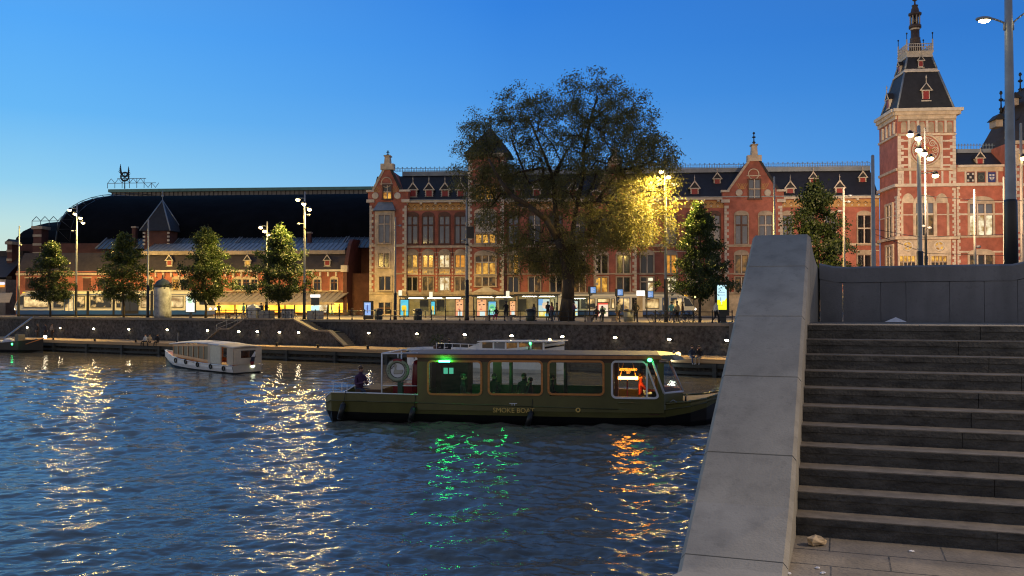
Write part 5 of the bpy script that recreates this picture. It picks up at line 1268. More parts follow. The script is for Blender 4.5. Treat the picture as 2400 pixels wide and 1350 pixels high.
# ------------------------------------------------------------------ railing
xs0, xs1 = QF.x(505, 745, NW + .35), QF.x(1716, 755, NW + .35)
rl_ = thing('quay_railing', QF.w((xs0 + xs1) / 2, NW + .35, STREET), 'dark iron railing with knobbed posts along the edge of the far quay', 'railing')
m = MB(QF)
xa1, xa2 = QF.x(690, 745, NW + .35), QF.x(728, 745, NW + .35)
for a, b in ((xs0, xa1), (xa2, xs1)):
    for h in (.46, .92): m.tube((a, NW + .35, STREET + h), (b, NW + .35, STREET + h), .03, iron, n=6)
for h in (.46, .92): m.tube((xa1, NW + .35, STREET + h), (xa1 + 1.3, NW - .6, STREET + h - .75), .028, iron, n=6)
m.build('rail', parent=rl_)
n = 36
for i in range(n + 1):
    x = xs0 + (xs1 - xs0) * i / n
    if xa1 + .2 < x < xa2 - .2: continue
    m = MB(QF); m.lathe(x, NW + .35, [(.08, STREET), (.08, STREET + .12), (.045, STREET + .18), (.045, STREET + .42), (.075, STREET + .46), (.045, STREET + .5), (.045, STREET + .86), (.08, STREET + .92), (.045, STREET + .98), (.06, STREET + 1.03), (.01, STREET + 1.08)], iron, 8)
    m.build('post', parent=rl_)
for (x0, z0, x1, z1) in ((xl1, STREET, xm1, zm), (xm0, zm, xl0, DECK)):
    pass
hr_ = thing('stair_handrail', QF.w(xl1, NW - .1, zm), 'metal handrail climbing the left flight of the quay stair', 'handrail')
m = MB(QF); m.tube((xl1 - .2, NW - 1.6, STREET + .8), (xm0 - 1.2, NW - 1.6, zm + .55), .035, steel, n=5); m.tube((xl1 - .2, NW - 1.6, STREET + .35), (xm0 - 1.2, NW - 1.6, zm + .1), .03, steel, n=5)
for k in range(4): q = k / 3; x = xl1 - .2 + (xm0 - 1 - xl1) * q; m.tube((x, NW - 1.6, zm + (STREET - zm) * (1 - q) - .4), (x, NW - 1.6, STREET + .8 + (zm - STREET - .25) * q), .03, steel, n=5)
m.build('rail', parent=hr_)

# ------------------------------------------------------------------ trams
def tram(u0, u1, y, nose, wins, label, vt=688, doors=()):
    x0, x1 = FF.x(u0, 700, y), FF.x(u1, 700, y); z0 = STREET + .28; z1 = FF.z((u0 + u1) / 2, vt, y); H = z1 - z0
    t = thing('tram', FF.w((x0 + x1) / 2, y, STREET), label, 'tram')
    W = 2.4; ns = 2.6
    def prof(xa, xb, za, zb): return [(xa, za), (xb, za), (xb, zb), (xa, zb)]
    zw0, zw1 = z0 + H * .30, z0 + H * .80
    m = MB(FF); nl, nr = nose
    sil = [(x0 + (.25 if nl else 0), z0 + .5), (x1 - (.15 if nr else 0), z0 + .5)]
    if nr: sil += [(x1, z0 + .9), (x1 - .15, z0 + H * .38), (x1 - .75, z0 + H * .78), (x1 - 1.3, z0 + H * .93), (x1 - 2.2, z1)]
    else: sil += [(x1, z1 - .2), (x1 - .2, z1)]
    if nl: sil += [(x0 + 2., z1), (x0 + 1.2, z0 + H * .93), (x0 + .65, z0 + H * .78), (x0 + .1, z0 + H * .38), (x0, z0 + .9)]
    else: sil += [(x0 + .2, z1), (x0, z1 - .2)]
    m.prism(sil, y, y + W, tram_white); m.box(x0 + 1, y + .4, z1, x1 - 2.4, y + W - .4, z1 + .12, zinc)
    m.build('body', parent=t)
    m = MB(FF); m.box(x0 + .3, y - .03, z0, x1 - .25, y + W, z0 + .56, tram_blue); m.box(x0 + .4, y + .2, STREET + .05, x1 - .4, y + W - .2, z0 + .02, black); m.build('skirt', parent=t)
    m = MB(FF); m.box(x0 + 1.8, y - .03, z0 + H * .86, x1 - 1.6, y, z0 + H * .885, tram_blue); m.build('roof_stripe', parent=t)
    for a, b, kind in wins:
        xa, xb = FF.x(a, 715, y), FF.x(b, 715, y); m = MB(FF)
        if kind == 'gap': m.box(xa, y - .04, z0, xb, y + W, z1 + .02, black); m.build('bellows', parent=t); continue
        if kind in ('door', 'bdoor'):
            m.box(xa, y - .04, z0 + .1, xb, y - .005, zw1 + .1, tram_blue if kind == 'bdoor' else black); o = m.build('door', parent=t)
            MB(FF).box(xa + .1, y - .05, z0 + .5, (xa + xb) / 2 - .05, y - .035, zw1, TRAMW[0] if kind == 'bdoor' else glass_dark).box((xa + xb) / 2 + .05, y - .05, z0 + .5, xb - .1, y - .035, zw1, TRAMW[1] if kind == 'bdoor' else glass_dark).build('pane', parent=o); continue
        m.box(xa, y - .035, zw0, xb, y - .005, zw1, black); o = m.build('window', parent=t)
        MB(FF).box(xa + .08, y - .045, zw0 + .08, xb - .08, y - .03, zw1 - .08, TRAMW[kind]).build('pane', parent=o)
    for s_, on in ((1, nr), (-1, nl)):
        if not on: continue
        X = x1 if s_ > 0 else x0; m = MB(FF)
        m.add([(X - s_ * 1.5, y - .02, z0 + H * .84), (X - s_ * .85, y - .02, z0 + H * .78), (X - s_ * .24, y - .02, z0 + H * .42), (X - s_ * 1.35, y - .02, z0 + H * .42)], [(0, 1, 2, 3)], glass_dark)
        m.add([(X - s_ * .68, y + .12, z0 + H * .76), (X - s_ * .1, y + .12, z0 + H * .4), (X - s_ * .1, y + W - .12, z0 + H * .4), (X - s_ * .68, y + W - .12, z0 + H * .76)], [(0, 1, 2, 3)], glass_dark)
        m.build('windscreen', parent=t)
        m = MB(FF); m.ell((X + s_ * .02, y + .3, z0 + .75), (.1, .14, .14), glow('tram_headlight', (1, .92, .75), 8), 8, 5); m.ell((X + s_ * .02, y + W - .3, z0 + .75), (.1, .14, .14), glow('tram_headlight', (1, .92, .75), 8), 8, 5); m.build('headlight', parent=t)
        m = MB(FF); m.box(X - s_ * 1.25, y + .3, z0 + H * .90, X - s_ * 1.0, y + 1.6, z0 + H * .97, glow('tram_destination', (1, .45, .02), 3)); m.build('destination_display', parent=t)
    return t
TRAMW = [lit('tram_inside', (.01, .012, .012), (.95, .6, .22), 1.1, 1.1, .5, .66), lit('tram_bright', (.25, .14, .05), (1, .72, .32), 1.1, 1.3, .4, .7), glass_dark]
tram(33, 491, -17, (True, True), [(55, 114, 1), (126, 149, 0), (151, 173, 'bdoor'), (177, 199, 0), (203, 209, 'gap'), (212, 261, 0), (264, 269, 'gap'), (273, 283, 0), (285, 325, 'door'), (330, 350, 1), (353, 359, 'gap'), (363, 395, 0), (400, 430, 1)],
     'long white and blue tram standing at the left behind the young trees', 683)
tram(1262, 1630, -16, (False, True), [(1268, 1300, 1), (1330, 1358, 0), (1362, 1395, 0), (1400, 1430, 1), (1433, 1441, 1), (1446, 1477, 'bdoor'), (1481, 1493, 'door'), (1499, 1505, 'gap'), (1512, 1545, 1), (1552, 1567, 'bdoor'), (1572, 1600, 'bdoor')],
     'white and blue tram standing right of the big tree trunk', 690)

# ------------------------------------------------------------------ tram stop shelters with lit posters
dk = mat('shelter_frame', (.03, .033, .035), .4, .2, 3); pg = mat('grey_panel', (.06, .075, .08), .4, .1, 1.)
def P2(c, s=1.): return glow('poster_%d_%d_%d_%d' % (int(c[0] * 255), int(c[1] * 255), int(c[2] * 255), int(s * 10)), c, s)
def emit_poster(par, fr, y, u0, v0, u1, v1, kind, name='poster'):
    x0, z0, x1, z1 = rect(fr, y, u0, v0, u1, v1); W, H = x1 - x0, z1 - z0
    X = lambda a: x0 + a * W; Z = lambda b: z0 + b * H
    m = MB(fr); m.box(x0 - .08, y, z0 - .1, x1 + .08, y + .16, z1 + .1, black); o = m.build(name + '_case' if name != 'screen' else 'screen_case', parent=par)
    m = MB(fr); m2 = MB(fr)
    def q(a, b, c, d, col, s=1., off=1): m.box(X(a), y - .008 * off, Z(b), X(c), y - .008 * off + .005, Z(d), P2(col, s))
    def e(a, b, ra, rb, col, s=1., off=2, ph=0.): m.add([(X(a) + ra * W * math.cos(t + ph), y - .008 * off, Z(b) + rb * H * math.sin(t)) for t in np.linspace(0, 6.283, 15)[:-1]], [tuple(range(14))], P2(col, s))
    if kind == 'glove':
        q(0, 0, 1, 1, (.10, .62, .80)); e(.5, .48, .30, .20, (.95, .62, .02)); q(.42, 0, .72, .4, (.95, .62, .02), off=2)
        for k in range(4): e(.28 + k * .14, .6, .07, .07, (1., .75, .05), off=3)
        for k in range(5): q(.15, .78 + .035 * k, .3 + .1 * ((k * 3) % 5), .79 + .035 * k, (.03, .3, .5), off=3)
    elif kind == 'face':
        q(0, 0, 1, 1, (.90, .42, .17)); e(.5, .55, .42, .34, (1., .50, .24)); e(.28, .68, .13, .035, (.10, .04, .03), off=3); e(.72, .70, .13, .035, (.10, .04, .03), off=3)
        e(.48, .55, .08, .05, (.75, .38, .22), off=3); e(.42, .42, .16, .035, (.65, .12, .1), off=3); q(0, 0, .2, .25, (.9, .35, .2), off=2); q(.3, 0, .85, .27, (.72, .88, .86), off=4); q(.4, .88, .6, .96, (.2, .1, .08), off=3); q(.1, .8, .35, .83, (.3, .14, .1), off=3)
    elif kind == 'mask':
        q(0, 0, 1, 1, (.25, .62, .72)); e(.5, .45, .45, .36, (.22, .72, .30)); e(.5, .58, .3, .06, (.05, .35, .3), off=3); e(.4, .38, .12, .05, (.8, .9, .85), off=3); e(.6, .2, .2, .08, (.4, .8, .7), off=3); q(.1, .88, .9, .97, (.1, .4, .75), off=2)
    elif kind == 'portrait':
        q(0, 0, 1, 1, (.55, .68, .62)); q(0, .65, .4, 1, (.2, .45, .8), off=2); e(.6, .62, .26, .16, (.92, .68, .5), off=3); e(.6, .72, .28, .1, (.75, .6, .4), off=4); q(.05, .0, .9, .3, (.95, .75, .12), off=2); e(.3, .2, .16, .12, (.95, .85, .4), off=3); e(.62, .45, .22, .1, (.4, .75, .9), off=2); e(.75, .12, .18, .1, (.3, .7, .9), off=3)
    elif kind == 'red':
        q(0, 0, 1, 1, (.95, .75, .55)); q(0, .88, 1, 1, (.85, .08, .05), off=2); q(0, 0, .08, 1, (.85, .08, .05), off=2); e(.5, .55, .3, .14, (.15, .2, .1), off=3); e(.6, .3, .25, .12, (.3, .35, .15), off=3)
    elif kind == 'blue':
        q(0, 0, 1, 1, (.30, .48, .90)); e(.5, .55, .1, .3, (.06, .1, .35), off=3); q(.42, .2, .58, .4, (.1, .15, .4), off=3); q(.2, .85, .8, .9, (.7, .8, 1), off=3)
    elif kind == 'white':
        q(0, 0, 1, 1, (.92, 1., .86), 1.3); q(.25, .55, .7, .9, (.6, .95, .6), 1.1, 2)
    elif kind == 'teal':
        q(0, 0, 1, 1, (.72, .92, .95), 1.2); e(.5, .5, .3, .2, (.2, .7, .75), off=3)
    elif kind == 'board':
        q(0, 0, 1, 1, (.22, .42, .85), 1.2)
        for k in range(7): q(.1, .12 + k * .12, .55 + .05 * ((k * 5) % 7), .17 + k * .12, (.75, .85, 1), off=2)
    elif kind == 'tall':
        q(0, 0, 1, 1, (.58, .88, .95), 1.15); 
        for k in range(9): q(k / 9, 0, (k + 1) / 9, .30 + .10 * abs(k - 4) / 4 + .03 * ((k * 7) % 3), (.95, .92, .02), 1.15, 2)
        q(.3, .36, .42, .5, (.35, .5, .6), off=3); q(.42, .22, .5, .34, (.7, .85, .8), off=3)
        put_text(m, 'Buiten', W * .24, X(.5), y - .03, Z(.68), P2((.03, .06, .28))); put_text(m, 'gewoon', W * .22, X(.5), y - .03, Z(.575), P2((.03, .06, .28)))
        q(.36, .905, .64, .925, (.2, .4, .5), off=3); q(.33, .845, .6, .855, (.3, .5, .6), off=3); q(.12, .06, .85, .075, (.45, .55, .05), off=3); q(.12, .16, .6, .175, (.45, .55, .05), off=3)
    m.build(name, parent=o)
    return o
ysx = -27.
def shelter(u0, u1, vr, y, label, panels, depth=2.2):
    x0, x1 = FF.x(u0, 700, y), FF.x(u1, 700, y); zr = FF.z((u0 + u1) / 2, vr, y)
    t = thing('tram_shelter', FF.w((x0 + x1) / 2, y, STREET), label, 'shelter', 'tram stop shelters')
    m = MB(FF); m.box(x0 - .3, y - .9, zr, x1 + .3, y + depth, zr + .14, dk); m.box(x0, y - .2, zr - .1, x1, y + depth - .6, zr - .002, mat('shelter_ceiling', (.5, .5, .48), .5, .1, 1)); m.build('roof', parent=t)
    m = MB(FF); k = max(2, int((x1 - x0) / 2.2))
    for i in range(k): a = x0 + .3 + (x1 - x0 - .6) * (i + .15) / k; m.box(a, y + .4, zr - .15, a + (x1 - x0) / k * .7, y + .55, zr - .115, glow('shelter_tube', (1, .86, .62), 30))
    m.build('strip_light', parent=t)
    for i in range(k + 1):
        a = x0 + (x1 - x0) * i / k; MB(FF).box(a - .05, y + depth - .75, STREET, a + .05, y + depth - .65, zr, dk).build('post', parent=t)
    m = MB(FF); m.box(x0, y + depth - .72, STREET + .3, x1, y + depth - .7, zr - .1, clear_glass('shelter_glass', (.8, .88, .84))); m.build('glass_wall', parent=t)
    for a, b, c, d, kind in panels:
        if kind == 'grey':
            xx0, zz0, xx1, zz1 = rect(FF, y + .3, a, b, c, d); MB(FF).box(xx0, y + .3, zz0, xx1, y + .36, zz1, pg).build('panel', parent=t)
        else: emit_poster(t, FF, y - .1 if kind in ('glove', 'face') else y + .5, a, b, c, d, kind)
    return t
shelter(944, 1088, 696, ysx, 'tram shelter with the yellow glove poster, left of the dark mast', [(937, 703, 957, 741, 'glove'), (984, 703, 1004, 729, 'grey'), (1010, 707, 1019, 737, 'glove'), (1023, 703, 1042, 729, 'grey'), (1068, 702, 1086, 741, 'face')])
shelter(1106, 1205, 694, ysx, 'middle tram shelter with two orange face posters', [(1118, 702, 1140, 741, 'face'), (1145, 707, 1162, 738, 'mask'), (1170, 702, 1190, 726, 'grey'), (1195, 706, 1208, 738, 'face')])
shelter(1212, 1306, 692, ysx, 'tram shelter left of the big trunk with a colourful portrait poster', [(1213, 701, 1234, 730, 'grey'), (1262, 701, 1288, 743, 'portrait')])
shelter(1322, 1376, 697, ysx, 'short tram shelter just right of the big trunk', [(1342, 706, 1354, 740, 'portrait')])
rp = thing('poster_case', FF.w(FF.x(1413, 740, ysx), ysx, STREET), 'free standing lit poster with a red border near the seated pair', 'advert', 'lit advert panels on the street')
emit_poster(rp, FF, ysx, 1401, 710, 1425, 742, 'red')
MB(FF).box(FF.x(1402, 740, ysx), ysx + .02, STREET, FF.x(1424, 740, ysx), ysx + .14, FF.z(1413, 743, ysx), black).build('foot', parent=rp)
for u, v in ((938, 686), (1010, 690), (1190, 688)):
    x, z = FF.px(u, v, ysx - 1.); t = thing('stop_sign', FF.w(x, ysx - 1, STREET), {938: 'pale lit tram stop flag above the yellow glove poster', 1010: 'pale lit tram stop flag above the second grey panel', 1190: 'pale lit tram stop flag above the middle shelter'}[u], 'stop sign', 'lit tram stop flags')
    MB(FF).box(x - .2, ysx - 1.05, z - .35, x + .2, ysx - .95, z + .3, glow('stop_flag', (.9, .85, .62), 1.1)).build('flag', parent=t); MB(FF).tube((x, ysx - 1, STREET), (x, ysx - 1, z - .3), .05, dk, n=6).build('pole', parent=t)

def totem(u0, v0, u1, v1, n, kind, label, post=None, w=.3, y=None, fr=QF, name='advert_totem'):
    """a free standing lit panel"""
    yy = n; x0, z0, x1, z1 = rect(fr, yy, u0, v0, u1, v1)
    t = thing(name, fr.w((x0 + x1) / 2, yy, STREET), label, 'advert', 'lit advert panels on the street')
    emit_poster(t, fr, yy, u0, v0, u1, v1, kind)
    m = MB(fr); c = (x0 + x1) / 2; hw = (x1 - x0) / 2
    if post: m.box(c - post, yy + .04, STREET, c + post, yy + .14, z0 - .1, dk)
    else: m.box(x0 - .14, yy + .02, STREET, x1 + .14, yy + w, z1 + .16, black)
    m.build('stand', parent=t); return t
totem(436, 695, 456, 731, 9., 'white', 'white lit screen on a thin post in front of the left tram', .18)
totem(853.5, 709, 869, 740, 11., 'blue', 'blue lit advert screen in front of the dark link building')
def frontal(u, v=700): d = ray(u, v); return V((d.x, d.y, 0)).normalized()
pT = qpos(1692, 9.0, 757); dT = frontal(1692); frT = Fr(pT, (.99, -.12))
totem(1681, 668, 1703, 726, 0, 'tall', 'tall lit advert screen, blue above yellow, beside the concrete parapet', .35, fr=frT)
m = MB(frT); a0, b0, a1, b1 = rect(frT, 0, 1681, 664, 1704, 733); m.box(a0 - .2, .17, b0 - .25, a1 + .2, .6, b1 + .15, dk); tt = m.build('screen_back', parent=[o for o in bpy.data.objects if o.get('label', '').startswith('tall lit advert')][0])
# info sign with a white head
p = qpos(738, 9.); frS = Fr(p, (1, 0)); t = thing('info_sign', p, 'tall information sign with a white lit head beside the quay stair', 'sign')
for v0, v1, mt_ in ((690.5, 697, glow('sign_head', (1, .97, .9), 1.8)), (698, 715, pg), (716, 727.5, glow('sign_foot', (.62, .92, .95), 1.1))):
    x0, z0, x1, z1 = rect(frS, 0, 728 if v0 < 691 else 729.5, v0, 750 if v0 < 691 else 748, v1); MB(frS).box(x0, -.12, z0, x1, .12, z1, mt_).build('sign_panel', parent=t)
x0, z0, x1, z1 = rect(frS, 0, 733, 727, 745, 750); MB(frS).box(x0, -.08, STREET, x1, .08, z1, dk).build('stand', parent=t)
# departure boards on poles
for u, v, lab in ((1390, 680, 'first blue departure board right of the big trunk'), (1453.5, 685.5, 'middle blue departure board, above the tram roof'), (1524.5, 690, 'blue departure board left of the three headed lamp mast')):
    y = ysx + 1.5; x, z = FF.px(u, v, y); t = thing('departure_board', FF.w(x, y, STREET), lab, 'screen', 'departure boards at the tram stop'); f2 = Fr(FF.w(x, y, 0), (.96, -.28))
    MB(f2).tube((-.45, .1, STREET), (-.45, .1, z - .3), .07, dk, n=8).box(-.62, -.0, z - .42, .38, .2, z + .45, dk).tube((-.45, .1, z - .6), (-.1, .1, z - .55), .08, dk, n=6).build('pole', parent=t)
    m = MB(f2)
    W, H = 1.0, 1.0; m.box(-.30, -.012, z - .34, .32, -.002, z + .36, P2((.16, .34, .72), .9))
    for k in range(6): m.box(-.25, -.02, z - .27 + k * .1, -.02 + .06 * ((k * 3) % 5), -.013, z - .23 + k * .1, P2((.6, .7, .9)))
    m.build('screen', parent=t)
y = ysx + 2; x, z = FF.px(1502, 687, y); t = thing('clock_post', FF.w(x, y, STREET), 'grey post with a small white lit box between two departure boards', 'post')
MB(FF).box(x - .45, y - .2, STREET, x + .2, y + .2, z - .35, stone_grey).build('post', parent=t); MB(FF).box(x - .5, y - .25, z - .3, x + .45, y + .25, z + .3, glow('post_box', (1, .96, .88), 1.6)).build('lit_box', parent=t)
# yellow traffic light right of the tram
y = -14; x, z = FF.px(1626, 696, y); t = thing('traffic_light', FF.w(x, y, STREET), 'small amber signal head on a pole at the nose of the right tram', 'signal')
MB(FF).tube((x, y, STREET), (x, y, z - .25), .06, dk, n=6).box(x - .3, y - .05, z - .3, x + .3, y + .2, z + .3, black).build('pole', parent=t)
for d_ in (-.14, .14): MB(FF).ell((x + d_, y - .1, z), (.12, .05, .14), glow('amber_lens', (1, .7, .2), 4), 8, 5).build('lens', parent=t)

# advertising column
p = qpos(381, 8.5); fr = Fr(p, (1, 0)); t = thing('advert_column', p, 'round grey advertising column with a dark domed cap before the left tram', 'advertising column')
ppm = FP / p.y; rr = 19.5 / ppm; zA, zB = at(381, 672, p.y).z, at(381, 650, p.y).z
MB(fr).lathe(0, 0, [(rr * 1.02, STREET), (rr, STREET + .3), (rr, zA)], mat('pasted_posters', (.13, .14, .15), .7, .45, .9, col2=(.30, .32, .35)), 24).build('drum', parent=t)
MB(fr).lathe(0, 0, [(rr * 1.08, zA), (rr * 1.08, zA + .18), (rr * .95, zA + .3), (rr * .75, zA + .6), (rr * .35, zA + .85), (.08, zA + 1.0), (.06, zB + .3)], mat('cap_green', (.03, .045, .05), .5, .2, 2), 24).build('cap', parent=t)

# bins
for u, n, lab in ((887, 8.5, 'dark green bin beside the blue advert screen'), (979, 7.2, 'dark bin in front of the first shelter'), (1243, 7.5, 'black bin left of the portrait poster'), (1473, 7.4, 'grey bin under the middle departure board')):
    p = qpos(u, n, 752); fr = Fr(p, (1, 0)); t = thing('litter_bin', p, lab, 'bin', 'litter bins on the quay'); bm_ = mat('bin_green', (.03, .045, .04), .5, .2, 2) if u < 1300 else mat('bin_grey', (.13, .14, .14), .5, .2, 2)
    MB(fr).lathe(0, 0, [(.36, STREET), (.42, STREET + .1), (.44, STREET + .95)], bm_, 14).build('body', parent=t); MB(fr).lathe(0, 0, [(.48, STREET + .951), (.48, STREET + 1.03), (.3, STREET + 1.12), (.05, STREET + 1.16)], black, 14).build('lid', parent=t)
# cabinets by the stairs
cabm = mat('cabinet_grey', (.20, .21, .22), .55, .2, 2)
for u0, v0, u1, n, pt, lab, cm in ((577, 722, 600, 8.2, .5, 'tall pale cabinet with a pointed top behind the stair railing', mat('cabinet_pale', (.34, .36, .38), .55, .2, 2)), (604, 727, 633, 8.0, 0, 'wide grey cabinet right of the pointed one', cabm),
                               (659, 724, 679, 8.5, 0, 'grey cabinet covered with small scribbles right of the yellow topped tree', mat('scribbled_cabinet', (.08, .09, .11), .6, .9, 5, col2=(.30, .32, .36))), (719, 728, 748, 7.2, 0, 'grey cabinet below the information sign', cabm)):
    x0, x1 = QF.x(u0, 740, n), QF.x(u1, 740, n); z1 = QF.z((u0 + u1) / 2, v0, n); c = (x0 + x1) / 2; t = thing('utility_cabinet', QF.w(c, n, STREET), lab, 'cabinet', 'utility cabinets by the quay stairs')
    m = MB(QF); m.box(x0, n, STREET, x1, n + .7, z1, cm)
    if pt: m.add([(x0, n, z1), (x1, n, z1), (x1, n + .7, z1), (x0, n + .7, z1), (c, n + .35, z1 + pt)], [(0, 1, 4), (1, 2, 4), (2, 3, 4), (3, 0, 4)], cm)
    m.build('casing', parent=t); MB(QF).box(c - .015, n - .02, STREET + .1, c + .015, n, z1 - .1, black).box(c + .05, n - .03, STREET + .6, c + .12, n, STREET + .75, black).build('door_seam', parent=t)
# benches
for u, n, lab in ((1165, 8.0, 'long grey stone bench in front of the middle shelter'), (1408, 8.4, 'grey stone bench under the seated pair right of the tree'), (548, 8.2, 'low dark bench behind the railing left of the pointed cabinet')):
    p = qpos(u, n, 750); x = QF.x(u, 750, n); t = thing('bench', p, lab, 'bench', 'benches on the quay'); hw = 1.7
    MB(QF).box(x - hw, n, STREET + .36, x + hw, n + .55, STREET + .48, stone_grey).build('seat', parent=t)
    for s_ in (-1, 1): MB(QF).box(x + s_ * hw * .7 - .2, n + .08, STREET, x + s_ * hw * .7 + .2, n + .47, STREET + .36, stone_grey).build('leg', parent=t)
# overhead wires
wires = [((2048, 537), 58, (2157, 556), 64, (2400, 548), 72, 'upper'), ((2048, 548), 58, (2171, 594), 70, (2400, 600), 72, 'lower'), ((2157, 458), 64, (2300, 470), 70, (2400, 470), 72, 'high')]
for (a, Ya, b, Yb, c, Yc, k_) in wires:
    m = MB(); m.path([at(*a, Ya), at(*b, Yb), at(*c, Yc)], .022, black, 4); tag(m.build('overhead_wire', origin=at(*b, Yb)), k_ + ' of the overhead wires crossing in front of the tower', 'wire', 'overhead wires by the tower')
m = MB(); p0 = at(1095, 575, qpos(1094, 6.9).y); p1 = at(1330, 620, qpos(1328, 9).y); pts = [V(p0).lerp(V(p1), t_) - V((0, 0, 1.2 * t_ * (1 - t_))) for t_ in np.linspace(0, 1, 9)]
m.path(pts, .03, black, 4); tag(m.build('cable', origin=p0), 'dark cable hanging from the floodlight pole towards the big tree', 'wire')
# ------------------------------------------------------------------ people
skin_m = mat('skin', (.45, .26, .18), .6, .1, 8); hair_d = mat('dark_hair', (.02, .014, .01), .6, .3, 20); hair_b = mat('brown_hair', (.09, .05, .025), .6, .3, 20)
shoe_m = mat('shoe', (.05, .05, .05), .6, .3, 10); shoe_w = mat('pale_shoe', (.5, .5, .5), .6, .2, 10)
def cloth(n, c): return mat('cloth_' + n, c, .85, .2, 6)
C_ = dict(black=cloth('black', (.012, .012, .015)), navy=cloth('navy', (.02, .03, .06)), pink=cloth('pink', (.45, .16, .17)), olive=cloth('olive', (.10, .10, .05)), plum=cloth('plum', (.07, .03, .08)), jeans=cloth('jeans', (.05, .08, .15)),
          grey=cloth('grey', (.16, .16, .17)), beige=cloth('beige', (.40, .32, .22)), red=cloth('red', (.25, .03, .03)), teal=cloth('teal', (.08, .25, .28)), magenta=cloth('magenta', (.55, .03, .16)), white=cloth('white', (.6, .6, .58)), brown=cloth('brown', (.09, .05, .03)))
eye_m = mat('eye', (.02, .015, .012), .3, .1, 4); lip_m = mat('lips', (.3, .1, .08), .5, .1, 4)
def person(label, loc, heading, pose='stand', h=1.72, top='black', leg='black', hair=hair_d, arms='down', group=None, shoes=None, long_hair=False, lean=0., name='person', headturn=0.):
    T, LG, SH_ = C_[top], C_[leg], shoes or shoe_m
    k = h / 1.74; sit = pose in ('sit', 'bike'); pz = .09 if sit else .93
    J = {}; ed = []; rad = {}; bm_ = {}
    def j(n, p, r): J[n] = V(p) * k; rad[n] = r * k
    def b(a, c, m): ed.append((a, c)); bm_[(a, c)] = m
    ly = lean
    j('pelvis', (0, 0, pz), .135); j('spine', (0, ly * .3, pz + .2), .125); j('chest', (0, ly * .75, pz + .42), .145); j('neck', (0, ly, pz + .555), .06); j('head0', (0, ly + .01, pz + .645), .078); j('head', (0, ly + .02, pz + .735), .096); j('crown', (0, ly + .01, pz + .80), .07)
    b('pelvis', 'spine', T); b('spine', 'chest', T); b('chest', 'neck', T); b('neck', 'head0', skin_m); b('head0', 'head', skin_m); b('head', 'crown', skin_m)
    for s_, nm in ((-1, 'l'), (1, 'r')):
        j('sh' + nm, (s_ * .185, ly * .85, pz + .47), .062)
        A = {'down': ((.245, -.03, .2), (.27, .05, -.04), (.27, .08, -.13)), 'phone': ((.25, .06, .19), (.10, .28, .26), (.05, .35, .31)), 'lap': ((.26, .06, .18), (.13, .28, .10), (.06, .36, .10)), 'pocket': ((.29, -.05, .2), (.22, .1, .0), (.19, .14, -.06)),
             'bars': ((.23, .25, .25), (.22, .46, .14), (.22, .53, .12)), 'cheek': ((.22, .2, .2), (.08, .17, .48), (.06, .14, .58)) if s_ > 0 else ((.26, .06, .18), (.13, .28, .10), (.06, .36, .10)), 'reach': ((.24, .18, .22), (.22, .4, .2), (.22, .48, .21))}[arms]
        for nn, a, r in (('el', A[0], .048), ('wr', A[1], .034), ('ha', A[2], .036)): j(nn + nm, (s_ * a[0], a[1] + ly * .6, pz + a[2]), r)
        b('chest', 'sh' + nm, T); b('sh' + nm, 'el' + nm, T); b('el' + nm, 'wr' + nm, T); b('wr' + nm, 'ha' + nm, skin_m)
        j('hip' + nm, (s_ * .095, 0, pz - .02), .095)
        if pose == 'stand': kn, an, to = (.105, .02, .50), (.11, -.02, .09), (.125, .13, .045)
        elif pose == 'walk': kn, an, to = ((.1, .2, .52), (.1, .27, .11), (.11, .42, .07)) if s_ > 0 else ((.1, .02, .49), (.1, -.30, .16), (.11, -.2, .06))
        elif pose == 'bike': kn, an, to = ((.11, .36, .02), (.11, .30, -.38), (.12, .44, -.42)) if s_ > 0 else ((.11, .30, -.2), (.11, .12, -.58), (.12, .26, -.62))
        else: kn, an, to = (.13, .43, .09), (.13, .47 + .05 * s_, -.36), (.14, .61 + .05 * s_, -.41)
        j('kn' + nm, (s_ * kn[0], kn[1], kn[2]), .062); j('an' + nm, (s_ * an[0], an[1], an[2]), .045); j('to' + nm, (s_ * to[0], to[1], to[2]), .036)
        b('pelvis', 'hip' + nm, LG); b('hip' + nm, 'kn' + nm, LG); b('kn' + nm, 'an' + nm, LG); b('an' + nm, 'to' + nm, SH_)
    ns = list(J); me = bpy.data.meshes.new('body'); me.from_pydata([tuple(J[n]) for n in ns], [(ns.index(a), ns.index(c)) for a, c in ed], [])
    o = bpy.data.objects.new('body', me); COL.objects.link(o); o.modifiers.new('skin', 'SKIN'); s2 = o.modifiers.new('sub', 'SUBSURF'); s2.levels = 1; s2.render_levels = 1
    for i, n in enumerate(ns):
        sv = me.skin_vertices[0].data[i]; sv.radius = (rad[n] * (1.25 if n in ('chest', 'pelvis') else 1), rad[n] * (.85 if n in ('chest', 'spine', 'pelvis') else 1)); sv.use_root = n == 'pelvis'
    dg = bpy.context.evaluated_depsgraph_get(); ev = bpy.data.meshes.new_from_object(o.evaluated_get(dg)); bpy.data.objects.remove(o)
    vs = [v.co.copy() for v in ev.vertices]; fs = [tuple(p.vertices) for p in ev.polygons]; bpy.data.meshes.remove(ev)
    t = thing(name, loc, label, 'person', group); t.rotation_euler = (0, 0, heading)
    m = MB(); by = {}
    for f in fs:
        c = sum((vs[i] for i in f), V()) / len(f); best = None
        for (a, d), mm in bm_.items():
            A_, B_ = J[a], J[d]; ab = B_ - A_; q = max(0, min(1, (c - A_).dot(ab) / max(1e-9, ab.length_squared))); dd = (c - (A_ + ab * q)).length - rad[a] * .6
            if best is None or dd < best[0]: best = (dd, mm)
        by.setdefault(best[1].name, (best[1], []))[1].append(f)
    m.v = [tuple(v) for v in vs]
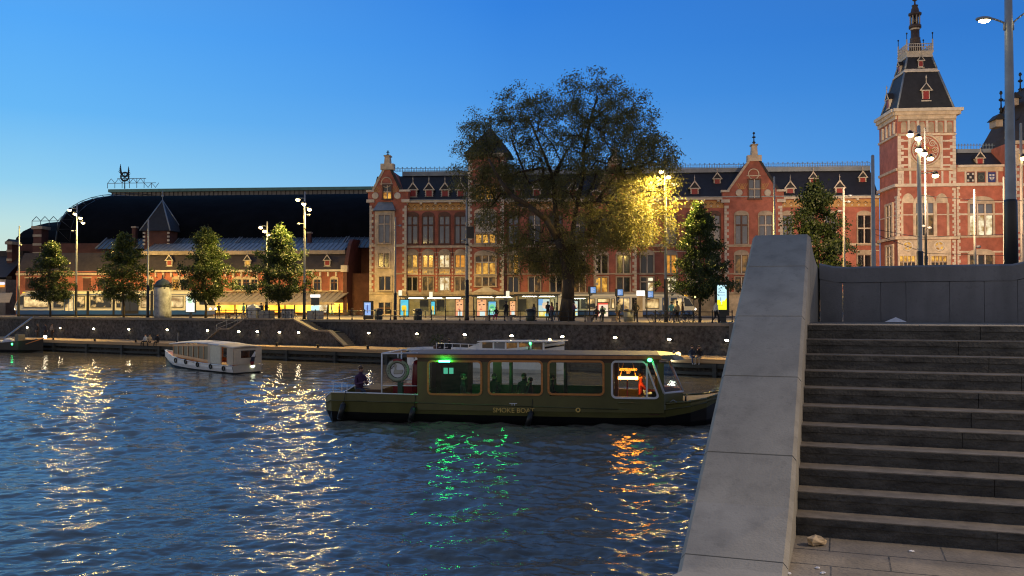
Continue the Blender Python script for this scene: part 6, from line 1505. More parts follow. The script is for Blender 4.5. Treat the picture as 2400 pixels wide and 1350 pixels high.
    for nm, (mm, ff) in by.items():
        kk = m._m(mm)
        for f in ff: m.f.append(list(f)); m.mi.append(kk); m.sm.append(True)
    for s_, nm in ((-1, 'l'), (1, 'r')):                    # five fingers rooted in each palm, thumb from the side
        w_, ha = J['wr' + nm], J['ha' + nm]; d = (ha - w_).normalized(); sd = d.cross(V((0, 0, 1))); sd = sd.normalized() if sd.length > .1 else V((0, 1, 0))
        cu = (V((0, 0, -1)) - d * d.dot(V((0, 0, -1)))); cu = cu.normalized() if cu.length > .2 else V((-s_, 0, 0))
        for q, ln in enumerate((.062, .074, .068, .054)):
            a = ha + sd * (q - 1.5) * .019 * k; p1 = a + d * ln * .6 * k + cu * .006; p2 = p1 + (d * .6 + cu * .8).normalized() * ln * .5 * k
            m.tube(a, p1, .009 * k, skin_m, n=5); m.tube(p1, p2, .0085 * k, skin_m, r1=.007 * k, n=5)
        a = ha - d * .03 * k - sd * .03 * k * s_; p1 = a - sd * .03 * k * s_ + d * .02 * k; m.tube(a, p1, .011 * k, skin_m, n=5); m.tube(p1, p1 + (d + cu * .4).normalized() * .03 * k, .01 * k, skin_m, r1=.008 * k, n=5)
    m.build('body', parent=t, origin=(0, 0, 0))
    hd = J['head']; m = MB(); m.ell(hd + V((0, -.022, .03)) * k, (.104 * k, .108 * k, .095 * k), hair, 10, 7)
    if long_hair: m.ell(hd + V((0, -.07, -.12)) * k, (.105 * k, .06 * k, .17 * k), hair, 10, 6)
    m.build('hair', parent=t, origin=(0, 0, 0))
    m = MB()
    for s_ in (-1, 1): m.ell(hd + V((s_ * .036, .088, -.005)) * k, (.013 * k, .008 * k, .008 * k), eye_m, 6, 4); m.ell(hd + V((s_ * .098, .0, -.01)) * k, (.014 * k, .025 * k, .032 * k), skin_m, 6, 4)
    m.ell(hd + V((0, .105, -.03)) * k, (.014 * k, .018 * k, .024 * k), skin_m, 6, 4); m.ell(hd + V((0, .09, -.068)) * k, (.027 * k, .01 * k, .008 * k), lip_m, 6, 4)
    m.build('face', parent=t, origin=(0, 0, 0))
    return t
ST = lambda u, v, n: qpos(u, n, v)
def FS(u, y): return FF.w(FF.x(u, 740, y), y, STREET)
G3 = 'people at the tram stop'
person('person in a dark coat standing behind the railing at the left end of the awning', ST(513, 745, 9), .4, 'stand', top='black', leg='black', group=G3)
person('person in teal standing left of the pointed cabinet', ST(571, 745, 9.5), 1.2, 'walk', top='teal', leg='jeans', group=G3)
person('person standing behind the wide grey cabinet', ST(612, 745, 9.5), 3.1, 'stand', top='navy', leg='black', group=G3)
person('person in a black coat beside the pole right of the wide grey cabinet', ST(623, 745, 9.2), -.6, 'stand', h=1.8, top='black', leg='black', group=G3, arms='phone')
person('small dark person walking under the right end of the awning', FS(768, -7), 1.7, 'walk', top='black', leg='navy', group=G3)
person('person with pale trousers walking under the right end of the awning', FS(777, -8), -1.4, 'walk', top='grey', leg='teal', group=G3)
person('person in dark clothes standing left of the parked bicycles by the awning end', FS(795, -7), -1.6, 'stand', top='black', leg='black', group=G3)
person('person with long hair and a magenta bag sitting on the bench by the mask poster', ST(1163, 748, 8.25) + V((0, 0, .48)), 2.9, 'sit', h=1.62, top='black', leg='magenta', hair=hair_b, long_hair=True, arms='lap', group=G3)
person('person in black standing before the grey panel of the middle shelter, seen from behind', ST(1186, 748, 8.7), .25, 'stand', h=1.82, top='black', leg='black', arms='reach', group=G3)
person('person in grey standing left of the portrait poster', ST(1251, 748, 12), .5, 'stand', h=1.6, top='grey', leg='black', long_hair=True, group=G3)
person('person in black standing in front of the portrait poster', ST(1284, 750, 8.4), -.6, 'stand', h=1.8, top='black', leg='black', arms='phone', group=G3)
person('person in a pink coat next to the portrait poster', ST(1293, 750, 8.2), .8, 'stand', h=1.72, top='pink', leg='jeans', shoes=shoe_w, long_hair=True, hair=hair_b, group=G3)
person('person in an olive jacket beside the big tree trunk', ST(1305, 750, 8.1), 1.4, 'walk', h=1.66, top='olive', leg='grey', shoes=shoe_w, group=G3)
person('person in a plum coat right of the big trunk, looking at a phone', ST(1345, 750, 8.6), -1.2, 'stand', h=1.76, top='plum', leg='black', arms='phone', group=G3)
person('left person of the pair sitting right of the tree, in black', ST(1398, 752, 8.6) + V((0, 0, .47)), 2.7, 'sit', h=1.7, top='black', leg='black', shoes=shoe_w, arms='lap', group=G3)
person('right person of the pair sitting right of the tree, leaning forward', ST(1412, 752, 8.6) + V((0, 0, .47)), 2.9, 'sit', h=1.74, top='black', leg='navy', arms='phone', lean=.1, group=G3)
person('person in grey boarding the tram under the middle departure board', ST(1449, 750, 13), .2, 'walk', h=1.75, top='grey', leg='brown', group=G3)
person('person in black standing right of the grey bin', ST(1490, 752, 8.8), .1, 'stand', h=1.84, top='black', leg='black', arms='pocket', group=G3)
person('person with a blue bag standing by the bicycles right of the lamp mast', ST(1574, 756, 8.), -.5, 'walk', h=1.76, top='teal', leg='jeans', shoes=shoe_w, group=G3)
person('person in beige standing among the bicycles', ST(1587, 756, 8.4), .6, 'stand', h=1.8, top='beige', leg='black', shoes=shoe_w, group=G3)
person('person in brown walking behind the bicycles', ST(1600, 756, 8.8), 1.2, 'walk', h=1.74, top='brown', leg='grey', group=G3)
person('person with white shirt walking below the tall advert screen', ST(1678, 757, 7.6), -1.1, 'walk', h=1.8, top='white', leg='black', shoes=shoe_w, group=G3)
G4 = 'people on the far landing'
D = lambda u, n: QF.w(QF.x(u, 795, n), n, DECK + .05)
for u, tp, lab, pz_ in ((88, 'black', 'leftmost of the three people standing on the landing by the barge', 'stand'), (106, 'navy', 'middle of the three people standing on the landing by the barge', 'stand'), (121, 'grey', 'rightmost of the three people standing on the landing by the barge', 'stand')):
    person(lab, D(u, 3.5), u * .1, pz_, top=tp, leg='black', group=G4, arms='pocket')
for u, tp, lg, lab, hd in ((341, 'white', 'black', 'person in a pale top sitting on the landing edge, left of the other two', 2.7), (351, 'beige', 'black', 'person in beige sitting in the middle of three on the landing edge', 3.3), (369, 'black', 'black', 'person in black sitting alone to the right of the pale pair on the landing', 3.0)):
    person(lab, D(u, .25) + V((0, 0, .02)), hd, 'sit', top=tp, leg=lg, group=G4, arms='lap')
for u, tp, lg, lab, hd, ar in ((1621, 'navy', 'jeans', 'person in navy at the left of the pair sitting on the landing by the parapet', 3.3, 'lap'), (1639, 'black', 'beige', 'person in black with beige trousers at the right of the close pair by the parapet', 2.6, 'cheek')):
    person(lab, D(u, .2) + V((0, 0, .02)), hd, 'sit', h=1.78, top=tp, leg=lg, group=G4, arms=ar, lean=.06, shoes=shoe_w)

# bicycles
def bicycle(loc, rz, label, group='bicycles parked by the railing'):
    t = thing('bicycle', loc, label, 'bicycle', group); t.rotation_euler = (0, 0, rz)
    for x in (-.52, .52):
        m = MB(); m.torus((x, 0, .35), .33, .022, black, n=18, k=5)
        for k in range(6): a = k * math.pi / 6; m.tube((x - .32 * math.cos(a), 0, .35 - .32 * math.sin(a)), (x + .32 * math.cos(a), 0, .35 + .32 * math.sin(a)), .005, steel, n=3)
        m.build('wheel', parent=t, origin=(0, 0, 0))
    m = MB(); 
    for a, b in (((-.52, 0, .35), (-.08, 0, .32)), ((-.08, 0, .32), (-.22, 0, .82)), ((-.52, 0, .35), (-.2, 0, .78)), ((-.08, 0, .32), (.34, 0, .78)), ((-.2, 0, .62), (.34, 0, .78)), ((.34, 0, .95), (.42, 0, .6)), ((.42, 0, .6), (.52, 0, .35))): m.tube(a, b, .02, iron, n=6)
    m.tube((-.7, 0, .72), (-.3, 0, .72), .015, iron, n=4); m.build('frame', parent=t, origin=(0, 0, 0))
    m = MB(); m.path([(.22, -.28, 1.02), (.34, -.2, 1.05), (.34, .2, 1.05), (.22, .28, 1.02)], .014, steel, 5); m.build('handlebar', parent=t, origin=(0, 0, 0))
    m = MB(); m.ell((-.24, 0, .86), (.14, .08, .035), black, 8, 5); m.build('saddle', parent=t, origin=(0, 0, 0))
    return t
bk = None
for k, (p, rz, lab) in enumerate(((ST(1540, 756, 7.0), .3, 'bicycle leaning at the foot of the lamp mast'), (ST(1553, 756, 7.6), -.2, 'bicycle just right of the lamp mast foot'), (ST(1609, 757, 7.2), .5, 'bicycle near the tram nose behind the railing'), (ST(1621, 757, 7.6), -.4, 'rightmost bicycle, right of the tram nose'),
                                  (FS(800, -9), .2, 'bicycle parked under the right end of the awning'), (FS(822, -9.5), -.3, 'bicycle parked between the awning and the blue screen'), (FS(840, -9), .1, 'bicycle parked just left of the blue advert screen'))):
    if bk is None: bk = bicycle(p, rz, lab)
    else: place_copy(bk, p, rz, lab)
# ------------------------------------------------------------------ green canal boat
A_, B_ = atz(768, 988, 0), atz(1665, 1003, 0); BF = Fr(A_, (B_.x - A_.x, B_.y - A_.y)); LB = (B_ - A_).length; BW = 3.8
olive = mat('olive_hull', (.105, .10, .028), .28, .18, .8); bblack = mat('black_hull', (.004, .004, .005), .35, .2, 1); wood = mat('varnished_wood', (.55, .21, .05), .3, .3, 3, stretch=(.4, .4, 4)); woodd = mat('dark_wood', (.07, .03, .014), .4, .3, 3)
bwhite = mat('boat_white', (.72, .74, .78), .4, .06, 1.); cg = clear_glass('cabin_glass', (.9, .93, .9)); brass = mat('brass_letter', (.80, .54, .14), .5, .1, 3)
BX = lambda u, v=900: BF.x(u, v, 0); BZ = lambda u, v: BF.z(u, v, 0)
bo = thing('canal_boat', BF.w(LB / 2, BW / 2, 0), 'olive green canal boat with wood framed windows and an orange lamp in its wheelhouse', 'boat')
stn = []
for x, yn, sh, bk_, ov in ((BX(753, 945), .9, BZ(753, 936), BZ(753, 962), 1), (BX(758, 930), .35, BZ(758, 932), BZ(758, 963), 1), (BX(775, 920), .08, BZ(775, 919.5), BZ(775, 964), 0), (BX(860), 0, BZ(860, 921), BZ(860, 967), 0), (BX(980), 0, BZ(980, 925), BZ(980, 970), 0), (BX(1250), 0, BZ(1250, 936), BZ(1250, 976), 0), (BX(1450), 0, BZ(1450, 944), BZ(1450, 980), 0),
                        (BX(1560), .1, BZ(1560, 947), BZ(1560, 979), 0), (BX(1620), .42, BZ(1620, 943), BZ(1620, 970), 0), (BX(1660), .85, BZ(1655, 938), BZ(1655, 960), 0), (BX(1690), 1.35, BZ(1690, 931), BZ(1690, 948), 0), (BX(1712), 1.84, BZ(1712, 925), BZ(1712, 938), 0)):
    stn.append((x, yn, sh, bk_))
m = MB(BF); n = len(stn)
def loft(rows, mt):
    k = len(rows[0]); pts = [p for r in rows for p in r]
    m.add(pts, [(i * k + j, i * k + j + 1, (i + 1) * k + j + 1, (i + 1) * k + j) for i in range(len(rows) - 1) for j in range(k - 1)], mt, False)
for sgn in (0, 1):
    f = (lambda y: y) if sgn == 0 else (lambda y: BW - y)
    loft([[(x, f(yn + .10), (s + b_) / 2 + .0), (x, f(yn), s)] if False else [(x, f(yn + .06), b_), (x, f(yn), b_ + (s - b_) * .55), (x, f(yn), s)] for x, yn, s, b_ in stn], olive)
    loft([[(x + (.25 if i < 2 else -.1 * max(0, i - 8)), f(min(1.85, yn + .5)), -.35), (x + (.12 if i < 2 else 0), f(yn + .16), max(.03, b_ * .3)), (x, f(yn + .06), b_)] for i, (x, yn, s, b_) in enumerate(stn)], bblack)
x, yn, s, b_ = stn[0]; m.add([(x, yn, s), (x, BW - yn, s), (x, BW - yn - .06, b_), (x, yn + .06, b_)], [(0, 1, 2, 3)], olive); m.add([(x, yn + .06, b_), (x, BW - yn - .06, b_), (x + .25, BW - 1.4, -.35), (x + .25, 1.4, -.35)], [(0, 1, 2, 3)], bblack)
hull = m.build('hull', parent=bo)
m = MB(BF); pts = [(x, yn + .12, s - .35) for x, yn, s, b_ in stn]; pts2 = [(x, BW - yn - .12, s - .35) for x, yn, s, b_ in stn]
m.add(pts + pts2, [(i, i + 1, n + i + 1, n + i) for i in range(n - 1)], woodd)
pts = [(x, yn + .02, s - .03) for x, yn, s, b_ in stn[7:]]; pts2 = [(x, BW - yn - .02, s - .03) for x, yn, s, b_ in stn[7:]]; k = len(pts); m.add(pts + pts2, [(i, i + 1, k + i + 1, k + i) for i in range(k - 1)], deck_m)
m.build('deck', parent=bo)
m = MB(BF)
for f in (lambda y: y, lambda y: BW - y):
    P_l = [(x, f(yn - .01), s) for x, yn, s, b_ in stn]; m.path(P_l[:5], .035, bwhite, 5); m.path(P_l[6:], .05, olive, 5)
    m.path([(x, f(yn - .01), b_ + (s - b_) * .58) for x, yn, s, b_ in stn], .028, mat('olive_rail', (.08, .085, .03), .35, .15, 1), 5)
m.path([(stn[i][0], y, stn[i][2]) for i, y in ((0, .9), (0, BW - .9))], .035, bwhite, 5)
m.build('rubbing_strake', parent=bo)
# cabin walls with openings
x0, x1 = BX(978), BX(1556); zt0, zt1 = BZ(1200, 849), BZ(1200, 838)
zb = BZ(1200, 927); zlow = BZ(1200, 950)
ops = [(1006, 1126), (1148, 1268), (1288, 1412), (1437, 1541)]
for yy0, yy1 in ((-.005, .07), (BW - .07, BW + .005)):
    m = MB(BF); xs = [x0] + [BX(u) for o in ops for u in o] + [x1]
    for i in range(0, len(xs), 2): m.box(xs[i], yy0, zb, xs[i + 1], yy1, zt0, olive)
    m.box(x0, yy0, zlow - .25, x1, yy1, zb, olive); m.box(x0, yy0, zt0, BX(1545), yy1, zt1 + .02, woodd)
    m.build('cabin_wall', parent=bo)
m = MB(BF); m.box(x0, .07, zlow - .2, x0 + .08, BW - .07, zb, olive); m.box(x0, .07, zb, x0 + .06, 1.2, zt1, woodd); m.box(x0, 2.6, zb, x0 + .06, BW - .07, zt1, woodd); m.build('bulkhead', parent=bo)
def rring(x0, z0, x1, z1, w_, r, y0, y1, mt, slant=0., name='window_frame', par=None):
    """rounded window ring; slant moves the top right corner aft"""
    def loop(o):
        rr = max(.02, r + o); pts = []
        for cx, cz, a0 in ((x1 - r, z0 + r, -math.pi / 2), (x1 - r, z1 - r, 0), (x0 + r, z1 - r, math.pi / 2), (x0 + r, z0 + r, math.pi)):
            for q in range(5): a = a0 + q * math.pi / 8; px_, pz_ = cx + rr * math.cos(a), cz + rr * math.sin(a); px_ -= slant * max(0, (pz_ - z0) / (z1 - z0)) * max(0, (px_ - x0) / (x1 - x0)); pts.append((px_, pz_))
        return pts
    a, b = loop(0), loop(w_); N_ = len(a); m = MB(BF)
    pts = [(p[0], y0, p[1]) for p in a] + [(p[0], y0, p[1]) for p in b] + [(p[0], y1, p[1]) for p in a] + [(p[0], y1, p[1]) for p in b]; fs = []
    for i in range(N_):
        j_ = (i + 1) % N_; fs += [(i, j_, N_ + j_, N_ + i), (2 * N_ + i, 3 * N_ + i, 3 * N_ + j_, 2 * N_ + j_), (N_ + i, N_ + j_, 3 * N_ + j_, 3 * N_ + i), (i, 2 * N_ + i, 2 * N_ + j_, j_)]
    m.add(pts, fs, mt); o = m.build(name, parent=par)
    MB(BF).add([(p[0], y0 + .03, p[1]) for p in a], [tuple(range(N_))], cg).build('pane', parent=o)
    return o
for i, (a, b) in enumerate(ops):
    xx0, xx1, z0, z1 = BX(a), BX(b), BZ((a + b) / 2, 922), BZ((a + b) / 2, 849); sl = 0.
    if i == 3: xx1 = BX(1541); sl = .55; z0, z1 = BZ(1490, 930), BZ(1490, 850)
    rring(xx0, z0, xx1, z1, .09, .13, -.06, -.005, wood if i < 3 else bwhite, sl, 'window', bo)
    rring(xx0, z0, xx1, z1, .09, .13, BW + .005, BW + .06, wood if i < 3 else bwhite, sl, 'window', bo)
xd = BX(1516); m = MB(BF); m.box(xd - .04, -.055, BZ(1516, 930), xd + .04, -.004, BZ(1516, 852), bwhite); m.build('window_bar', parent=bo)
# windscreen, three raked panes
zb_, zt_ = BZ(1570, 922), BZ(1570, 848)
bx, tx = BX(1556), BX(1530); fx, ftx = BX(1590) + .25, BX(1566) + .1
pl = [((bx, .0), (tx, .0)), ((fx, 1.0), (ftx, 1.0)), ((fx, BW - 1.0), (ftx, BW - 1.0)), ((bx, BW), (tx, BW))]
wsm = MB(BF); gls = MB(BF)
for (a, at_), (b, bt_) in zip(pl[:-1], pl[1:]):
    ca = [(a[0], a[1], zb_), (b[0], b[1], zb_), (bt_[0], bt_[1], zt_), (at_[0], at_[1], zt_)]; gls.add(ca, [(0, 1, 2, 3)], cg)
    for i in range(4): wsm.tube(ca[i], ca[(i + 1) % 4], .05, bwhite, n=6)
    wsm.add([(a[0], a[1], zb_), (b[0], b[1], zb_), (b[0], b[1], zlow - .1), (a[0], a[1], zlow - .1)], [(0, 1, 2, 3)], olive)
o = wsm.build('windscreen', parent=bo); gls.build('pane', parent=o)
# roof
m = MB(BF); xr0, xr1 = BX(945), BX(1545); zr = BZ(1200, 830); sec = [(-.12, zt1 - .0), (-.12, zr), (.4, zr + .02), (BW / 2, zr + .04), (BW - .4, zr + .02), (BW + .12, zr), (BW + .12, zt1)]
m.prism_x(sec, xr0, xr1, mat('grey_roof', (.075, .075, .08), .6, .1, 1.)); rfo = m.build('roof', parent=bo)
m = MB(BF); m.box(xr0 + .2, -.16, zt1 - .02, xr1 + .1, -.121, zr - .04, mat('roof_edge_wood', (.42, .17, .05), .4, .3, 3)); m.box(x0, -.1, zt1 - .06, xr1, .0, zt1 - .002, woodd); m.build('roof_fascia', parent=rfo)
m = MB(BF); z0 = BZ(1550, 846); m.add([(xr1, -.1, zt1), (BX(1585), .5, z0), (BX(1592) + .3, 1.2, z0), (BX(1592) + .3, BW - 1.2, z0), (BX(1585), BW - .5, z0), (xr1, BW + .1, zt1), (xr1, -.1, zr), (BX(1575), .5, zr - .02), (BX(1585) + .2, 1.2, zr - .02), (BX(1585) + .2, BW - 1.2, zr - .02), (BX(1575), BW - .5, zr - .02), (xr1, BW + .1, zr)],
    [(0, 1, 7, 6), (1, 2, 8, 7), (2, 3, 9, 8), (3, 4, 10, 9), (4, 5, 11, 10), (6, 7, 8, 9, 10, 11), (5, 4, 3, 2, 1, 0)], olive); m.build('roof_visor', parent=rfo)
# stern frame, rails, seats
m = MB(BF); xf, xg = BX(893), BX(978); z1 = BZ(893, 829); zs = BZ(900, 922)
for y in (.12, BW - .12):
    m.path([(xf, y, zs - .3), (xf, y, z1), (xg, y, z1 + .02)], .035, bwhite, 6); m.tube((xf, y, BZ(900, 904)), (xg, y, BZ(900, 904)), .025, bwhite, n=6)
m.tube((xf, .12, z1), (xf, BW - .12, z1), .035, bwhite, n=6); m.tube((BX(931), .12, z1), (BX(931), .12, z1 - .2), .03, bwhite, n=6); m.tube((BX(969), .12, z1), (BX(969), .12, z1 - .25), .03, bwhite, n=6)
m.build('stern_frame', parent=bo)
m = MB(BF); zr1 = BZ(800, 897)
pr = [(BX(772), .3, 0), (BX(772) + .1, .25, 0), (BX(800), .1, 0), (BX(812), .1, -.08)]
for f in (lambda y: y, lambda y: BW - y): m.path([(x, f(y), zr1 + d) for x, y, d in pr], .02, bwhite, 5); [m.tube((x, f(y), zs - .15), (x, f(y), zr1 + d), .018, bwhite, n=5) for x, y, d in pr[1:]]
m.tube((BX(772), .3, zr1), (BX(772), BW - .3, zr1), .02, bwhite, n=5); m.build('stern_rail', parent=bo)
m = MB(BF); m.box(BX(830), .3, zs - .35, BX(890), BW - .3, zs + .14, C_['brown']); m.box(BX(905), 1.2, zs - .35, BX(958), 2.8, zs + .22, C_['red']); m.build('stern_bench', parent=bo)
m = MB(BF); m.lathe(BX(972), .45, [(.16, zs), (.24, zs + .05), (.24, BZ(972, 858)), (.16, BZ(972, 848)), (.05, BZ(972, 845))], mat('red_cylinder', (.16, .012, .015), .3, .2, 3), 12); tag(m.build('red_cylinder', origin=BF.w(BX(972), .45, zs)), 'dark red upright cylinder standing at the aft corner of the olive cabin', 'cylinder')
# cabin interior
zf = .55; m = MB(BF); m.box(x0 + .1, .1, zf - .05, BX(1545), BW - .1, zf, woodd); m.build('cabin_floor', parent=bo)
m = MB(BF); gm = mat('green_seat', (.02, .07, .03), .7, .2, 4)
m.box(x0 + 1.6, .2, zf, BX(1420), .75, zf + .45, gm); m.box(x0 + 1.6, BW - .75, zf, BX(1420), BW - .2, zf + .45, gm); m.box(x0 + 1.6, BW - .3, zf + .45, BX(1420), BW - .16, zf + .9, gm); m.build('seat', parent=bo)
m = MB(BF); [m.tube((BX(u), 2.6, zf), (BX(u), 2.6, zt1), .09, mat('green_post', (.015, .05, .02), .5, .2, 3), n=8) for u in (1180, 1316)]; m.build('cabin_post', parent=bo)
m = MB(BF); m.box(BX(1010), 2.2, zf, BX(1075), BW - .1, zt1 - .02, mat('cabin_cupboard', (.012, .013, .012), .95, .2, 3, spec=.05)); o = m.build('cupboard', parent=bo)
m = MB(BF)
for i, u in enumerate((1040, 1053)):
    xx0, z0 = BF.px(u - .2, 876, 2.19); m.box(xx0, 2.17, z0, xx0 + .2, 2.195, z0 + .28, glow('panel_digit_green', (.08, .5, .32), .9))
m.build('lit_display', parent=o)
gs = glow('green_strip', (.02, 1., .16), 80)
m = MB(BF); m.box(BX(1031), -.24, zt0 + .0, BX(1056), -.18, zt0 + .06, gs); m.build('green_light_strip', parent=bo)
[point('green_cabin_light', BF.w(BX(u), .95, zt1 - .07), 26, (.03, 1, .2), .1, parent=bo) for u in (1100, 1170)]
xo, zo = BF.px(1472, 886, 1.1); hl = (BF.x(1495, 886, 1.1) - BF.x(1449, 886, 1.1)) / 2
m = MB(BF); m.tube((xo - hl, 1.1, zo), (xo + hl, 1.1, zo), .07, glow('orange_bar', (1, .30, .02), 60), n=10); o = m.build('orange_lamp', parent=bo)
m = MB(BF); m.tube((xo - hl * .8, 1.1, zo + .06), (xo - .15, 1.1, zt1 - .05), .012, brass, n=4); m.tube((xo + hl * .8, 1.1, zo + .06), (xo + .15, 1.1, zt1 - .05), .012, brass, n=4); m.build('lamp_cord', parent=o)
point('orange_cabin_light', BF.w(xo, 1.0, zo - .12), 14, (1, .33, .04), .12, parent=bo)
m = MB(BF); m.box(BX(1440), .9, zf, BX(1448), 2.9, zt1 - .1, woodd); m.box(BX(1508), .6, zf, BX(1530), 3.2, zf + .8, black); m.path([(BX(1470), .5, zlow), (BX(1470), .5, zo - .1)], .03, C_['red'], 5); m.build('helm_console', parent=bo)
# navigation light, bow lamp, fittings, lettering
x, z = BF.px(1523, 844, -.16); MB(BF).ell((x, -.16, z), (.1, .06, .08), glow('nav_green', (.05, 1, .25), 14), 8, 5).build('navigation_light', parent=bo)
x, z = BX(1588), BZ(1588, 842); m = MB(BF); m.tube((x - .1, 1.9, zr), (x - .02, 1.9, zr + .1), .05, steel, n=6); m.build('roof_horn', parent=bo); MB(BF).ell((x + .1, 1.2, zr - .02), (.12, .12, .12), glow('bow_lamp', (1, .75, .3), 3), 8, 5).build('roof_lamp', parent=bo)
put = MB(BF); put_text(put, 'SMOKE BOAT', .30, BX(1204), -.03, BZ(1204, 967), brass)
xm_, zm_ = BX(1203), BZ(1203, 948); put.box(xm_ - .17, -.03, zm_ + .03, xm_ + .17, -.01, zm_ + .06, bwhite); put.box(xm_ - .07, -.03, zm_ - .04, xm_ - .04, -.01, zm_ + .03, bwhite); put.box(xm_ + .04, -.03, zm_ - .04, xm_ + .07, -.01, zm_ + .03, bwhite)
put.build('lettering', parent=bo)
MB(BF).torus((BX(1355), -.02, BZ(1355, 961)), .085, .03, brass, n=12).build('hawse_ring', parent=bo)
m = MB(BF); x = BX(1578); z = BZ(1578, 943); m.path([(x - .15, .05, z), (x, .02, z + .1), (x + .15, .05, z)], .025, steel, 5); m.tube((BX(1608), .35, BZ(1608, 942)), (BX(1608), .35, BZ(1608, 930)), .04, black, n=6); m.build('cleat', parent=bo)
# lifebuoy with the bird emblem
x, z = BX(931, 868), BZ(931, 868); lb = thing('lifebuoy', BF.w(x, .12, z), 'round lifebuoy with a white bird emblem hanging in the stern frame of the green boat', 'lifebuoy'); y = .02
ringm = mat('buoy_green', (.30, .33, .25), .6, .15, 3); m = MB(BF); m.torus((x, y + .08, z), .43, .1, ringm, n=28, k=8); m.build('ring', parent=lb)
m = MB(BF); m.torus((x, y + .08, z), .432, .102, C_['red'], n=28, k=8); keep = [i for i, f in enumerate(m.f) if all(V(m.v[q]).z > BF.w(x, y, z).z + .36 for q in f)]; m.f = [m.f[i] for i in keep]; m.mi = [0] * len(keep); m.sm = [True] * len(keep); m.build('red_band', parent=lb)
m = MB(BF); m.add([(x + .335 * math.cos(t), y + .05, z + .335 * math.sin(t)) for t in np.linspace(0, 6.283, 25)[:-1]], [tuple(range(24))], bwhite); m.torus((x, y + .03, z), .335, .015, black, n=24, k=5); m.torus((x, y + .06, z), .53, .014, black, n=28, k=5); m.build('emblem_disc', parent=lb)
dk_ = mat('emblem_ink', (.03, .03, .03), .6, .1, 3); gy = mat('emblem_grey', (.45, .43, .37), .6, .1, 3); m = MB(BF)
def fl_(pts, mt, o=0): m.add([(x + a, y + .03 - o, z + b) for a, b in pts], [tuple(range(len(pts)))], mt)
el = lambda ca, cb, ra, rb, n=14: [(ca + ra * math.cos(t), cb + rb * math.sin(t)) for t in np.linspace(0, 6.283, n + 1)[:-1]]
body = [(-.14, -.16), (.20, -.14), (.25, -.02), (.24, .03), (.10, .02), (-.04, .02), (-.06, .1), (-.02, .2), (-.06, .26), (-.13, .26), (-.17, .2), (-.13, .14), (-.12, .05), (-.16, -.03), (-.17, -.12)]
cx_ = sum(p[0] for p in body) / len(body); fl_([(a * 1.06 , b * 1.06 - .005) for a, b in body], dk_); fl_(body, gy, .004); fl_([(-.17, .2), (-.24, .16), (-.16, .15)], dk_, .006)
m.path([(x - .2, y + .02, z + .15), (x - .26, y + .02, z + .06), (x - .3, y + .02, z + .12)], .012, dk_, 4); m.tube((x - .31, y + .02, z + .12), (x - .31, y + .02, z + .18), .02, dk_, n=5); m.build('bird_emblem', parent=lb)
m = MB(BF)
def arc_text(s_, a0, a1, flip):
    for i, ch in enumerate(s_):
        if ch == ' ': continue
        vs, fs = text_pts(ch, .1, 'CENTER', .002); a = a0 + (a1 - a0) * i / (len(s_) - 1); rr_ = .395
        c, s2 = math.cos(a - math.pi / 2), math.sin(a - math.pi / 2)
        m.add([(x + rr_ * math.cos(a) + p.x * c - p.y * s2, y - .03 - p.z, z + rr_ * math.sin(a) + p.x * s2 + p.y * c) for p in vs], fs, dk_)
arc_text('BOAT', R(200), R(150), 0); arc_text('AMSTERDAM', R(40), R(-50), 0); m.build('ring_lettering', parent=lb)
m = MB(BF); m.box(x - .0, .06, zs, x + .22, .3, z - .53, mat('buoy_holder', (.01, .06, .04), .5, .1, 3)); m.build('buoy_holder', parent=bo)
# fenders
for u, v0, v1, lab in ((801, 943, 985, 'black fender hanging at the stern of the green boat'), (966, 952, 990, 'black fender hanging under the aft edge of the green cabin'), (1241, 963, 1002, 'black fender hanging over the end of the gold lettering')):
    xt, zt2 = BF.px(u + 5, v0, -.13); xb, zb2 = BF.px(u - 6, v1, -.2); f = thing('fender', BF.w(xt, -.13, zt2), lab, 'fender', 'fenders on the green boat')
    m = MB(BF); rb = mat('fender_rubber', (.014, .015, .018), .4, .2, 2); d = V((xb - xt, -.07, zb2 - zt2)); P0 = V((xt, -.13, zt2))
    for a, b, r0, r1 in ((0, .1, .05, .13), (.1, .9, .13, .13), (.9, 1, .13, .06)): m.tube(P0 + d * a, P0 + d * b, r0, rb, r1=r1, n=12)
    m.build('fender_body', parent=f); MB(BF).tube(P0, (xt + .03, 0, zt2 + .5), .015, black, n=4).build('rope', parent=f)
# crew and guests
hb_ = math.atan2(BF.ax.y, BF.ax.x)
person('person in a plum coat sitting on the green boat stern with a phone', BF.w(BX(833), .7, zs - .02), hb_ - 2.2, 'sit', h=2.25, top='plum', leg='navy', arms='phone', hair=hair_b, lean=.03)
zs_ = zf + .45
for u, y, hd, hh, lab, lh in ((1085, 1.0, -1.3, 1.9, 'guest seen in profile in the first cabin window of the green boat', 0), (1158, 2.9, 3.0, 1.7, 'guest at the left of the second cabin window', 1), (1228, 2.5, 2.9, 1.8, 'long haired guest in the middle of the second cabin window', 1), (1243, 1.2, 1.4, 1.65, 'guest leaning at the right of the second cabin window', 0), (1294, 2.2, -1.5, 1.75, 'guest at the left edge of the third cabin window', 0)):
    person(lab, BF.w(BF.x(u, 880, y), y, zs_ - .08), hb_ + hd, 'sit', h=hh * 1.2, top='black', leg='black', arms='cheek' if u == 1243 else 'lap', long_hair=bool(lh), group='guests inside the green boat')
person('skipper in dark red sitting beside the orange lamp in the wheelhouse', BF.w(BF.x(1502, 890, 1.7), 1.7, zs_ + .05), hb_ - 1.4, 'sit', h=2.15, top='red', leg='black', arms='reach')

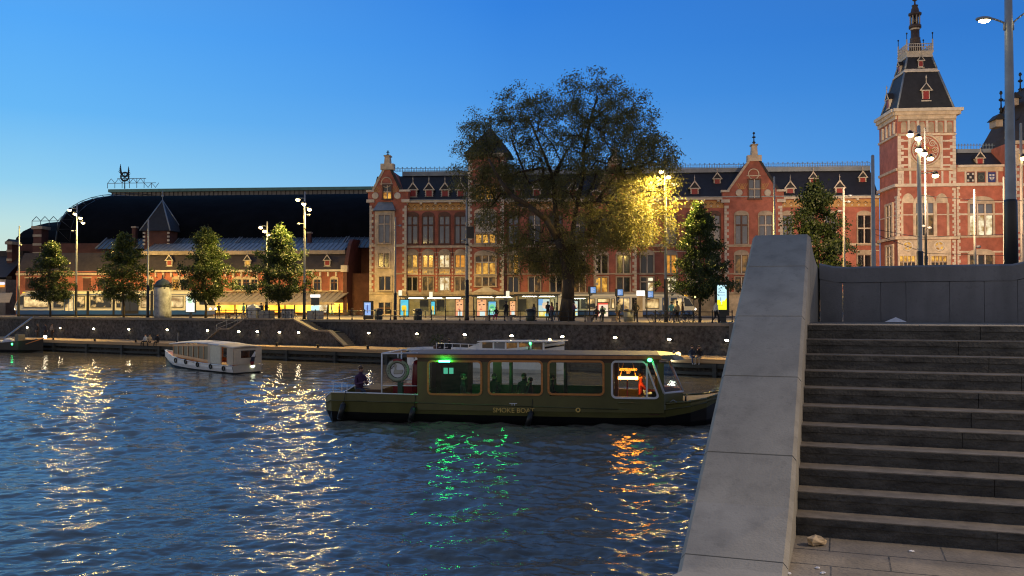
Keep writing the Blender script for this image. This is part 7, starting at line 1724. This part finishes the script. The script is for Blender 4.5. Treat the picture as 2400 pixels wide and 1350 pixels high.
# ------------------------------------------------------------------ cream canopy launch
a_, b_, c_ = atz(541, 877.5, 0), atz(396, 862, 0), atz(622, 871.5, 0); LS = 1.22; WF = Fr(a_, (b_.x - a_.x, b_.y - a_.y), (c_.x - a_.x, c_.y - a_.y))
WLn = (b_ - a_).length; WB = 3.0; la = thing('launch', WF.w(WLn / 2, WB / 2, 0), 'white launch with a varnished cabin and cream canopy, heading away on the left', 'boat')
lw_ = mat('launch_white', (.80, .81, .82), .4, .08, 1.5); canv = mat('cream_canvas', (.55, .46, .34), .8, .12, 2); grayc = mat('grey_canvas', (.50, .52, .55), .7, .1, 1.5)
m = MB(WF); st_ = [(-.1, .08, .62, 0), (.4, 0, .62, 0), (3, 0, .62, .0), (6, 0, .68, .0), (8.6, .10, .80, .05), (10.8, .4, .96, .1), (12.5, .9, 1.12, .25), (13.6, 1.25, 1.24, .45), (14.3, 1.47, 1.32, .65)]
for f in (lambda y: y, lambda y: WB - y):
    rows = [[(x - (.25 if i == len(st_) - 1 else 0), f(min(1.45, yn + .45)), -.3), (x, f(yn + .1), .12 + d), (x, f(yn), .4 + d * .6), (x + .05, f(yn), s)] for i, (x, yn, s, d) in enumerate(st_)]
    k = 4; pts = [p for r in rows for p in r]; m.add(pts, [(i * k + j, i * k + j + 1, (i + 1) * k + j + 1, (i + 1) * k + j) for i in range(len(rows) - 1) for j in range(1, k - 1)], lw_); m.add(pts, [(i * k, i * k + 1, (i + 1) * k + 1, (i + 1) * k) for i in range(len(rows) - 1)], black)
m.add([(-.1, .08, .62), (-.1, WB / 2, .8), (-.1, WB - .08, .62), (-.1, WB - .2, .1), (-.1, .2, .1)], [(0, 1, 2, 3, 4)], mat('launch_transom', (.45, .40, .33), .45, .1, 2))
m.add([(-.1, .2, .1), (-.1, WB - .2, .1), (0, WB - .6, -.3), (0, .6, -.3)], [(0, 1, 2, 3)], black); m.build('hull', parent=la)
m = MB(WF); n = len(st_); m.add([(x, yn + .03, s - .04) for x, yn, s, d in st_] + [(x, WB - yn - .03, s - .04) for x, yn, s, d in st_], [(i, i + 1, n + i + 1, n + i) for i in range(n - 1)], wood); m.build('deck', parent=la)
m = MB(WF)
for f in (lambda y: y, lambda y: WB - y): m.path([(x, f(yn - .02), s) for x, yn, s, d in st_], .05, lw_, 5)
m.build('gunwale', parent=la)
wf2 = lambda u, v, y=.3: WF.px(u, v, y)
yc0 = .28; xa_, xb_, xc_ = 10.6, 4.1, -.05     # cabin front, canopy start, canopy end
def top(x): return 1.93 + .30 * math.sin(math.pi * max(0, min(1, (x + .8) / 12.8)))
m = MB(WF); zs1 = lambda x: .66 + max(0, x - 2) * .06
for y0, y1 in ((yc0, yc0 + .06), (WB - yc0 - .06, WB - yc0)):
    m.hexa([(xb_, y0, .55), (xa_, y0 + .1, .85), (xa_, y1 + .1, .85), (xb_, y1, .55), (xb_, y0, .92), (xa_, y0 + .1, 1.2), (xa_, y1 + .1, 1.2), (xb_, y1, .92)], wood)
    for k in range(8): x = xb_ + (xa_ - xb_) * k / 7; q = .1 * k / 7; m.box(x - .05, y0 + q, .95, x + .05, y1 + q, top(x) - .03, wood)
    m.hexa([(xb_, y0, top(xb_) - .2), (xa_, y0 + .1, top(xa_) - .2), (xa_, y1 + .1, top(xa_) - .2), (xb_, y1, top(xb_) - .2), (xb_, y0, top(xb_) - .04), (xa_, y0 + .1, top(xa_) - .04), (xa_, y1 + .1, top(xa_) - .04), (xb_, y1, top(xb_) - .04)], wood)
m.box(xa_ - .06, yc0 + .1, 1.0, xa_, WB - yc0 - .1, 1.5, wood)
for k in range(4): y = yc0 + .1 + (WB - 2 * yc0 - .25) * k / 3; m.box(xa_ - .06, y, 1.5, xa_, y + .06, top(xa_), wood)
o = m.build('cabin', parent=la)
cur_ = mat('brown_curtain', (.14, .07, .035), .8, .4, 6, stretch=(4, 4, .3)); m = MB(WF)
for k in range(7):
    xA, xB = xb_ + (xa_ - xb_) * k / 7 + .05, xb_ + (xa_ - xb_) * (k + 1) / 7 - .05; m.box(xA, yc0 + .05 + .014 * k, 0.92 + .04 * k, xB, yc0 + .055 + .014 * k, top((xA + xB) / 2) - .14, mat('curtained_pane', (.050, .021, .010), .3, .8, 3.5, spec=.25, stretch=(3, 3, .3)))
m.build('window', parent=o)
m = MB(WF); m.box(xb_ + .2, 1.3, .7, xa_ - .4, 1.4, 1.75, cur_); m.build('curtain', parent=o)
m = MB(WF); sec = [(0.12, 0), (.3, .1), (WB / 2, .24), (WB - .3, .1), (WB - .12, 0), (WB - .14, -.06), (.14, -.06)]
for (xA, xB, mt_) in ((xb_ - .1, xa_ + .35, grayc), (2.3, xb_ - .1, canv), (xc_ - .1, 2.3, canv)):
    sg_ = 8
    for i in range(sg_):
        xi, xj = xA + (xB - xA) * i / sg_, xA + (xB - xA) * (i + 1) / sg_
        m.add([(xi, y, top(xi) + dz * .7) for y, dz in sec] + [(xj, y, top(xj) + dz * .7) for y, dz in sec], [(q, (q + 1) % 7, 7 + (q + 1) % 7, 7 + q) for q in range(7)] + ([tuple(range(7))] if i == 0 else []) + ([tuple(range(7, 14))] if i == sg_ - 1 else []), grayc if xA > 1 else canv, True)
m.build('roof', parent=la)
m = MB(WF)
for y0 in (.16, WB - .16):
    m.box(1.9, y0 - .012, .62, xb_ - .12, y0 + .012, top(2), mat('clear_vinyl', (.3, .29, .27), .25, .25, 5)); m.box(xc_, y0 - .014, .7, .9, y0 + .014, top(0), canv); m.box(xb_ - .5, y0 - .02, .62, xb_ - .1, y0 + .02, top(3), canv); m.box(1.75, y0 - .02, .62, 2.0, y0 + .02, top(2), canv)
xx = xc_ - .1; zc0 = .72
m.box(xx, .16, zc0, xx + .03, .85, top(0), canv); m.box(xx, WB - .75, zc0, xx + .03, WB - .16, top(0), canv); m.box(xx, .85, zc0, xx + .03, WB - .75, 1.2, canv); m.box(xx, .85, 1.78, xx + .03, WB - .75, top(0) + .08, canv)
o = m.build('canopy_side', parent=la); MB(WF).box(xx + .01, .85, 1.2, xx + .02, WB - .75, 1.78, clear_glass('canopy_window', (.55, .5, .45))).build('window', parent=o)
m = MB(WF)
for k, x in enumerate((1.1, 3.2, 5.4, 7.6, 9.8)):
    yn = 0 if x < 7 else (.06 if x < 8 else .24); z = .36 + (.03 * x if x < 7 else .3); m.torus((x, yn - .06, z), .17, .06, black, n=12, k=6)
m.build('tyre_fender', parent=la)
m = MB(WF); bulb = glow('launch_bulb', (1, .68, .2), 7)
for x, y, z in ((5.9, .7, 1.8), (.8, 1.3, 1.7), (.5, .9, 1.4), (6.7, .7, 1.5)): m.ell((x, y, z), (.07, .07, .07), bulb, 8, 5)
m.build('cabin_bulb', parent=la); 
MB(WF).tube((11.9, 1.5, 1.3), (11.9, 1.5, 2.9), .025, steel, n=5).build('bow_staff', parent=la)
person('helmsman in dark clothes standing in the canopy opening of the cream launch', WF.w(1.4, .9, .3), math.atan2(WF.ax.y, WF.ax.x) - 1.6, 'stand', h=1.6, top='navy', leg='navy', arms='reach')
fg = thing('ensign_flag', WF.w(-.25, WB * .62, .8), 'drooping white, blue and red flag at the stern of the cream launch', 'flag'); m = MB(WF); m.tube((-.12, WB * .62, .6), (-.75, WB * .62, 1.75), .02, wood, n=5); m.build('flagstaff', parent=fg)
m = MB(WF)
for k, (za, zb2, c) in enumerate(((1.72, 1.3, bwhite), (1.3, .92, C_['navy']), (.92, .62, C_['red']))):
    w0, w1 = (.08, .32) if k == 0 else ((.32, .36) if k == 1 else (.36, .22)); m.add([(-.74 + .12 * k, WB * .62 - w0, za), (-.72 + .12 * k, WB * .62 + .04, za), (-.66 + .12 * k, WB * .62 + .02, zb2), (-.62 + .12 * k, WB * .62 - w1, zb2), (-.6, WB * .62 - w0 * .5, (za + zb2) / 2)], [(0, 1, 2, 3)], c)
m.build('flag_cloth', parent=fg)
MB(WF).ell((-.16, WB * .66, .52), (.06, .2, .1), glow('stern_light', (.9, 1, .7), 5), 8, 5).build('stern_light', parent=la)

# ------------------------------------------------------------------ moored boats
def moored(u0, u1, n, zs0, zs1, label, name, wid=3.2, hullm=None):
    x0, x1 = QF.x(u0, 815, n), QF.x(u1, 805, n); t = thing(name, QF.w((x0 + x1) / 2, n, 0), label, 'boat'); m = MB(QF); L_ = x1 - x0
    rows = []
    for q, yn, s in ((0, .5, zs0), (.04, .1, zs0), (.4, 0, zs0), (.66, .05, zs0 + (zs1 - zs0) * .12), (.86, .5, zs0 + (zs1 - zs0) * .55), (1, wid / 2 - .03, zs1)): rows.append((x0 + L_ * q, yn, s))
    for f in (lambda y: y, lambda y: wid - y):
        pts = []
        for x, yn, s in rows: pts += [(x, n - wid + f(min(wid / 2 - .02, yn + .4)), -.3), (x, n - wid + f(yn + .05), .3), (x, n - wid + f(yn), s)]
        k = 3; m.add(pts, [(i * k + j, i * k + j + 1, (i + 1) * k + j + 1, (i + 1) * k + j) for i in range(len(rows) - 1) for j in range(k - 1)], hullm)
    x, yn, s = rows[0]; m.add([(x, n - wid + yn, s), (x, n - yn, s), (x, n - yn - .3, -.3), (x, n - wid + yn + .3, -.3)], [(0, 1, 2, 3)], hullm); m.build('hull', parent=t)
    m = MB(QF); kk = len(rows); m.add([(x, n - wid + yn + .05, s - .15) for x, yn, s in rows] + [(x, n - yn - .05, s - .15) for x, yn, s in rows], [(i, i + 1, kk + i + 1, kk + i) for i in range(kk - 1)], grayc if hullm is lw_ else woodd); m.build('deck', parent=t)
    return t, rows
nb = -.6
mb_, rows = moored(1000, 1345, nb, 1.72, 2.5, 'white tour boat moored at the landing, its bow rising behind the green boat', 'tour_boat', 3.4, lw_)
m = MB(QF)
yy = nb - 3.4
for f in (lambda y: y, lambda y: 3.4 - y): m.path([(x, yy + f(yn - .03), s - .28) for x, yn, s in rows], .07, bblack, 5)
m.build('dark_stripe', parent=mb_)
xa_, xb_ = QF.x(1122, 810, yy), QF.x(1268, 808, yy); zc0, zc1 = 1.74, 2.34
m = MB(QF)
for k in range(6): x = xa_ + (xb_ - xa_) * k / 5; m.box(x - .07, yy + .4, zc0, x + .07, yy + .46, zc1 + .06 * k / 5, lw_); m.box(x - .07, yy + 2.9, zc0, x + .07, yy + 2.96, zc1, lw_)
m.box(xa_ - .1, yy + .36, zc0 - .1, xb_, yy + .46, zc0 + .12, lw_); m.hexa([(xa_ - .3, yy + .25, zc1), (xb_ + .8, yy + .25, zc1 + .12), (xb_ + .8, yy + 3.1, zc1 + .12), (xa_ - .3, yy + 3.1, zc1), (xa_ - .3, yy + .25, zc1 + .09), (xb_ + .8, yy + .25, zc1 + .22), (xb_ + .8, yy + 3.1, zc1 + .22), (xa_ - .3, yy + 3.1, zc1 + .09)], lw_)
m.prism([(xa_ - 1.6, zc0), (xa_ - .1, zc0), (xa_ - .1, zc1)], yy + .4, yy + .46, lw_); o = m.build('cabin', parent=mb_)
for k in range(5): MB(QF).box(xa_ + (xb_ - xa_) * k / 5 + .08, yy + .42, zc0 + .12, xa_ + (xb_ - xa_) * (k + 1) / 5 - .08, yy + .44, zc1 - .02, lit_d if k not in (1,) else glass_blue).build('window', parent=o)
m = MB(QF); xr_ = QF.x(1018, 806, yy); zr_ = 1.7
m.tube((xr_, yy + .3, zr_ + .48), (xa_ - .2, yy + .3, zr_ + .45), .03, bwhite, n=5)
for k in range(6): x = xr_ + (xa_ - xr_) * k / 5.5; m.tube((x, yy + .3, zr_), (x, yy + .3, zr_ + .48), .025, bwhite, n=5)
m.build('deck_rail', parent=mb_)
MB(QF).ell((xb_ + .5, yy + .5, zc1 + .3), (.12, .12, .12), glow('tour_lamp', (1, .75, .35), 8), 8, 5).ell((xa_ + (xb_ - xa_) * .8, yy + .3, zc1 + .02), (.08, .06, .1), glow('nav_green', (.05, 1, .25), 14), 8, 5).build('deck_lamp', parent=mb_)
pc = QF.w(QF.x(1022, 806, yy + 1), yy + 1, 1.6); pl_ = thing('potted_plant', pc, 'small leafy potted plant on the after deck of the moored white boat', 'plant')
v, q = leaves(np.array([(rng_, 0, .55 + .25 * (i % 3)) for i, rng_ in enumerate(np.linspace(-.4, .5, 9))]), np.array([(0.2, 0, 1.)] * 9), 22, .13, .16, np.random.default_rng(8), .2); arr_mesh('foliage', v, q, leaf_green, parent=pl_)
MB().lathe(0, 0, [(.2, 0), (.28, .35)], woodd, 10).build('pot', parent=pl_, origin=(0, 0, 0))
for u, lab in ((1036, 'person in black sitting nearest the potted plant on the moored white boat'), (1053, 'second person in black sitting on the after deck of the moored white boat')):
    person(lab, QF.w(QF.x(u, 806, yy + 1.2), yy + 1.2, 1.62), 2.5, 'sit', h=1.7, top='black', leg='black', arms='lap', group='people on the moored white boat')
dkm = mat('barge_black', (.008, .009, .011), .5, .2, 1)
db, rows = moored(-60, 140, -.5, .95, 1.6, 'dark barge moored at the left edge with a green light and a small cabin', 'barge', 4., dkm)
yy = -4.5; m = MB(QF); a, b = QF.x(38, 790, yy + 1), QF.x(47, 790, yy + 1); m.box(a, yy + .8, .7, b, yy + 1.6, 2.0, mat('barge_box', (.12, .11, .10), .6, .2, 2)); m.build('cabin_box', parent=db)
m = MB(QF); a, b = QF.x(8, 795, yy + 1), QF.x(26, 795, yy + 1); m.ell(((a + b) / 2, yy + 1.2, 1.0), ((b - a) / 2, .7, .6), grayc, 12, 7); m.box(QF.x(-40, 795, yy + 1), yy + .6, .8, QF.x(2, 795, yy + 1), yy + 2.6, 1.25, grayc); m.build('tarpaulin', parent=db)
MB(QF).ell((QF.x(29.5, 793, yy), yy - .06, .98), (.13, .07, .13), glow('barge_green', (.05, 1, .25), 8), 8, 5).build('green_light', parent=db)
MB(QF).ell((QF.x(106, 781, -2.3), -2.3, 1.75), (.18, .18, .18), glow('barge_white', (1, .85, .6), 22), 8, 5).build('bow_light', parent=db)
m = MB(QF); m.tube((QF.x(60, 790, yy + .2), yy + .2, 1.0), (QF.x(108, 783, -2.6), -2.5, 1.75), .05, wood, n=5); m.build('bow_rail', parent=db)
gp = QF.w(QF.x(2, 770, 1.), 1, DECK); m = MB(QF); x = QF.x(2, 770, 1); m.hexa([(x - .5, .9, .8), (x - .1, .9, .8), (x - .1, 1.1, .8), (x - .5, 1.1, .8), (x + .6, 4.5, STREET), (x + 1, 4.5, STREET), (x + 1, 4.7, STREET), (x + .6, 4.7, STREET)], steel); tag(m.build('gangway', origin=gp), 'grey sloping gangway rising from the barge to the street at the left edge', 'gangway')
# white searchlight glare on the landing behind the wheelhouse
x, z = QF.px(1577, 838, .1); t = thing('landing_lamp', QF.w(x, .1, DECK), 'bright white lamp on the landing just right of the green boat wheelhouse', 'lamp'); MB(QF).tube((x, .1, DECK), (x, .1, z), .04, iron, n=6).build('stem', parent=t); MB(QF).ell((x, .0, z), (.16, .1, .16), glow('landing_lamp_glow', (.85, 1, .95), 60), 10, 6).build('lens', parent=t)
point('lamp_light', QF.w(x, -.25, z), 30, (.85, 1, .95), .12, parent=t)
